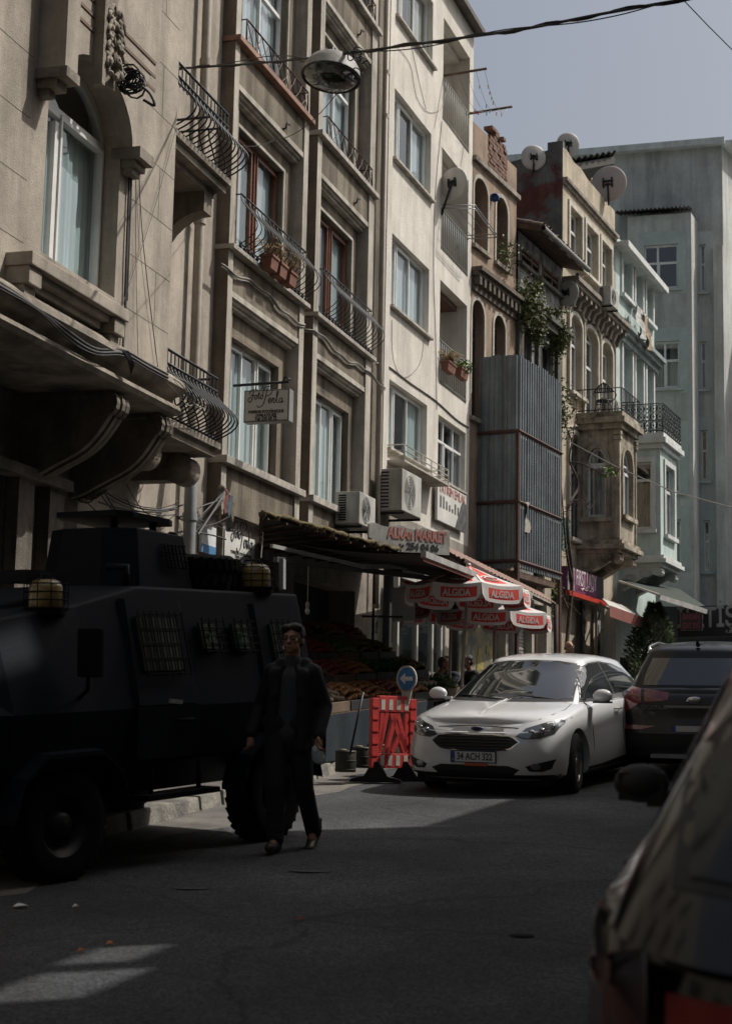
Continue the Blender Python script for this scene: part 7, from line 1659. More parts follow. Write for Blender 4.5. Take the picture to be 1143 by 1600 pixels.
mb = MB(); F.box(mb, a, b, .1, .5, zb_, zt_); mb.build('sign_box', mat('purple_sign', (.14, .025, .085), .5, var=.1), sg); W_ = b - a; H_ = zt_ - zb_; wl_ = mat('pinkish_white_letters', (.6, .5, .53), .6)
mb = MB(); F.box(mb, a, a + W_ * .18, .5005, .506, zb_, zt_); mb.build('pale_picture', mat('photo_print_pale', (.4, .33, .36), .6, var=.4, scale=5), sg); mb = MB(); F.box(mb, b - W_ * .2, b, .5005, .506, zb_, zt_); mb.build('dark_picture', mat('photo_print_dark', (.03, .02, .04), .6, var=.4, scale=5), sg)
text('FIRST LADY', F.p(a + W_ * .5, .508, zb_ + H_ * .62), F.u, up, .5, wl_, sg, width=W_ * .56, hs=1.2, bold=.004)
mb = MB()
for k, pts in enumerate(([(0, .2), (.1, .05), (.25, .1), (.3, .3)], [(.35, .1), (.5, .05), (.6, .2), (.7, .08), (.8, .25)], [(.45, .35), (.5, .38)], [(.85, .05), (.95, .3), (1, .5)], [(.15, -.1), (.2, -.08)])): mb.tube(spline([F.p(a + W_ * (.3 + .4 * x), .51, zb_ + H_ * (.18 + .3 * y)) for x, y in pts], 4), .02, 4)
mb.build('arabic_script', wl_, sg)
mb = MB(); F.box(mb, a, b + .1, .45, .56, zb_ - .14, zb_ - .02); mb.build('red_tube', mat('red_neon_tube', (.5, .05, .03), .4), sg)
def at_pl(px, py, d): return at_depth(px, py, d)
def board(name, lab, TL, TR, hgt, d0, d1, m, cat='sign', thick=.08):
    a_ = at_depth(*TL, d0); b_ = at_depth(*TR, d1); b_.z = a_.z if abs(b_.z - a_.z) < .5 else b_.z; r_ = (b_ - a_).normalized(); W = (b_ - a_).length; f_ = r_.cross(up)
    sg = thing(name, lab, cat, a_); mb = MB(); mb.box8([a_ - up * hgt, b_ - up * hgt, b_ - up * hgt - f_ * thick, a_ - up * hgt - f_ * thick, a_, b_, b_ - f_ * thick, a_ - f_ * thick]); mb.build('board', m, sg); return sg, a_, r_, f_, W
navyb = mat('dark_navy_sign', (.012, .016, .022), .5)
sg, a_, r_, f_, W = board('phone_shop_sign', 'wide dark sign with white İLETİŞİM letters on the grey block at far right', (1058, 948), (1240, 948), .9, 46, 44, navyb)
text('İLETİŞİM', a_ + r_ * W * .36 - up * .36 + f_ * .01, r_, up, 1, mat('grey_white_letters', (.36, .38, .38), .6), sg, width=W * .72, hs=.82, bold=.02)
for k, t_ in enumerate(('', '', 'Kontör', 'Cep')): text(t_, a_ + r_ * W * (.08 + .2 * k) - up * .76 + f_ * .01, r_, up, .3, mat('grey_white_letters', (.36, .38, .38)), sg, width=W * .12) if k > 1 else None
sg, a_, r_, f_, W = board('tea_house_sign', 'small dark red sign reading BARAN ÇAY EVİ in front of the wide dark sign', (1062, 957), (1096, 957), .46, 40, 39.8, mat('dark_red_sign', (.03, .008, .012), .5))
for t_, dz_ in (('BARAN', .12), ('ÇAY EVİ', .34)): text(t_, a_ + r_ * W * .5 - up * dz_ + f_ * .01, r_, up, .2, mat('dull_red_letters', (.16, .04, .05), .6), sg, width=W * .8, hs=1.0, bold=.01)

# ================================================================ air conditioners, dishes, pots, chair
acw = mat('aged_white_casing', (.50, .49, .45), .55, var=.12, scale=3, streak=.35)
def aircon(F, s0, s1, o0, o1, z0, z1, lab, m=acw):
    t = thing('air_conditioner', lab, 'air conditioner', F.p(s0, o0, z0), 'air conditioners on the facades'); mb = MB(); F.box(mb, s0, s1, o0, o1, z0, z1); mb.build('casing', m, t, bevel=.015)
    mb = MB(); cs, cz, r_ = s0 + (s1 - s0) * .38, (z0 + z1) / 2, min(s1 - s0, z1 - z0) * .40
    for k in range(6): mb.tube([F.p(cs + r_ * (k + 1) / 6 * math.cos(a), o1 + .012, cz + r_ * (k + 1) / 6 * math.sin(a)) for a in [x * .314 for x in range(20)]], .006, 4, closed=True)
    for k in range(8): a = k * math.pi / 4; mb.tube([F.p(cs, o1 + .014, cz), F.p(cs + r_ * math.cos(a), o1 + .014, cz + r_ * math.sin(a))], .005, 4)
    mb.build('fan_grille', mat('grey_grille', (.2, .2, .19), .6), t)
    mb = MB(); n = 11
    for k in range(n): z = z0 + .07 + (z1 - z0 - .14) * k / (n - 1); F.box(mb, s0 - .006, s0 - .001, o0 + .06, o0 + (o1 - o0) * .45, z - .014, z + .014)
    mb.build('side_louvres', dark_in, t)
    mb = MB()
    for s in (s0 + .12, s1 - .12): F.box(mb, s - .02, s + .02, .0, o1 + .02, z0 - .06, z0 - .015)
    mb.build('bracket', iron, t); return t
F = F3; s0_ = F.uv(628, 760, .62)[0]; s1_ = F.uv(658, 770, .62)[0]; z1_ = F.uv(628, 731, .62)[1]; z0_ = F.uv(628, 797, .62)[1]
aircon(F, s0_, s1_, .14, .62, z0_, z1_, 'large pale air conditioner with side slots under the shelf rail of the white house')
F = F2; s0_ = F.uv(558, 790, .62)[0]; s1_ = F.uv(583, 795, .62)[0]; z1_ = F.uv(560, 768, .62)[1]; z0_ = F.uv(560, 819, .62)[1]
aircon(F, s0_, s1_, .22, .66, z0_, z1_, 'small boxy air conditioner beside the yellow edge of the awning')
F = F6; s0_ = F.uv(956, 465, .75)[0]; s1_ = F.uv(966, 470, .75)[0]; z1_ = F.uv(956, 445, .75)[1]; z0_ = F.uv(956, 474, .75)[1]
aircon(F, s0_, s0_ + .85, .3, .7, z0_, z1_, 'air conditioner standing on the bracketed cornice of the cream house')
aircon(F, oa + .9, oa + 1.75, .4, .8, z1o + .35, z1o + .95, 'air conditioner half hidden behind the balcony railing on the oriel roof')
dishm = mat('dish_grey', (.46, .44, .41), .6, var=.08, scale=4, streak=.15)
def dish(px, py, d, r_, yaw, pit, lab, arm=True, foot=None, m=dishm):
    c_ = at_depth(px, py, d); t = thing('satellite_dish', lab, 'satellite dish', c_, 'satellite dishes on the roofs'); M_ = Matrix.Rotation(rad(yaw), 3, 'Z') @ Matrix.Rotation(rad(pit), 3, 'X')   # axis = -Y of M (dish back toward camera)
    mb = MB(); pr = [(r_ * k / 8, -.16 * r_ * (1 - (k / 8) ** 2)) for k in range(9)]; mb.lathe(pr + [(r_ * 1.01, .02), (r_ * .98, .03)] + [(a, b + .015) for a, b in pr[::-1]], c_, 'Y', 32, M=M_); mb.build('reflector', m, t)
    mb = MB(); q = lambda x, y, z: c_ + M_ @ V((x, y, z))
    for x in (-.12, .12): mb.tube([q(x * r_ * 2, -.16 * r_, -.25 * r_), q(x * r_ * 2, -.22 * r_, .3 * r_)], .03, 5)
    mb.tube([q(-.3 * r_, -.2 * r_, 0.1 * r_), q(.3 * r_, -.2 * r_, .1 * r_)], .035, 5); mb.tube([q(-.3 * r_, -.2 * r_, -.1 * r_), q(.3 * r_, -.2 * r_, -.1 * r_)], .03, 5); mb.tube([q(0, -.2 * r_, 0), foot if foot is not None else c_ + V((0, 0, -r_ * 1.25))], .03, 6); mb.build('mount', iron, t)
    if arm: mb = MB(); mb.tube([q(0, 0, -r_ * .95), q(0, r_ * .9, -r_ * .35)], .016, 5); mb.ball(q(0, r_ * .92, -r_ * .3), .06, 8); mb.build('feed_arm', pipe_m, t)
    return t
aw = F3.p(F3.uv(689, 336, 0)[0], 0, F3.uv(689, 336, 0)[1])
dish(708, 287, 33.6, .36, -38, 6, 'white satellite dish on the balcony wall of the white house casting a long shadow', foot=aw)
dish(833, 246, 42.6, .36, 10, 5, 'left satellite dish on the red peeling roof end of the cream house')
dish(887, 225, 45, .35, 5, 5, 'topmost satellite dish standing at the corner of the cream parapet')
dish(950, 287, 46.5, .56, -25, 4, 'largest satellite dish with pinkish back on the right of the cream parapet', m=mat('pinkish_dish', (.42, .35, .32), .6, var=.08))
dish(885, 458, 42.3, .36, -36, 4, 'satellite dish fixed at the left end of the bracketed cornice', foot=F6.p(0, .1, zc6 - .9))
terra = mat('terracotta', (.2, .085, .055), .85, var=.15, scale=6)
dryp = mat('dry_plant', (.34, .24, .12), .9, var=.3, scale=6); greenp = mat('fresh_green_leaf', (.16, .24, .04), .6, var=.3, scale=6)
def planter(F, s, o, z, w_, lab, pm, np_, kind=0, grp='flower boxes on the balconies'):
    t = thing('flower_box', lab, 'flower box', F.p(s, o, z), grp); mb = MB()
    mb.box8([F.p(s - w_ * .45, o + .07, z), F.p(s + w_ * .45, o + .07, z), F.p(s + w_ * .45, o - .07, z), F.p(s - w_ * .45, o - .07, z), F.p(s - w_ * .5, o + .1, z + .2), F.p(s + w_ * .5, o + .1, z + .2), F.p(s + w_ * .5, o - .1, z + .2), F.p(s - w_ * .5, o - .1, z + .2)]); F.box(mb, s - w_ * .52, s + w_ * .52, o - .11, o + .11, z + .17, z + .21); mb.build('box', terra, t)
    mb = MB(); kr = random.Random(int(s * 100))
    if pm and kind == 0:
        for k in range(np_): a = kr.uniform(0, 6.3); l = kr.uniform(.15, .36); b = F.p(s + kr.uniform(-.4, .4) * w_, o, z + .2); mb.tube([b, b + V((math.cos(a) * l * .4, math.sin(a) * l * .4, l * .8)), b + V((math.cos(a) * l, math.sin(a) * l, l * .5))], .006, 3)
        mb.build('dry_stems', pm, t)
    elif pm: leaves(mb, F.p(s, o, z + .3), (w_ * .5, .2, .2), np_, .05, kr); mb.build('foliage', pm, t)
    return t
F = F3; s_, z_ = F.uv(702, 575, .15); planter(F, s_, .12, z_ - .1, .6, 'terracotta flower box with dry stems on the left of the lower white balcony rail', dryp, 110)
s_, z_ = F.uv(722, 585, .15); planter(F, s_, .12, z_ - .1, .6, 'terracotta flower box with fresh green plants on the right of the lower white balcony rail', greenp, 160, 1)
s_, z_ = F.uv(706, 522, -.5); planter(F, s_, -.5, z_, .45, 'terracotta box hanging inside the dark lower balcony of the white house', None, 0)
F = F2
for px, py, lab in ((424, 412, 'left flower box with sparse plants behind the curved railing of the near bay'), (438, 424, 'middle reddish flower box behind the curved railing of the near bay'), (453, 437, 'right flower box with dry stems behind the curved railing of the near bay')):
    s_, z_ = F.uv(px, py, .45); planter(F, s_, .42, z_ - .1, .3, lab, dryp, 40)
# clothes line poles on the top balcony
F = F3; cl = thing('clothes_line', 'clothes line on two poles with coloured pegs projecting from the top white balcony', 'clothes line', F.p(L0, 0, RZ[0]))
mb = MB(); e0 = F.p(L0 + .05, 1.0, RZ[0] + .1); e1 = F.p(L1, 1.05, RZ[0] + .08)
mb.tube([F.p(L0 + .05, -.1, RZ[0] + .05), e0], .03, 6); mb.tube([F.p(L1, -.1, RZ[0] + .02), e1], .03, 6); mb.build('pole', twood, cl)
mb = MB()
for k in range(5): t_ = .15 + .8 * k / 4; a_ = F.p(L0 + .05, t_, RZ[0] + .06 + .04 * t_); b_ = F.p(L1, t_, RZ[0] + .03 + .04 * t_); mb.tube(sag(a_, b_, .25 + .05 * k), .004, 4)
mb.build('line', gcable_m, cl); kr = random.Random(3)
for k in range(14):
    j = kr.randrange(5); t_ = .15 + .8 * j / 4; a_ = F.p(L0 + .05, t_, RZ[0] + .06); b_ = F.p(L1, t_, RZ[0] + .03); p_ = sag(a_, b_, .25 + .05 * j)[kr.randrange(2, 13)]; mb = MB(); mb.box(p_ - V((0, 0, .03)), (.02, .02, .08)); mb.build('peg', mat(('red', 'yellow', 'blue', 'pink')[k % 4] + '_peg', ((.5, .03, .03), (.6, .5, .05), (.05, .3, .5), (.6, .3, .3))[k % 4], .5), cl)
mb = MB(); s_, z_ = F.uv(712, 208, -.3); F.box(mb, s_ - .2, s_ + .35, -.7, -.3, BZ[0][0] + .01, BZ[0][0] + .3); tag(mb.build('storage_box', mat('light_blue_plastic', (.08, .3, .5), .5), bevel=.02), 'light blue plastic box on the floor of the top white balcony', 'box')
mb = MB(); s_, z_ = F.uv(712, 380, -.25); mb.grid([[F.p(s_ + x * .4, -.25 + .04 * math.sin(k * 2 + x * 6), RZ[1] - .1 - k * .13) for x in (0, .3, .6, 1)] for k in range(6)]); tag(mb.build('laundry', mat('pink_white_cloth', (.6, .5, .52), .9)), 'pink and white cloth hanging inside the middle balcony of the white house', 'laundry')
mb = MB(); 
for z_ in (RZ[1] + .1, RZ[1] + .02): mb.tube([F.p(L0, .0, z_), F.p(L0 + .1, .75, z_ - .05), F.p(L1 - .2, .75, z_ - .1), F.p(L1, .0, z_)], .013, 5)
for k in range(4): mb.tube([F.p(L0 + .05, .15 + .18 * k, RZ[1] + .03), F.p(L1, .15 + .18 * k, RZ[1] - .02)], .007, 4)
tag(mb.build('drying_rack', mat('galvanised_wire', (.3, .31, .32), .4, metal=.6)), 'wire drying rack hooked outside the middle balcony below the dish', 'rack')
F = F7
for px, py, c_, lab, w_, h_ in ((996, 485, (.5, .5, .48), 'white and grey striped cloth hanging from the sill of the pale blue house', .75, 1.1), (1008, 500, (.42, .3, .2), 'tan cloth hanging beside the striped one on the pale blue house', .5, 1.2)):
    s_, z_ = F.uv(px - 6, py - 14, .25); mb = MB(); mb.grid([[F.p(s_ + x * w_, .25 + .07 * math.sin(k * 1.3 + x * 9) + .03 * k, z_ - k * h_ / 7 - .1 * math.sin(x * 3)) for x in [i / 8 for i in range(9)]] for k in range(8)]); tag(mb.build('laundry', mat('cloth_%d' % px, c_, .95, var=.3, scale=6)), lab, 'laundry')
# metal chair on the oriel balcony
F = F6; ch = thing('balcony_chair', 'black metal armchair with round back on the balcony of the carved oriel', 'chair', F.p(oa + .5, .6, z1o + .3)); zc = z1o + .31; cs, co = oa + .55, .62
mb = MB(); mb.lathe([(0, 0), (.23, 0), (.23, .03), (0, .035)], F.p(cs, co, zc + .43), 'Z', 18); mb.build('seat', iron, ch)
mb = MB(); mb.tube([F.p(cs - .02 + .0, co - .28 + .56 * k / 10, zc + .72 + .24 * math.sin(math.pi * k / 10)) for k in range(11)], .02, 6)
for k in range(9): x = -.24 + .06 * k; mb.tube([F.p(cs - .02, co + x, zc + .68), F.p(cs - .02, co + x, zc + .72 + .24 * math.sin(math.pi * (x + .28) / .56))], .02, 4)
mb.tube([F.p(cs - .02, co - .28, zc + .7), F.p(cs - .02, co + .28, zc + .7)], .02, 5); mb.build('backrest', iron, ch)
for a, b in ((-1, -1), (-1, 1), (1, -1), (1, 1)): mb = MB(); mb.tube([F.p(cs + a * .15, co + b * .15, zc + .44), F.p(cs + a * .22, co + b * .24, zc)], .014, 5); mb.build('leg', iron, ch)
for b in (-1, 1): mb = MB(); mb.tube(spline([F.p(cs - .02, co + b * .28, zc + .72), F.p(cs + .1, co + b * .33, zc + .66), F.p(cs + .2, co + b * .3, zc + .6), F.p(cs + .15, co + b * .2, zc + .44)], 4), .014, 5); mb.build('armrest', iron, ch)
# green lattice and bare climber between tin enclosure and oriel
F = F6; mb = MB(); a, zt_ = F.uv(874, 806, .35); b, _ = F.uv(889, 812, .35); zb_ = F.uv(874, 858, .35)[1]
gcol = mat('green_painted_iron', (.10, .25, .20), .6, var=.15)
for i in range(5):
    s = a + (b - a) * i / 4; mb.tube([F.p(s, .35, zb_), F.p(s, .35, zt_)], .018, 4)
for j in range(7):
    z = zb_ + (zt_ - zb_) * j / 6
    mb.tube([F.p(a, .35, z), F.p(b, .35, z)], .016, 4)
    for i in range(4): c_ = F.p(a + (b - a) * (i + .5) / 4, .36, z - (zt_ - zb_) / 12); mb.tube([c_ + F.u * .09 * math.cos(q * .9) + up * .09 * math.sin(q * .9) for q in range(7)], .014, 4, closed=True) if j else None
tag(mb.build('green_grille', gcol), 'green lattice iron grille between the tin enclosure and the cream house', 'grille')
mb = MB(); kr = random.Random(14)
def branch(pts, r_): 
    q = spline([F.p(*(lambda t: (t[0], o, t[1]))(F.uv(x, y, o))) for x, y, o in pts], 5); mb.tube(q, [r_ * (1 - .75 * i / len(q)) for i in range(len(q))], 5); return q
for pts, r_ in (([(884, 1015, .5), (889, 960, .5), (893, 900, .55), (886, 830, .5), (888, 790, .45), (901, 765, .5), (900, 745, .5), (889, 720, .45), (893, 690, .5), (899, 655, .4)], .06), ([(892, 905, .55), (884, 860, .5), (879, 800, .5), (876, 750, .4)], .04), ([(889, 722, .5), (905, 724, .9), (925, 732, 1.2), (945, 742, 1.45), (957, 740, 1.5)], .03), ([(888, 790, .5), (905, 780, .7), (920, 795, .9), (930, 780, 1.0)], .018), ([(886, 950, .5), (878, 930, .5), (876, 905, .5)], .03), ([(893, 690, .4), (884, 668, .3), (877, 640, .3)], .03)):
    q = branch(pts, r_)
    for k in range(8): b_ = q[kr.randrange(3, len(q))]; d_ = V((kr.uniform(-1, 1), kr.uniform(-.3, .3), kr.uniform(-.6, 1))) * kr.uniform(.3, .8); mb.tube([b_, b_ + d_ * .5 + V((0, 0, .05)), b_ + d_], [.012, .008, .004], 4)
cb = thing('bare_climber', 'bare twisting climber growing up between the tin enclosure and the cream oriel house', 'plant', F.p(.5, .4, 1)); mb.build('stem', mat('climber_bark', (.09, .06, .045), .95, var=.3), cb)
mb = MB()
for px, py, o in ((946, 741, 1.45), (957, 738, 1.5), (950, 736, 1.5)): s, z = F.uv(px, py, o); leaves(mb, F.p(s, o, z), (.15, .15, .12), 14, .07, kr)
mb.build('leaf', greenp, cb)
for px, py, n_, lab, m_ in ((858, 915, 260, 'tall yellow-green weed below the timber floor of the tin enclosure', greenp), (876, 640, 500, 'dry dark creeper hanging beside the top right edge of the tin enclosure', ivy_m)):
    o = .6; s, z = F5.uv(px, py, o); mb = MB(); leaves(mb, F5.p(s, o, z), (.35, .25, .8), n_, .05, kr); tag(mb.build('wall_weed', m_), lab, 'plant')
# ================================================================ ground-floor fronts, awnings, umbrellas, market
F = F2
dark_aw = mat('dark_awning_sheet', (.03, .028, .026), .85, var=.25, scale=3, streak=.3)
yel = mat('yellowed_foam_edge', (.17, .13, .055), .95, var=.35, scale=14, bump=1, bscale=60)
white_m = mat('white_painted_bar', (.42, .41, .39), .5, var=.12, scale=4, streak=.3)
a1, a2 = at_depth(410, 800, 20.0), at_depth(694, 879, 28.6)
up = V((0, 0, 1)); dr = (a2 - a1); dh = V((dr.x, dr.y, 0)).normalized(); inn = V((-dh.y, dh.x, 0))      # toward the facade
aw = thing('market_awning', 'long dark sheet-metal awning with ragged yellow edge over the greengrocer', 'awning', a1)
mb = MB(); n = 40; T_ = []
kr = random.Random(41)
for k in range(n + 1):
    p = a1.lerp(a2, k / n) + V((0, 0, .012 * math.sin(k * 1.9))); T_.append(p)
IN = [min(1.7, .04 + .09 * k) for k in range(n + 1)]; mb.grid([[p for p in T_], [p + inn * i + up * -.05 for p, i in zip(T_, IN)]]); mb.grid([[p - up * .05 for p in T_], [p + inn * i + up * -.1 for p, i in zip(T_, IN)]]); mb.build('sheet', dark_aw, aw)
mb = MB(); mb.tube([p + V((0, 0, kr.uniform(-.01, .02))) for p in T_], [kr.uniform(.02, .045) for _ in T_], 6); 
for k in range(0, n, 1): 
    if kr.random() < .6: p = T_[k]; mb.box(p + V((0, 0, -.03)), (kr.uniform(.05, .12), .05, kr.uniform(.03, .1)))
mb.build('yellow_edge', yel, aw)
mb = MB()
for k in range(1, n, 3): mb.tube([T_[k] - up * .08, T_[k] + inn * IN[k] - up * .15], .02, 4)
mb.build('rafter', twood, aw)
mb = MB(); mb.tube([T_[0] - up * .05, T_[19] + inn * 1.7 - up * .1], .04, 4); mb.build('end_beam', twood, aw)
# folding-arm awning hanging below
fa_ = thing('folding_awning', 'dark retractable awning with pale arms hanging under the sheet awning', 'awning', a1)
b1_, b2_ = at_depth(424, 853, 20.9), at_depth(680, 886, 26.5); c2_ = at_depth(566, 885, 22.5)
def bar(mb, p, q, h=.06, t=.05):
    d = (q - p).normalized(); s_ = d.cross(up).normalized() * t / 2; v = up * h / 2; mb.box8([p - s_ - v, q - s_ - v, q + s_ - v, p + s_ - v, p - s_ + v, q - s_ + v, q + s_ + v, p + s_ + v])
mb = MB(); bar(mb, b1_, c2_, .05); bar(mb, c2_, at_depth(680, 886, 25.2), .07); bar(mb, at_depth(408, 868, 20.6), at_depth(405, 835, 20.6) + V((.05, 0, 0)), .06, .12); mb.build('arm', white_m, fa_)
fA, fB, fC, fD = at_depth(424, 842, 21.4), at_depth(661, 866, 19.4), at_depth(828, 932, 26.4), at_depth(655, 893, 31)
mb = MB(); P = [[fA.lerp(fD, k / 12).lerp(fB.lerp(fC, k / 12), j / 6) - up * .06 * math.sin(math.pi * j / 6) for k in range(13)] for j in range(7)]; mb.grid(P); mb.grid([[p + up * .02 for p in r] for r in P]); mb.build('fabric', mat('brown_black_fabric', (.035, .022, .018), .9, var=.2), fa_)
mb = MB(); bar(mb, fB, fC, .08, .07); mb.build('front_rail', white_m, fa_); mb = MB(); bar(mb, fB - up * .06, fC - up * .06, .05, .015); mb.build('valance', mat('dull_red_fabric', (.25, .09, .07), .9), fa_)
mb = MB(); f1, f2_ = at_depth(430, 874, 20.8), at_depth(690, 906, 25.5); bar(mb, f1, f2_, .07, .07); mb.build('cross_rail', mat('dull_grey_rail', (.09, .09, .09), .6), fa_)
# brown corrugated roof
br_ = thing('brown_sheet_roof', 'reddish brown corrugated lean-to roof above the red and white parasols', 'awning', at_depth(700, 850, 28))
r1, r2_ = at_depth(708, 866, 28.2), at_depth(868, 943, 37.5); rn = V(((r2_ - r1).y, -(r2_ - r1).x, 0)).normalized() * -1; brm = mat('brown_painted_sheet', (.24, .135, .10), .7, var=.15, scale=3, streak=.3)
r2_.z = r1.z - .0 if False else r2_.z
mb = MB(); n = 90; mb.grid([[r1.lerp(r2_, k / n) + rn * o + up * (h + .02 * math.sin(k * 2.1)) for k in range(n + 1)] for o, h in ((0, 0), (.18, .12), (.36, .26))]); mb.build('sheet', brm, br_)
mb = MB(); bar(mb, r1 - up * .06 + rn * .1, r2_ - up * .06 + rn * .1, .06, .05); bar(mb, at_depth(722, 875, 29), at_depth(776, 904, 31), .08, .06); mb.build('edge_beam', rust, br_)
mb = MB(); mb.tube([at_depth(868, 945, 37.3), V((at_depth(868, 945, 37.3).x, at_depth(868, 945, 37.3).y, G(4, 37)))], .06, 6); mb.build('post', rust, br_)
# red striped awning + green awning on the right
def slab(name, lab, pts, thick, m, edge=None, em=None):
    t = thing(name, lab, 'awning', pts[0]); mb = MB(); mb.box8([p - up * thick for p in pts] + list(pts)); mb.build('sheet', m, t)
    if edge: mb = MB(); a, b = pts[edge[0]], pts[edge[1]]; mb.box8([a - up * edge[2], b - up * edge[2], b - up * edge[2] + V((.02, .03, 0)), a - up * edge[2] + V((.02, .03, 0)), a + up * .02, b + up * .02, b + up * .02 + V((.02, .03, 0)), a + up * .02 + V((.02, .03, 0))]); mb.build('valance', em, t)
    return t
slab('red_valance_awning', 'awning with faded red front valance below the purple shop sign', [at_depth(952, 947, 41), at_depth(1004, 966, 43), at_depth(985, 950, 46), at_depth(940, 935, 44)], .04, mat('white_canvas', (.5, .48, .44), .8), (0, 1, .28), mat('faded_red_canvas', (.26, .09, .07), .8, var=.15))
slab('green_awning', 'dark green awning with pale edge under the pale blue oriel', [at_depth(1030, 930, 42), at_depth(1116, 957, 46), at_depth(1060, 920, 52), at_depth(970, 905, 48)], .05, mat('dark_green_canvas', (.03, .045, .035), .9, var=.2), (0, 1, .12), white_m)
mb = MB(); bar(mb, at_depth(967, 908, 46), at_depth(1030, 930, 42), .06, .05); tag(mb.build('awning_rail', white_m), 'pale rail along the left edge of the dark green awning', 'awning rail')
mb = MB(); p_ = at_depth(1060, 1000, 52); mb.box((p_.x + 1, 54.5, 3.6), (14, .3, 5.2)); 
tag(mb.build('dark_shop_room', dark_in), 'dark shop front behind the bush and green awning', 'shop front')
# shop fronts of the white and brown houses
alu = mat('white_shop_frame', (.52, .51, .47), .5, var=.1, streak=.2)
F = F3; sf = thing('shop_facade', 'white panelled shop front with dark glass behind the seated men', 'shop front', F.p(1, .25, 1))
gz3 = lambda s: G(F.p(s, 0, 0).x, F.p(s, 0, 0).y) + .13
sa_, sb_ = F.uv(622, 980, .3)[0], F.uv(690, 980, .3)[0]; zs_ = F.uv(640, 900, .3)[1]
mb = MB(); zz = gz3(sa_)
for s in (sa_, sa_ + (sb_ - sa_) * .42, sa_ + (sb_ - sa_) * .78, sb_): F.box(mb, s - .05, s + .05, .2, .3, zz, zs_)
for z in (zz, zz + .95, zs_ - .08): F.box(mb, sa_, sb_, .21, .29, z, z + .08)
F.box(mb, sa_, sb_, .23, .26, zz, zz + .95); mb.build('frame', alu, sf)
mb = MB(); mb.poly([F.p(sa_, .25, zz + 1), F.p(sb_, .25, zz + 1), F.p(sb_, .25, zs_), F.p(sa_, .25, zs_)]); mb.build('glass', cargl, sf)
mb = MB(); F.box(mb, sb_ + .12, sb_ + .4, .1, .34, gz3(sb_), zs_ + .3); F.box(mb, sb_ + .55, sb_ + .62, .1, .3, gz3(sb_), zs_); mb.build('pilaster', band, sf)
mb = MB(); q = at_depth(630, 945, 24.8); mb.box(q, (.36, .3, .52)); tag(mb.build('meter_box', white_m, bevel=.02), 'pale metal meter box hanging under the dark awning left of the parasols', 'meter box')
mb = MB(); mb.tube([at_depth(566, 963, 23.5), at_depth(628, 964, 24)], .018, 6); tag(mb.build('sign_bracket', iron), 'thin dark iron rod sticking out under the awning', 'bracket')
for px, py, d, lab in ((589, 985, 23, 'left bare bulb hanging under the market awning'), (628, 982, 24, 'right bare bulb hanging beside the pale meter box'), (480, 955, 21, 'white lamp holder hanging at the left end of the fruit stall')):
    t = thing('hanging_bulb', lab, 'lamp', at_depth(px, py, d)); c_ = at_depth(px, py, d); mb = MB(); mb.ball(c_, (.035, .035, .05), 10); mb.build('bulb', mat('clear_bulb', (.45, .45, .42), .15), t); mb = MB(); mb.lathe([(.02, .04), (.03, .09), (.02, .12), (.005, .13)], c_, 'Z', 8); mb.tube([c_ + up * .13, c_ + up * .6], .005, 4); mb.build('lamp_holder', white_m, t)
F = F4; gz4 = lambda s: G(F.p(s, 0, 0).x, F.p(s, 0, 0).y) + .13
sf = thing('shop_facade', 'old shop front with torn posters, roller shutter and pilasters under the tin enclosure', 'shop front', F.p(1, .3, 1))
o_ = oT - .1; s1_ = F.uv(722, 1000, o_)[0]; s2_ = F.uv(783, 1000, o_)[0]; ztp_ = F.uv(760, 960, o_)[1] + .6
mb = MB()
for px in (785, 797, 826, 849): s = F.uv(px, 990, o_)[0]; F.box(mb, s - .08, s + .08, o_ - .15, o_ + .1, gz4(s), ztp_)
F.box(mb, s1_, s2_ + 3.2, o_ - .15, o_ + .02, ztp_ - .1, ztp_ + .15); mb.build('pilaster', band, sf)
mb = MB(); F.box(mb, s1_, s2_, o_ - .12, o_ - .08, gz4(s1_), ztp_); mb.build('poster_window', mat('faded_posters', (.25, .23, .15), .6, var=.4, scale=1.6, col2=(.10, .14, .12), c2scale=1.2, c2w=.03), sf)
mb = MB(); kr = random.Random(77)
for k in range(16): s = kr.uniform(s1_, s2_ - .3); z = kr.uniform(gz4(s1_) + .8, ztp_ - .6); w_, h_ = kr.uniform(.1, .3), kr.uniform(.15, .4); F.box(mb, s, s + w_, o_ - .08, o_ - .076 + k * .0008, z, z + h_)
mb.build('poster', mat('yellow_poster', (.4, .33, .10), .6, var=.4, scale=3), sf)
s3_ = F.uv(801, 990, o_)[0]; s4_ = F.uv(824, 990, o_)[0]; mb = MB(); z = gz4(s3_)
while z < ztp_: F.box(mb, s3_ + .1, s4_ - .1, o_ - .12, o_ - .07, z, z + .055); z += .085
mb.build('roller_shutter', mat('pale_shutter', (.40, .41, .40), .6, var=.15), sf)
s5 = F.uv(850, 990, o_)[0]; s6 = F.uv(872, 990, o_)[0]; mb = MB(); F.box(mb, s5, s6, o_ - .3, o_ - .2, gz4(s5), ztp_ + .8); mb.build('rendered_bay', cream, sf)
mb = MB(); F.box(mb, s2_ + .1, s3_ - .1, o_ - .1, o_ - .06, gz4(s2_), ztp_); mb.build('blue_door_panel', mat('pale_blue_panel', (.28, .33, .40), .7, var=.15), sf)
F = F6; t = thing('estate_office_front', 'narrow estate agent front with vertical white EMLAK lettering', 'shop front', F.p(1, .2, 1)); z0_ = F.uv(930, 1000, .15)[1] - .9
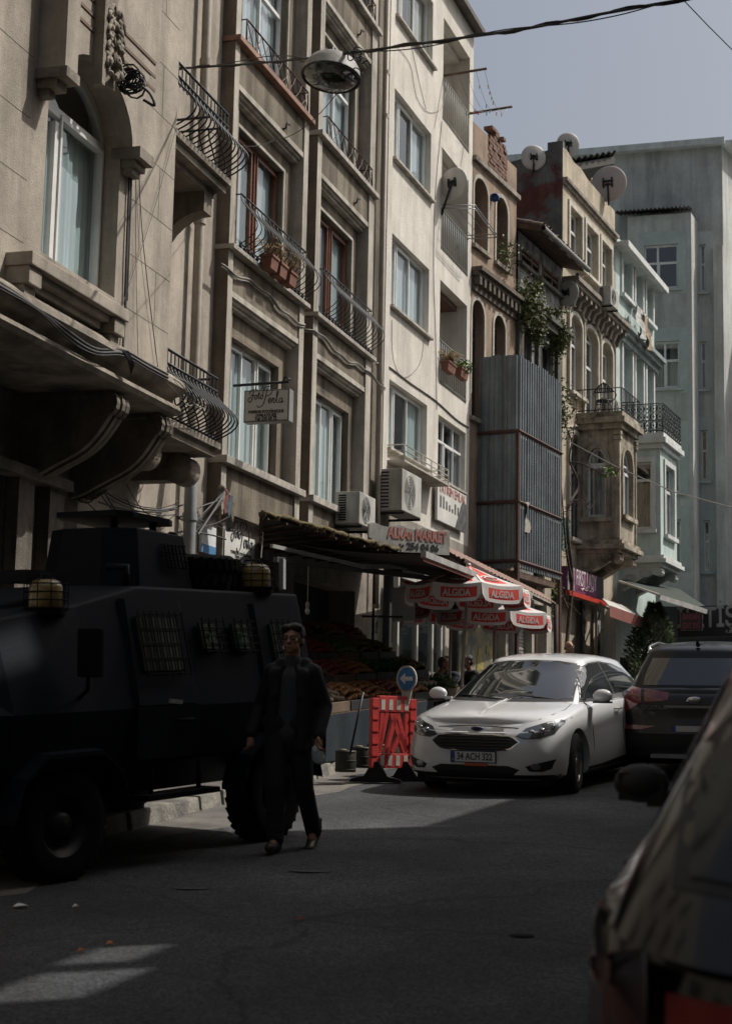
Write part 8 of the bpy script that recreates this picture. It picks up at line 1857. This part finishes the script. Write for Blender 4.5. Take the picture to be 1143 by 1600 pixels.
for px, tx in ((912, 'EMLAK'), (936, 'EMLAK')):
    s, z = F.uv(px, 975, .2); mb = MB(); F.box(mb, s - .16, s + .16, .1, .18, z - 1.5, z + 1.0); mb.build('glass_strip', navyb if px < 930 else white_m, t)
    for k, chh in enumerate(tx): text(chh, F.p(s, .19, z + .7 - k * .45), F.u, up, .4, white_m if px < 930 else navyb, t, width=.2, hs=1.1, bold=.01)
mb = MB(); a, _ = F.uv(905, 935, .3); b, _ = F.uv(960, 960, .3); z = F.uv(905, 935, .3)[1]; F.box(mb, a, b, .05, .3, z, z + .12); mb.build('ledge', band, t)
mb = MB(); s, z = F.uv(948, 1000, .4); F.box(mb, s - .4, s + .4, .3, .4, z - .9, z + .3); mb.build('white_panel', white_m, t)
# bush
def conifer(px, py, d, h_, w_, lab):
    base = at_depth(px, py, d); gz_ = G(base.x, base.y); t = thing('conifer_bush', lab, 'bush', V((base.x, base.y, gz_))); kr = random.Random(8); mb = MB(); top = base.z
    for k in range(9000):
        u_ = kr.random() ** .8; a = kr.uniform(0, 6.3); lump = 1 + .3 * math.sin(a * 3 + u_ * 9) + .18 * math.sin(a * 7 + u_ * 20); rr = w_ * (1 - u_ ** 1.7) * lump * kr.uniform(.55, 1.05) + .08; p = V((base.x + rr * math.cos(a), base.y + rr * math.sin(a), gz_ + .3 + (top - gz_ - .3) * u_))
        d_ = V((math.cos(a), math.sin(a), kr.uniform(.2, 1.1))).normalized(); s_ = d_.orthogonal().normalized() * .025; L_ = kr.uniform(.06, .15); mb.poly([p - s_, p + s_, p + d_ * L_])
    mb.build('foliage', mat('conifer_needles', (.09, .12, .045), .8, var=.4, scale=3), t); mb = MB(); mb.tube([V((base.x, base.y, gz_)), V((base.x, base.y, top - .4))], .06, 6); mb.build('trunk', twood, t)
conifer(1021, 943, 43, 2, .72, 'dark green conifer bush in front of the dark shop beside the crossover roof')
# ---------------- parasols
redc = mat('red_parasol_canvas', (.62, .055, .04), .8, var=.08, scale=3); whc = mat('white_parasol_canvas', (.62, .58, .56), .8, var=.08, scale=3); polem = mat('pale_metal_pole', (.42, .38, .34), .45, metal=.3, var=.1)
def parasol(c, r_, rot, lab, tilt=(0, 0), foot=None):
    t = thing('parasol', lab, 'parasol', c, 'red and white parasols'); N = 8; hgt = .32; vh = .25
    Mt = Matrix.Rotation(tilt[0], 3, 'X') @ Matrix.Rotation(tilt[1], 3, 'Y')
    def P(a, rr, z): return c + Mt @ V((rr * math.cos(a), rr * math.sin(a), z))
    ang = [rot + 2 * math.pi * k / N for k in range(N)]
    cn = MB()
    for k in range(N):
        a0, a1 = ang[k], ang[k] + 2 * math.pi / N
        def Q(u_, v_, off=0):   # u 0..1 across panel, v 0 apex..1 edge
            p0 = V((r_ * math.cos(a0), r_ * math.sin(a0), 0)); p1 = V((r_ * math.cos(a1), r_ * math.sin(a1), 0)); p = p0.lerp(p1, u_) * v_
            sagv = -.03 * math.sin(math.pi * u_) * v_; return c + Mt @ V((p.x, p.y, hgt * (1 - v_) ** 1.15 + sagv + off))
        us = [i / 12 for i in range(13)]
        for i in range(12):
            for j in range(6):
                edge = us[i] < .16 or us[i] >= .83 or j == 5
                cn.cur = 1 if edge else 0; cn.poly([Q(us[i], j / 6 + .001), Q(us[i + 1], j / 6 + .001), Q(us[i + 1], (j + 1) / 6), Q(us[i], (j + 1) / 6)])
        p0 = V((r_ * math.cos(a0), r_ * math.sin(a0), 0)); p1 = V((r_ * math.cos(a1), r_ * math.sin(a1), 0)); en = (p0 + p1).normalized()
        def Vp(u_, v_, off=0): # valance, v 0 top .. 1 bottom with rounded corners
            k_ = max(0, abs(u_ - .5) - .38) / .12; zz = -.03 * math.sin(math.pi * u_) - vh * v_ * (1 - .35 * k_ ** 2); p = p0.lerp(p1, u_) + en * (.03 * v_ + off); return c + Mt @ V((p.x, p.y, zz))
        for i in range(12):
            for j in range(5):
                inr = .1 <= us[i] < .9 and 1 <= j < 4; cn.cur = 0 if inr else 1
                cn.poly([Vp(us[i], j / 5), Vp(us[i + 1], j / 5), Vp(us[i + 1], (j + 1) / 5), Vp(us[i], (j + 1) / 5)])
        md = Vp(.5, .5, .012); rgt_ = (Mt @ (p1 - p0)).normalized(); text('ALGiDA', md, rgt_, Mt @ V((0, 0, 1)), .16, whc, t, 'lettering', .001, width=(p1 - p0).length * .58, hs=.86, bold=.004)
        md = Vp(.5, .5, -.012); text('ALGiDA', md, rgt_, Mt @ V((0, 0, 1)), .16, whc, t, 'lettering', .001, width=(p1 - p0).length * .58, hs=.86, bold=.004)
        # swirl mark on the panel
        mk = MB(); cc = Q(.5, .62, .012); e1 = (Q(.6, .62, .012) - cc).normalized(); e2 = (Q(.5, .5, .012) - cc).normalized()
        for rr in (.13, .075): mk.tube([cc + e1 * rr * 1.2 * math.cos(b) + e2 * rr * .8 * (math.sin(b) - .35 * abs(math.cos(b))) for b in [.4 + x * .42 for x in range(13)]], .012, 4)
        mk.build('heart_swirl', whc, t)
    cn.build('canopy', [redc, whc], t, weld=True)
    ft = foot if foot is not None else V((c.x, c.y, G(c.x, c.y) + .1)); mb = MB(); mb.tube([ft, c + V((0, 0, hgt - .02))], .024, 8); mb.ball(c + V((0, 0, hgt)), .04, 8); mb.build('pole', polem, t)
    mb = MB()
    for a in ang: mb.tube([c + Mt @ V((0, 0, -.1)), P(a, r_ * .5, hgt * .42)], .006, 4); mb.tube([P(a, .03, hgt - .03), P(a, r_, -.01)], .006, 4)
    mb.build('ribs', iron, t); mb = MB(); mb.lathe([(0, .12), (.06, .12), (.28, .04), (.3, 0)], ft, 'Z', 16); mb.build('base', mat('concrete_base', (.25, .25, .24), .9), t); return t
u1 = at_depth(731, 918, 22.6); u2 = at_depth(772, 957, 25.4); u3 = at_depth(704, 946, 27.0)
parasol(u1, .90, rad(-82), 'nearest red and white ice-cream parasol, highest under the pale rail', (0, rad(1)), foot=V((at_depth(716, 1080, 22.4).x, 22.4, G(1.4, 22.4) + .05)))
parasol(u2, .94, rad(-80), 'lower right red and white ice-cream parasol standing over the white car', (0, rad(2)))
parasol(u3, .95, rad(112.5), 'red and white ice-cream parasol furthest left and half hidden behind the nearest one', (0, rad(-2)))
mb = MB(); p1_, p2_, p3_ = at_depth(636, 908, 25), at_depth(672, 916, 25.4), at_depth(640, 916, 25); mb.prism([p1_, p2_, p3_, at_depth(628, 908, 24.8)], V((0, .02, .0))); tag(mb.build('red_pennant', redc), 'red and white strip of cloth above the leftmost parasol valance', 'cloth')

# ---------------- table and stools for the seated men
tb = thing('tea_table', 'small dark square tea table among the seated men', 'table', at_depth(692, 1075, 27.4)); c_ = at_depth(692, 1075, 27.4); gt = G(c_.x, c_.y) + .13
mb = MB(); mb.box((c_.x, c_.y, gt + .72), (.6, .6, .04)); mb.build('tabletop', twood, tb, bevel=.01)
for a, b in ((-1, -1), (1, -1), (-1, 1), (1, 1)): mb = MB(); mb.tube([V((c_.x + a * .26, c_.y + b * .26, gt)), V((c_.x + a * .26, c_.y + b * .26, gt + .7))], .02, 5); mb.build('leg', twood, tb)
for px, d, lab in ((677, 27.5, 'low stool under the grey-haired man'), (707, 27.8, 'low stool under the man behind the parasol pole'), (741, 28.5, 'low stool under the man in black by the white car')):
    p = at_depth(px, 1037, d); gg = G(p.x, p.y) + .13; hh = p.z - .72 - gg - .1; t = thing('stool', lab, 'stool', V((p.x, p.y, gg)), 'stools at the tea table'); mb = MB(); mb.box((p.x, p.y, gg + hh), (.38, .38, .05)); mb.build('seat', twood, t, bevel=.01)
    for a, b in ((-1, -1), (1, -1), (-1, 1), (1, 1)): mb = MB(); mb.tube([V((p.x + a * .15, p.y + b * .15, gg)), V((p.x + a * .13, p.y + b * .13, gg + hh))], .018, 5); mb.build('leg', twood, t)

# ---------------- greengrocer's stall
# local frame along the pavement
sA = at_depth(474, 1120, 19.5); sB = at_depth(696, 1120, 26.6); sA.z = sB.z = 0
su = (sB - sA).normalized(); sn = V((su.y, -su.x, 0)); LS = (sB - sA).length
def S(x, o, h): p = sA + su * x + sn * o; return V((p.x, p.y, G(p.x, p.y) + .13 + h))
st = thing('market_stall', 'stepped greengrocer stall frame with blue tarpaulin skirt', 'market stall', S(0, 0, 0))
mb = MB()
TI = [(.28, .62), (-.30, .92), (-.88, 1.22), (-1.40, 1.50)]   # (outward, height) of each tier's front edge
for o, h in TI:
    mb.box8([S(0, o, h - .05), S(LS, o, h - .05), S(LS, o - .52, h + .13), S(0, o - .52, h + .13), S(0, o, h - .01), S(LS, o, h - .01), S(LS, o - .52, h + .17), S(0, o - .52, h + .17)])
for x in [LS * k / 5 for k in range(6)]: mb.tube([S(x, .2, 0), S(x, .2, .56)], .03, 5); mb.tube([S(x, -1.3, 0), S(x, -1.3, 1.4)], .03, 5)
mb.build('stepped_frame', twood, st)
mb = MB(); mb.grid([[S(LS * k / 40, .30 + .05 * math.sin(k * 1.3) * j, .60 - .56 * j) for k in range(30)] for j in (0, .25, .5, .75, 1)]); mb.build('tarpaulin_skirt', mat('dark_blue_tarpaulin', (.004, .014, .024), .7, var=.2, scale=3, bump=.4, bscale=6), st)
crate_m = mat('black_plastic_crate', (.02, .02, .022), .6); wcrate = mat('wooden_crate', (.16, .11, .07), .9, var=.25)
FR_ = {'orange': ((.55, .2, .03), .038), 'tomato': ((.42, .03, .015), .036), 'lemon': ((.5, .4, .06), .034), 'pepper': ((.14, .26, .05), .042), 'potato': ((.38, .26, .14), .042), 'apple': ((.40, .07, .03), .038), 'aubergine': ((.03, .012, .03), .045), 'cucumber': ((.08, .16, .04), .03), 'banana': ((.45, .30, .05), .03), 'onion': ((.40, .22, .12), .038)}
order = [['potato', 'orange', 'orange', 'apple', 'orange', 'cauli', 'herb'], ['pepper', 'onion', 'tomato', 'orange', 'herb', 'herb', 'banana'], ['cucumber', 'tomato', 'tomato', 'tomato', 'pepper', 'banana', 'banana'], ['aubergine', 'apple', 'lemon', 'tomato', 'tomato', 'orange', 'apple']]
NC = 7; cw = LS / NC; protos = {}; cpro = None; kr = random.Random(51); cnt = {}
def fruit_proto(kind, pos):
    col, r_ = FR_[kind]; mb = MB(); m = mat(kind + '_skin', (col[0] * .42, col[1] * .45, col[2] * .5), .5, var=.12, scale=12)
    if kind in ('banana', 'cucumber'): mb.tube(spline([V((-.07, .0, 0)), V((-.03, .015, .01)), V((.03, .015, .01)), V((.07, -.005, 0))], 3), [.006, .012, .018, .019, .019, .019, .018, .013, .006, .004][:10], 6)
    elif kind in ('pepper', 'aubergine'): mb.lathe([(0, -r_ * 1.2), (r_ * .7, -r_), (r_, 0), (r_ * .85, r_ * .9), (r_ * .3, r_ * 1.15), (.008, r_ * 1.1), (.008, r_ * 1.6), (0, r_ * 1.6)], (0, 0, 0), 'Z', 9)
    else: mb.ball((0, 0, 0), r_, 10)
    mb.v = [v + pos for v in mb.v]; return mb.build(kind, m, None, loc=pos)
ph = {0: 'lowest', 1: 'second', 2: 'third', 3: 'top'}
for ti, (o, h) in enumerate(TI):
    for ci in range(NC):
        kind = order[ti][ci]; x0 = ci * cw + .03; x1 = (ci + 1) * cw - .03
        mb = MB(); P8 = lambda xx0, xx1, oo0, oo1, h0, h1: mb.box8([S(xx0, oo0, h0 + (o - oo0) * .35), S(xx1, oo0, h0 + (o - oo0) * .35), S(xx1, oo1, h0 + (o - oo1) * .35), S(xx0, oo1, h0 + (o - oo1) * .35), S(xx0, oo0, h1 + (o - oo0) * .35), S(xx1, oo0, h1 + (o - oo0) * .35), S(xx1, oo1, h1 + (o - oo1) * .35), S(xx0, oo1, h1 + (o - oo1) * .35)])
        P8(x0, x1, o - .02, o - .50, .01 + h - .0, .03 + h); P8(x0, x1, o, o - .02, h, h + .12); P8(x0, x1, o - .48, o - .5, h, h + .1); P8(x0, x0 + .02, o - .02, o - .48, h, h + .11); P8(x1 - .02, x1, o - .02, o - .48, h, h + .11)
        tag(mb.build('produce_crate', wcrate if (ti + ci) % 3 == 0 else crate_m), 'crate of %s on the stall\'s %s tier, crate %s from its left end' % ({'cauli': 'cauliflowers', 'herb': 'leafy greens'}.get(kind, kind + 's' if kind not in ('tomato', 'potato') else kind + 'es'), ph[ti], ('one', 'two', 'three', 'four', 'five', 'six', 'seven')[ci]), 'crate', 'produce crates on the stall')
        cx_ = (x0 + x1) / 2
        if kind == 'herb':
            mb = MB()
            for k in range(420): p = S(cx_ + kr.gauss(0, .18), o - .25 + kr.gauss(0, .1), h + .12 + .09 + kr.gauss(0, .05)); a = V((kr.uniform(-1, 1), kr.uniform(-1, 1), kr.uniform(0, 1))).normalized() * .05; b = a.orthogonal().normalized() * .025; mb.poly([p - b, p + a, p + b, p - a * .5])
            tag(mb.build('leafy_greens', mat('leafy_green', (.06, .12, .03), .7, var=.3, scale=5)), 'heap of leafy greens in crate %s of the %s tier' % (('one', 'two', 'three', 'four', 'five', 'six', 'seven')[ci], ph[ti]), 'greens', kind='stuff'); continue
        if kind == 'cauli':
            for k in range(5):
                p = S(cx_ + (-.3 + .15 * k), o - .2 - .12 * (k % 2), h + .2); t = thing('cauliflower', 'cream cauliflower in the row at the right end of the lowest tier', 'cauliflower', p, 'cauliflowers'); mb = MB()
                for q in range(16): a = kr.uniform(0, 6.3); mb.ball(p + V((.05 * math.cos(a), .05 * math.sin(a), kr.uniform(.0, .04))), .035, 6)
                mb.build('head', mat('cauliflower_head', (.55, .5, .38), .8, var=.15, scale=20), t); mb = MB()
                for q in range(10): a = q * .63; b_ = p + V((.07 * math.cos(a), .07 * math.sin(a), -.02)); mb.poly([b_ + V((-.03 * math.sin(a), .03 * math.cos(a), -.02)), b_ + V((.03 * math.sin(a), -.03 * math.cos(a), -.02)), b_ + V((.04 * math.cos(a), .04 * math.sin(a), .06))])
                mb.build('leaves', mat('leafy_green', (.06, .12, .03)), t)
            continue
        r_ = FR_[kind][1]; nn = 13 if ti else 17
        nx_ = max(4, int((x1 - x0 - .06) / (r_ * 2.15))); no_ = 5 if kind not in ('banana',) else 5
        if kind not in protos: protos[kind] = fruit_proto(kind, V((0, 0, -50))); first = True
        src = protos[kind]
        lab = {'orange': 'round orange in a heap of oranges on the stall', 'tomato': 'red tomato in a heap of tomatoes on the stall', 'lemon': 'yellow lemon in its crate on the stall', 'pepper': 'green pepper in its crate on the stall', 'potato': 'pale brown potato in the crate at the left end of the stall', 'apple': 'red apple in its crate on the stall', 'aubergine': 'dark aubergine in its crate on the stall', 'cucumber': 'green cucumber in its crate on the stall', 'banana': 'yellow banana in the heap at the right end of the stall', 'onion': 'brown onion in its crate on the stall'}[kind]
        for i in range(nx_):
            for j in range(no_):
                if cnt.get(kind, 0) >= 290: continue
                if (j == 4 and kr.random() < .4): continue
                xx = x0 + .05 + (x1 - x0 - .1) * (i + .5 * (j % 2)) / nx_ + kr.uniform(-.01, .01); oo = o - .06 - j * .092 + kr.uniform(-.01, .01); hh_ = h + .10 + (o - oo) * .35 + .05 * math.sin(math.pi * (xx - x0) / (x1 - x0)) + kr.uniform(0, .02) + (.03 if j in (1, 2, 3) else 0)
                if cnt.get(kind, 0) == 0: ob = src
                else: ob = src.copy(); COL.objects.link(ob)
                cnt[kind] = cnt.get(kind, 0) + 1
                ob.location = S(xx, oo, hh_); ob.rotation_euler = (kr.uniform(-.4, .4), kr.uniform(-.4, .4), kr.uniform(0, 6.3)); ob.scale = (1 + kr.uniform(-.1, .1),) * 3
                tag(ob, lab, kind, {'tomato': 'tomatoes', 'potato': 'potatoes'}.get(kind, kind + 's') + ' on the stall')
# buckets / sacks in front of the stall
for px, py, d, lab, m_ in ((540, 1178, 18.3, 'left dark canister with yellowish label standing by the kerb', mat('dark_olive_can', (.035, .032, .02), .6, var=.3, scale=6)), (565, 1174, 18.9, 'middle dark canister by the kerb, half behind the left one', mat('dark_olive_can', (.035, .032, .02))), (588, 1170, 19.4, 'right canister by the kerb behind the red barrier', mat('dark_olive_can', (.035, .032, .02)))):
    p = at_depth(px, py, d); p.z = G(p.x, p.y) + .14; t = thing('canister', lab, 'canister', p, 'canisters by the kerb'); mb = MB(); mb.lathe([(0, 0), (.115, 0), (.12, .01), (.12, .235), (.115, .245), (0, .25)], p, 'Z', 20)
    for z in (.02, .12, .22): mb.lathe([(.122, z), (.126, z + .008), (.122, z + .016)], p, 'Z', 20)
    mb.build('can', m_, t); mb = MB(); mb.ball(p + V((-.03, -.03, .252)), (.045, .035, .012), 10); mb.build('lid', mat('dull_yellow_lid', (.25, .21, .08), .6), t)
mb = MB(); p = at_depth(548, 1130, 17.6); mb.tube([V((p.x, p.y, p.z - .32)), V((p.x + .13, p.y + .1, p.z + .35))], .014, 6); tag(mb.build('broom_handle', iron), 'thin dark stick leaning against the blue skirt of the stall', 'stick')
# rubble stones on the kerb
for k, (px, py) in enumerate(((548, 1196), (563, 1192), (590, 1186))): pass

# ---------------- plastic road barrier with arrow sign
bc_ = on_ground(612, 1222); bc_.z = G(bc_.x, bc_.y); bt = thing('road_barrier', 'red and white plastic road barrier with black feet and a blue arrow disc on top', 'road barrier', bc_)
bl = on_ground(583, 1228); brr = on_ground(630, 1213); bu = (brr - bl); W_ = at_depth(643, 1100, bc_.y + .1).x - at_depth(572, 1100, bc_.y - .1).x; ba_ = math.atan2((brr - bl).y, (brr - bl).x); bu = V((math.cos(rad(38)), math.sin(rad(38)), 0)); bn = V((bu.y, -bu.x, 0))
hw = (W_ / 2) / math.cos(rad(38)) * .98; pl_r = mat('red_barrier_plastic', (.55, .055, .05), .45, var=.12, scale=4); pl_w = mat('dirty_white_reflector', (.58, .54, .48), .6, var=.2, scale=6)
def Bq(x, y, z): return bc_ + bu * x + bn * y + up * z
def bbox(mb, x0, x1, y0, y1, z0, z1): mb.box8([Bq(x0, y1, z0), Bq(x1, y1, z0), Bq(x1, y0, z0), Bq(x0, y0, z0), Bq(x0, y1, z1), Bq(x1, y1, z1), Bq(x1, y0, z1), Bq(x0, y0, z1)])
zb0, zb1 = .16, 1.0
mb = MB(); bbox(mb, -hw, -hw + .10, -.03, .03, zb0, zb1 - .03); bbox(mb, hw - .10, hw, -.03, .03, zb0, zb1 - .03); bbox(mb, -hw + .1, hw - .1, -.028, .028, zb1 - .19, zb1); bbox(mb, -hw + .1, hw - .1, -.028, .028, zb0, zb0 + .17)
mb.build('frame', pl_r, bt, bevel=.008)
mb = MB()
for (x0, z0, x1, z1) in ((-hw + .12, .34, -.10, .82), (-.30 * hw, .34, .03, .80), (-.04, .80, .22 * hw + .1, .34), (.05, .82, hw - .13, .36), (-.02, .34, .10, .56), (.10, .56, .20, .34), (-hw + .16, .80, -hw + .13, .36), (hw - .14, .80, hw - .14, .36)):
    d = V((x1 - x0, 0, z1 - z0)); L = d.length; nx_ = V((-d.z, 0, d.x)).normalized() * .028
    for yy in (-.022, .0): pass
    q = [V((x0, 0, z0)) - nx_, V((x1, 0, z1)) - nx_, V((x1, 0, z1)) + nx_, V((x0, 0, z0)) + nx_]; mb.box8([Bq(a.x, -.022, a.z) for a in q] + [Bq(a.x, .022, a.z) for a in q])
mb.build('diagonal_braces', pl_r, bt)
mb = MB(); n = 7
for zz in (zb1 - .165, zb0 + .03):
    for k in range(n):
        if k % 2 == 0: x0 = -hw + .13 + (2 * hw - .26) * k / n; x1 = x0 + (2 * hw - .26) / n; bbox(mb, x0, x1, .0285, .032, zz, zz + .12)
mb.build('white_stripe', pl_w, bt)
mb = MB()
for x in (-hw + .05, hw - .05):
    for k in range(5): bbox(mb, x - .045, x + .045, -.038, .038, .3 + k * .14, .325 + k * .14)
mb.build('hinge_lugs', pl_r, bt)
for x in (-hw + .09, hw - .14):
    mb = MB(); pr = [(-.36, 0), (.36, 0), (.34, .035), (.16, .07), (.07, .2), (.04, .24), (-.04, .24), (-.07, .2), (-.16, .07), (-.34, .035)]; dx_ = V((.93, -.1, 0)).normalized(); dn_ = V((dx_.y, -dx_.x, 0)); c_ = Bq(x, 0, 0); mb.prism([c_ + dx_ * a * .85 + up * b - dn_ * .06 for a, b in pr], dn_ * .12); mb.build('foot', mat('black_rubber_foot', (.015, .015, .015), .9, var=.2), bt, bevel=.01)
xs_ = hw - .13; cdk = Bq(xs_, .0, 1.21); fdir = V((-.35, -1, 0)).normalized(); rdir = V((-fdir.y, fdir.x, 0)); 
mb = MB(); mb.prism([cdk + rdir * (.125 * math.cos(a)) + up * (.155 * math.sin(a)) + fdir * .0 for a in [k * .2618 for k in range(24)]], fdir * .03); mb.prism([cdk + rdir * .07 - up * .12, cdk - rdir * .07 - up * .12, cdk - rdir * .03 - up * .30, cdk + rdir * .03 - up * .30], fdir * .03)
ar = mb.build('arrow_disc_rim', mat('pale_disc_rim', (.5, .48, .42), .6), bt)
mb = MB(); mb.prism([cdk + rdir * (.105 * math.cos(a)) + up * (.133 * math.sin(a)) + fdir * .03 for a in [k * .2618 for k in range(24)]], fdir * .004); mb.build('blue_disc', mat('sign_blue', (.03, .16, .36), .5, var=.08), ar)
mb = MB(); A_ = [(-.08, 0), (-.015, .062), (-.015, .022), (.08, .022), (.08, -.022), (-.015, -.022), (-.015, -.062)]; mb.prism([cdk + rdir * (a) + up * (b * 1.1) + fdir * .0345 for a, b in A_], fdir * .003); mb.build('white_arrow', mat('sign_white', (.7, .7, .7), .5), ar)
# ---------------- give every separate piece of a part its own object
def explode(o, gap=.03):
    me = o.data; nv = len(me.vertices); par = list(range(nv))
    def find(a):
        while par[a] != a: par[a] = par[par[a]]; a = par[a]
        return a
    for e in me.edges: a, b = find(e.vertices[0]), find(e.vertices[1]); par[a] = b
    isl = {}
    for i, v in enumerate(me.vertices): isl.setdefault(find(i), []).append(i)
    B = [[ids, V([min(me.vertices[i].co[k] for i in ids) for k in range(3)]), V([max(me.vertices[i].co[k] for i in ids) for k in range(3)])] for ids in isl.values()]
    ch = True
    while ch:
        ch = False
        for i in range(len(B)):
            for j in range(i + 1, len(B)):
                a, b = B[i], B[j]
                if all(a[1][k] - gap <= b[2][k] and b[1][k] - gap <= a[2][k] for k in range(3)):
                    B[i] = [a[0] + b[0], V([min(a[1][k], b[1][k]) for k in range(3)]), V([max(a[2][k], b[2][k]) for k in range(3)])]; del B[j]; ch = True; break
            if ch: break
    if len(B) < 2 or len(B) > 60: return
    own = {}
    for g, b in enumerate(B):
        for i in b[0]: own[i] = g
    fs = [[] for _ in B]
    for p in me.polygons: fs[own[p.vertices[0]]].append(p)
    for g, b in enumerate(B):
        ids = b[0]; mp = {i: k for k, i in enumerate(ids)}; m2 = bpy.data.meshes.new(o.name.split('.')[0]); m2.from_pydata([me.vertices[i].co for i in ids], [], [tuple(mp[i] for i in p.vertices) for p in fs[g]])
        for mm in me.materials: m2.materials.append(mm)
        m2.polygons.foreach_set('material_index', [p.material_index for p in fs[g]]); m2.polygons.foreach_set('use_smooth', [p.use_smooth for p in fs[g]])
        if g == 0: first = m2
        else:
            c = bpy.data.objects.new(o.name.split('.')[0], m2); COL.objects.link(c); c.parent = o.parent; c.location = o.location
    o.data = first
EXP = ('spandrel_panel', 'spandrel_cornice', 'impost', 'ground_floor_pilasters', 'bay_frame', 'bay_frame_side_shade', 'pilaster', 'corner_pilaster', 'window_band', 'wiper', 'eyes', 'rafter', 'awning_rail', 'hinge_lugs', 'white_stripe', 'bracket', 'diagonal_braces', 'poster', 'window_surround', 'arm', 'steel_angle', 'pole', 'groove_bands', 'roof_fittings', 'glass_strip', 'edge_beam', 'lattice_guard', 'banner_picture', 'light_gap', 'turret_cage')
for o in [x for x in sc.objects if x.type == 'MESH' and x.name.split('.')[0] in EXP and (x.parent or x.get('category') is None)]:
    if not o.children: explode(o)
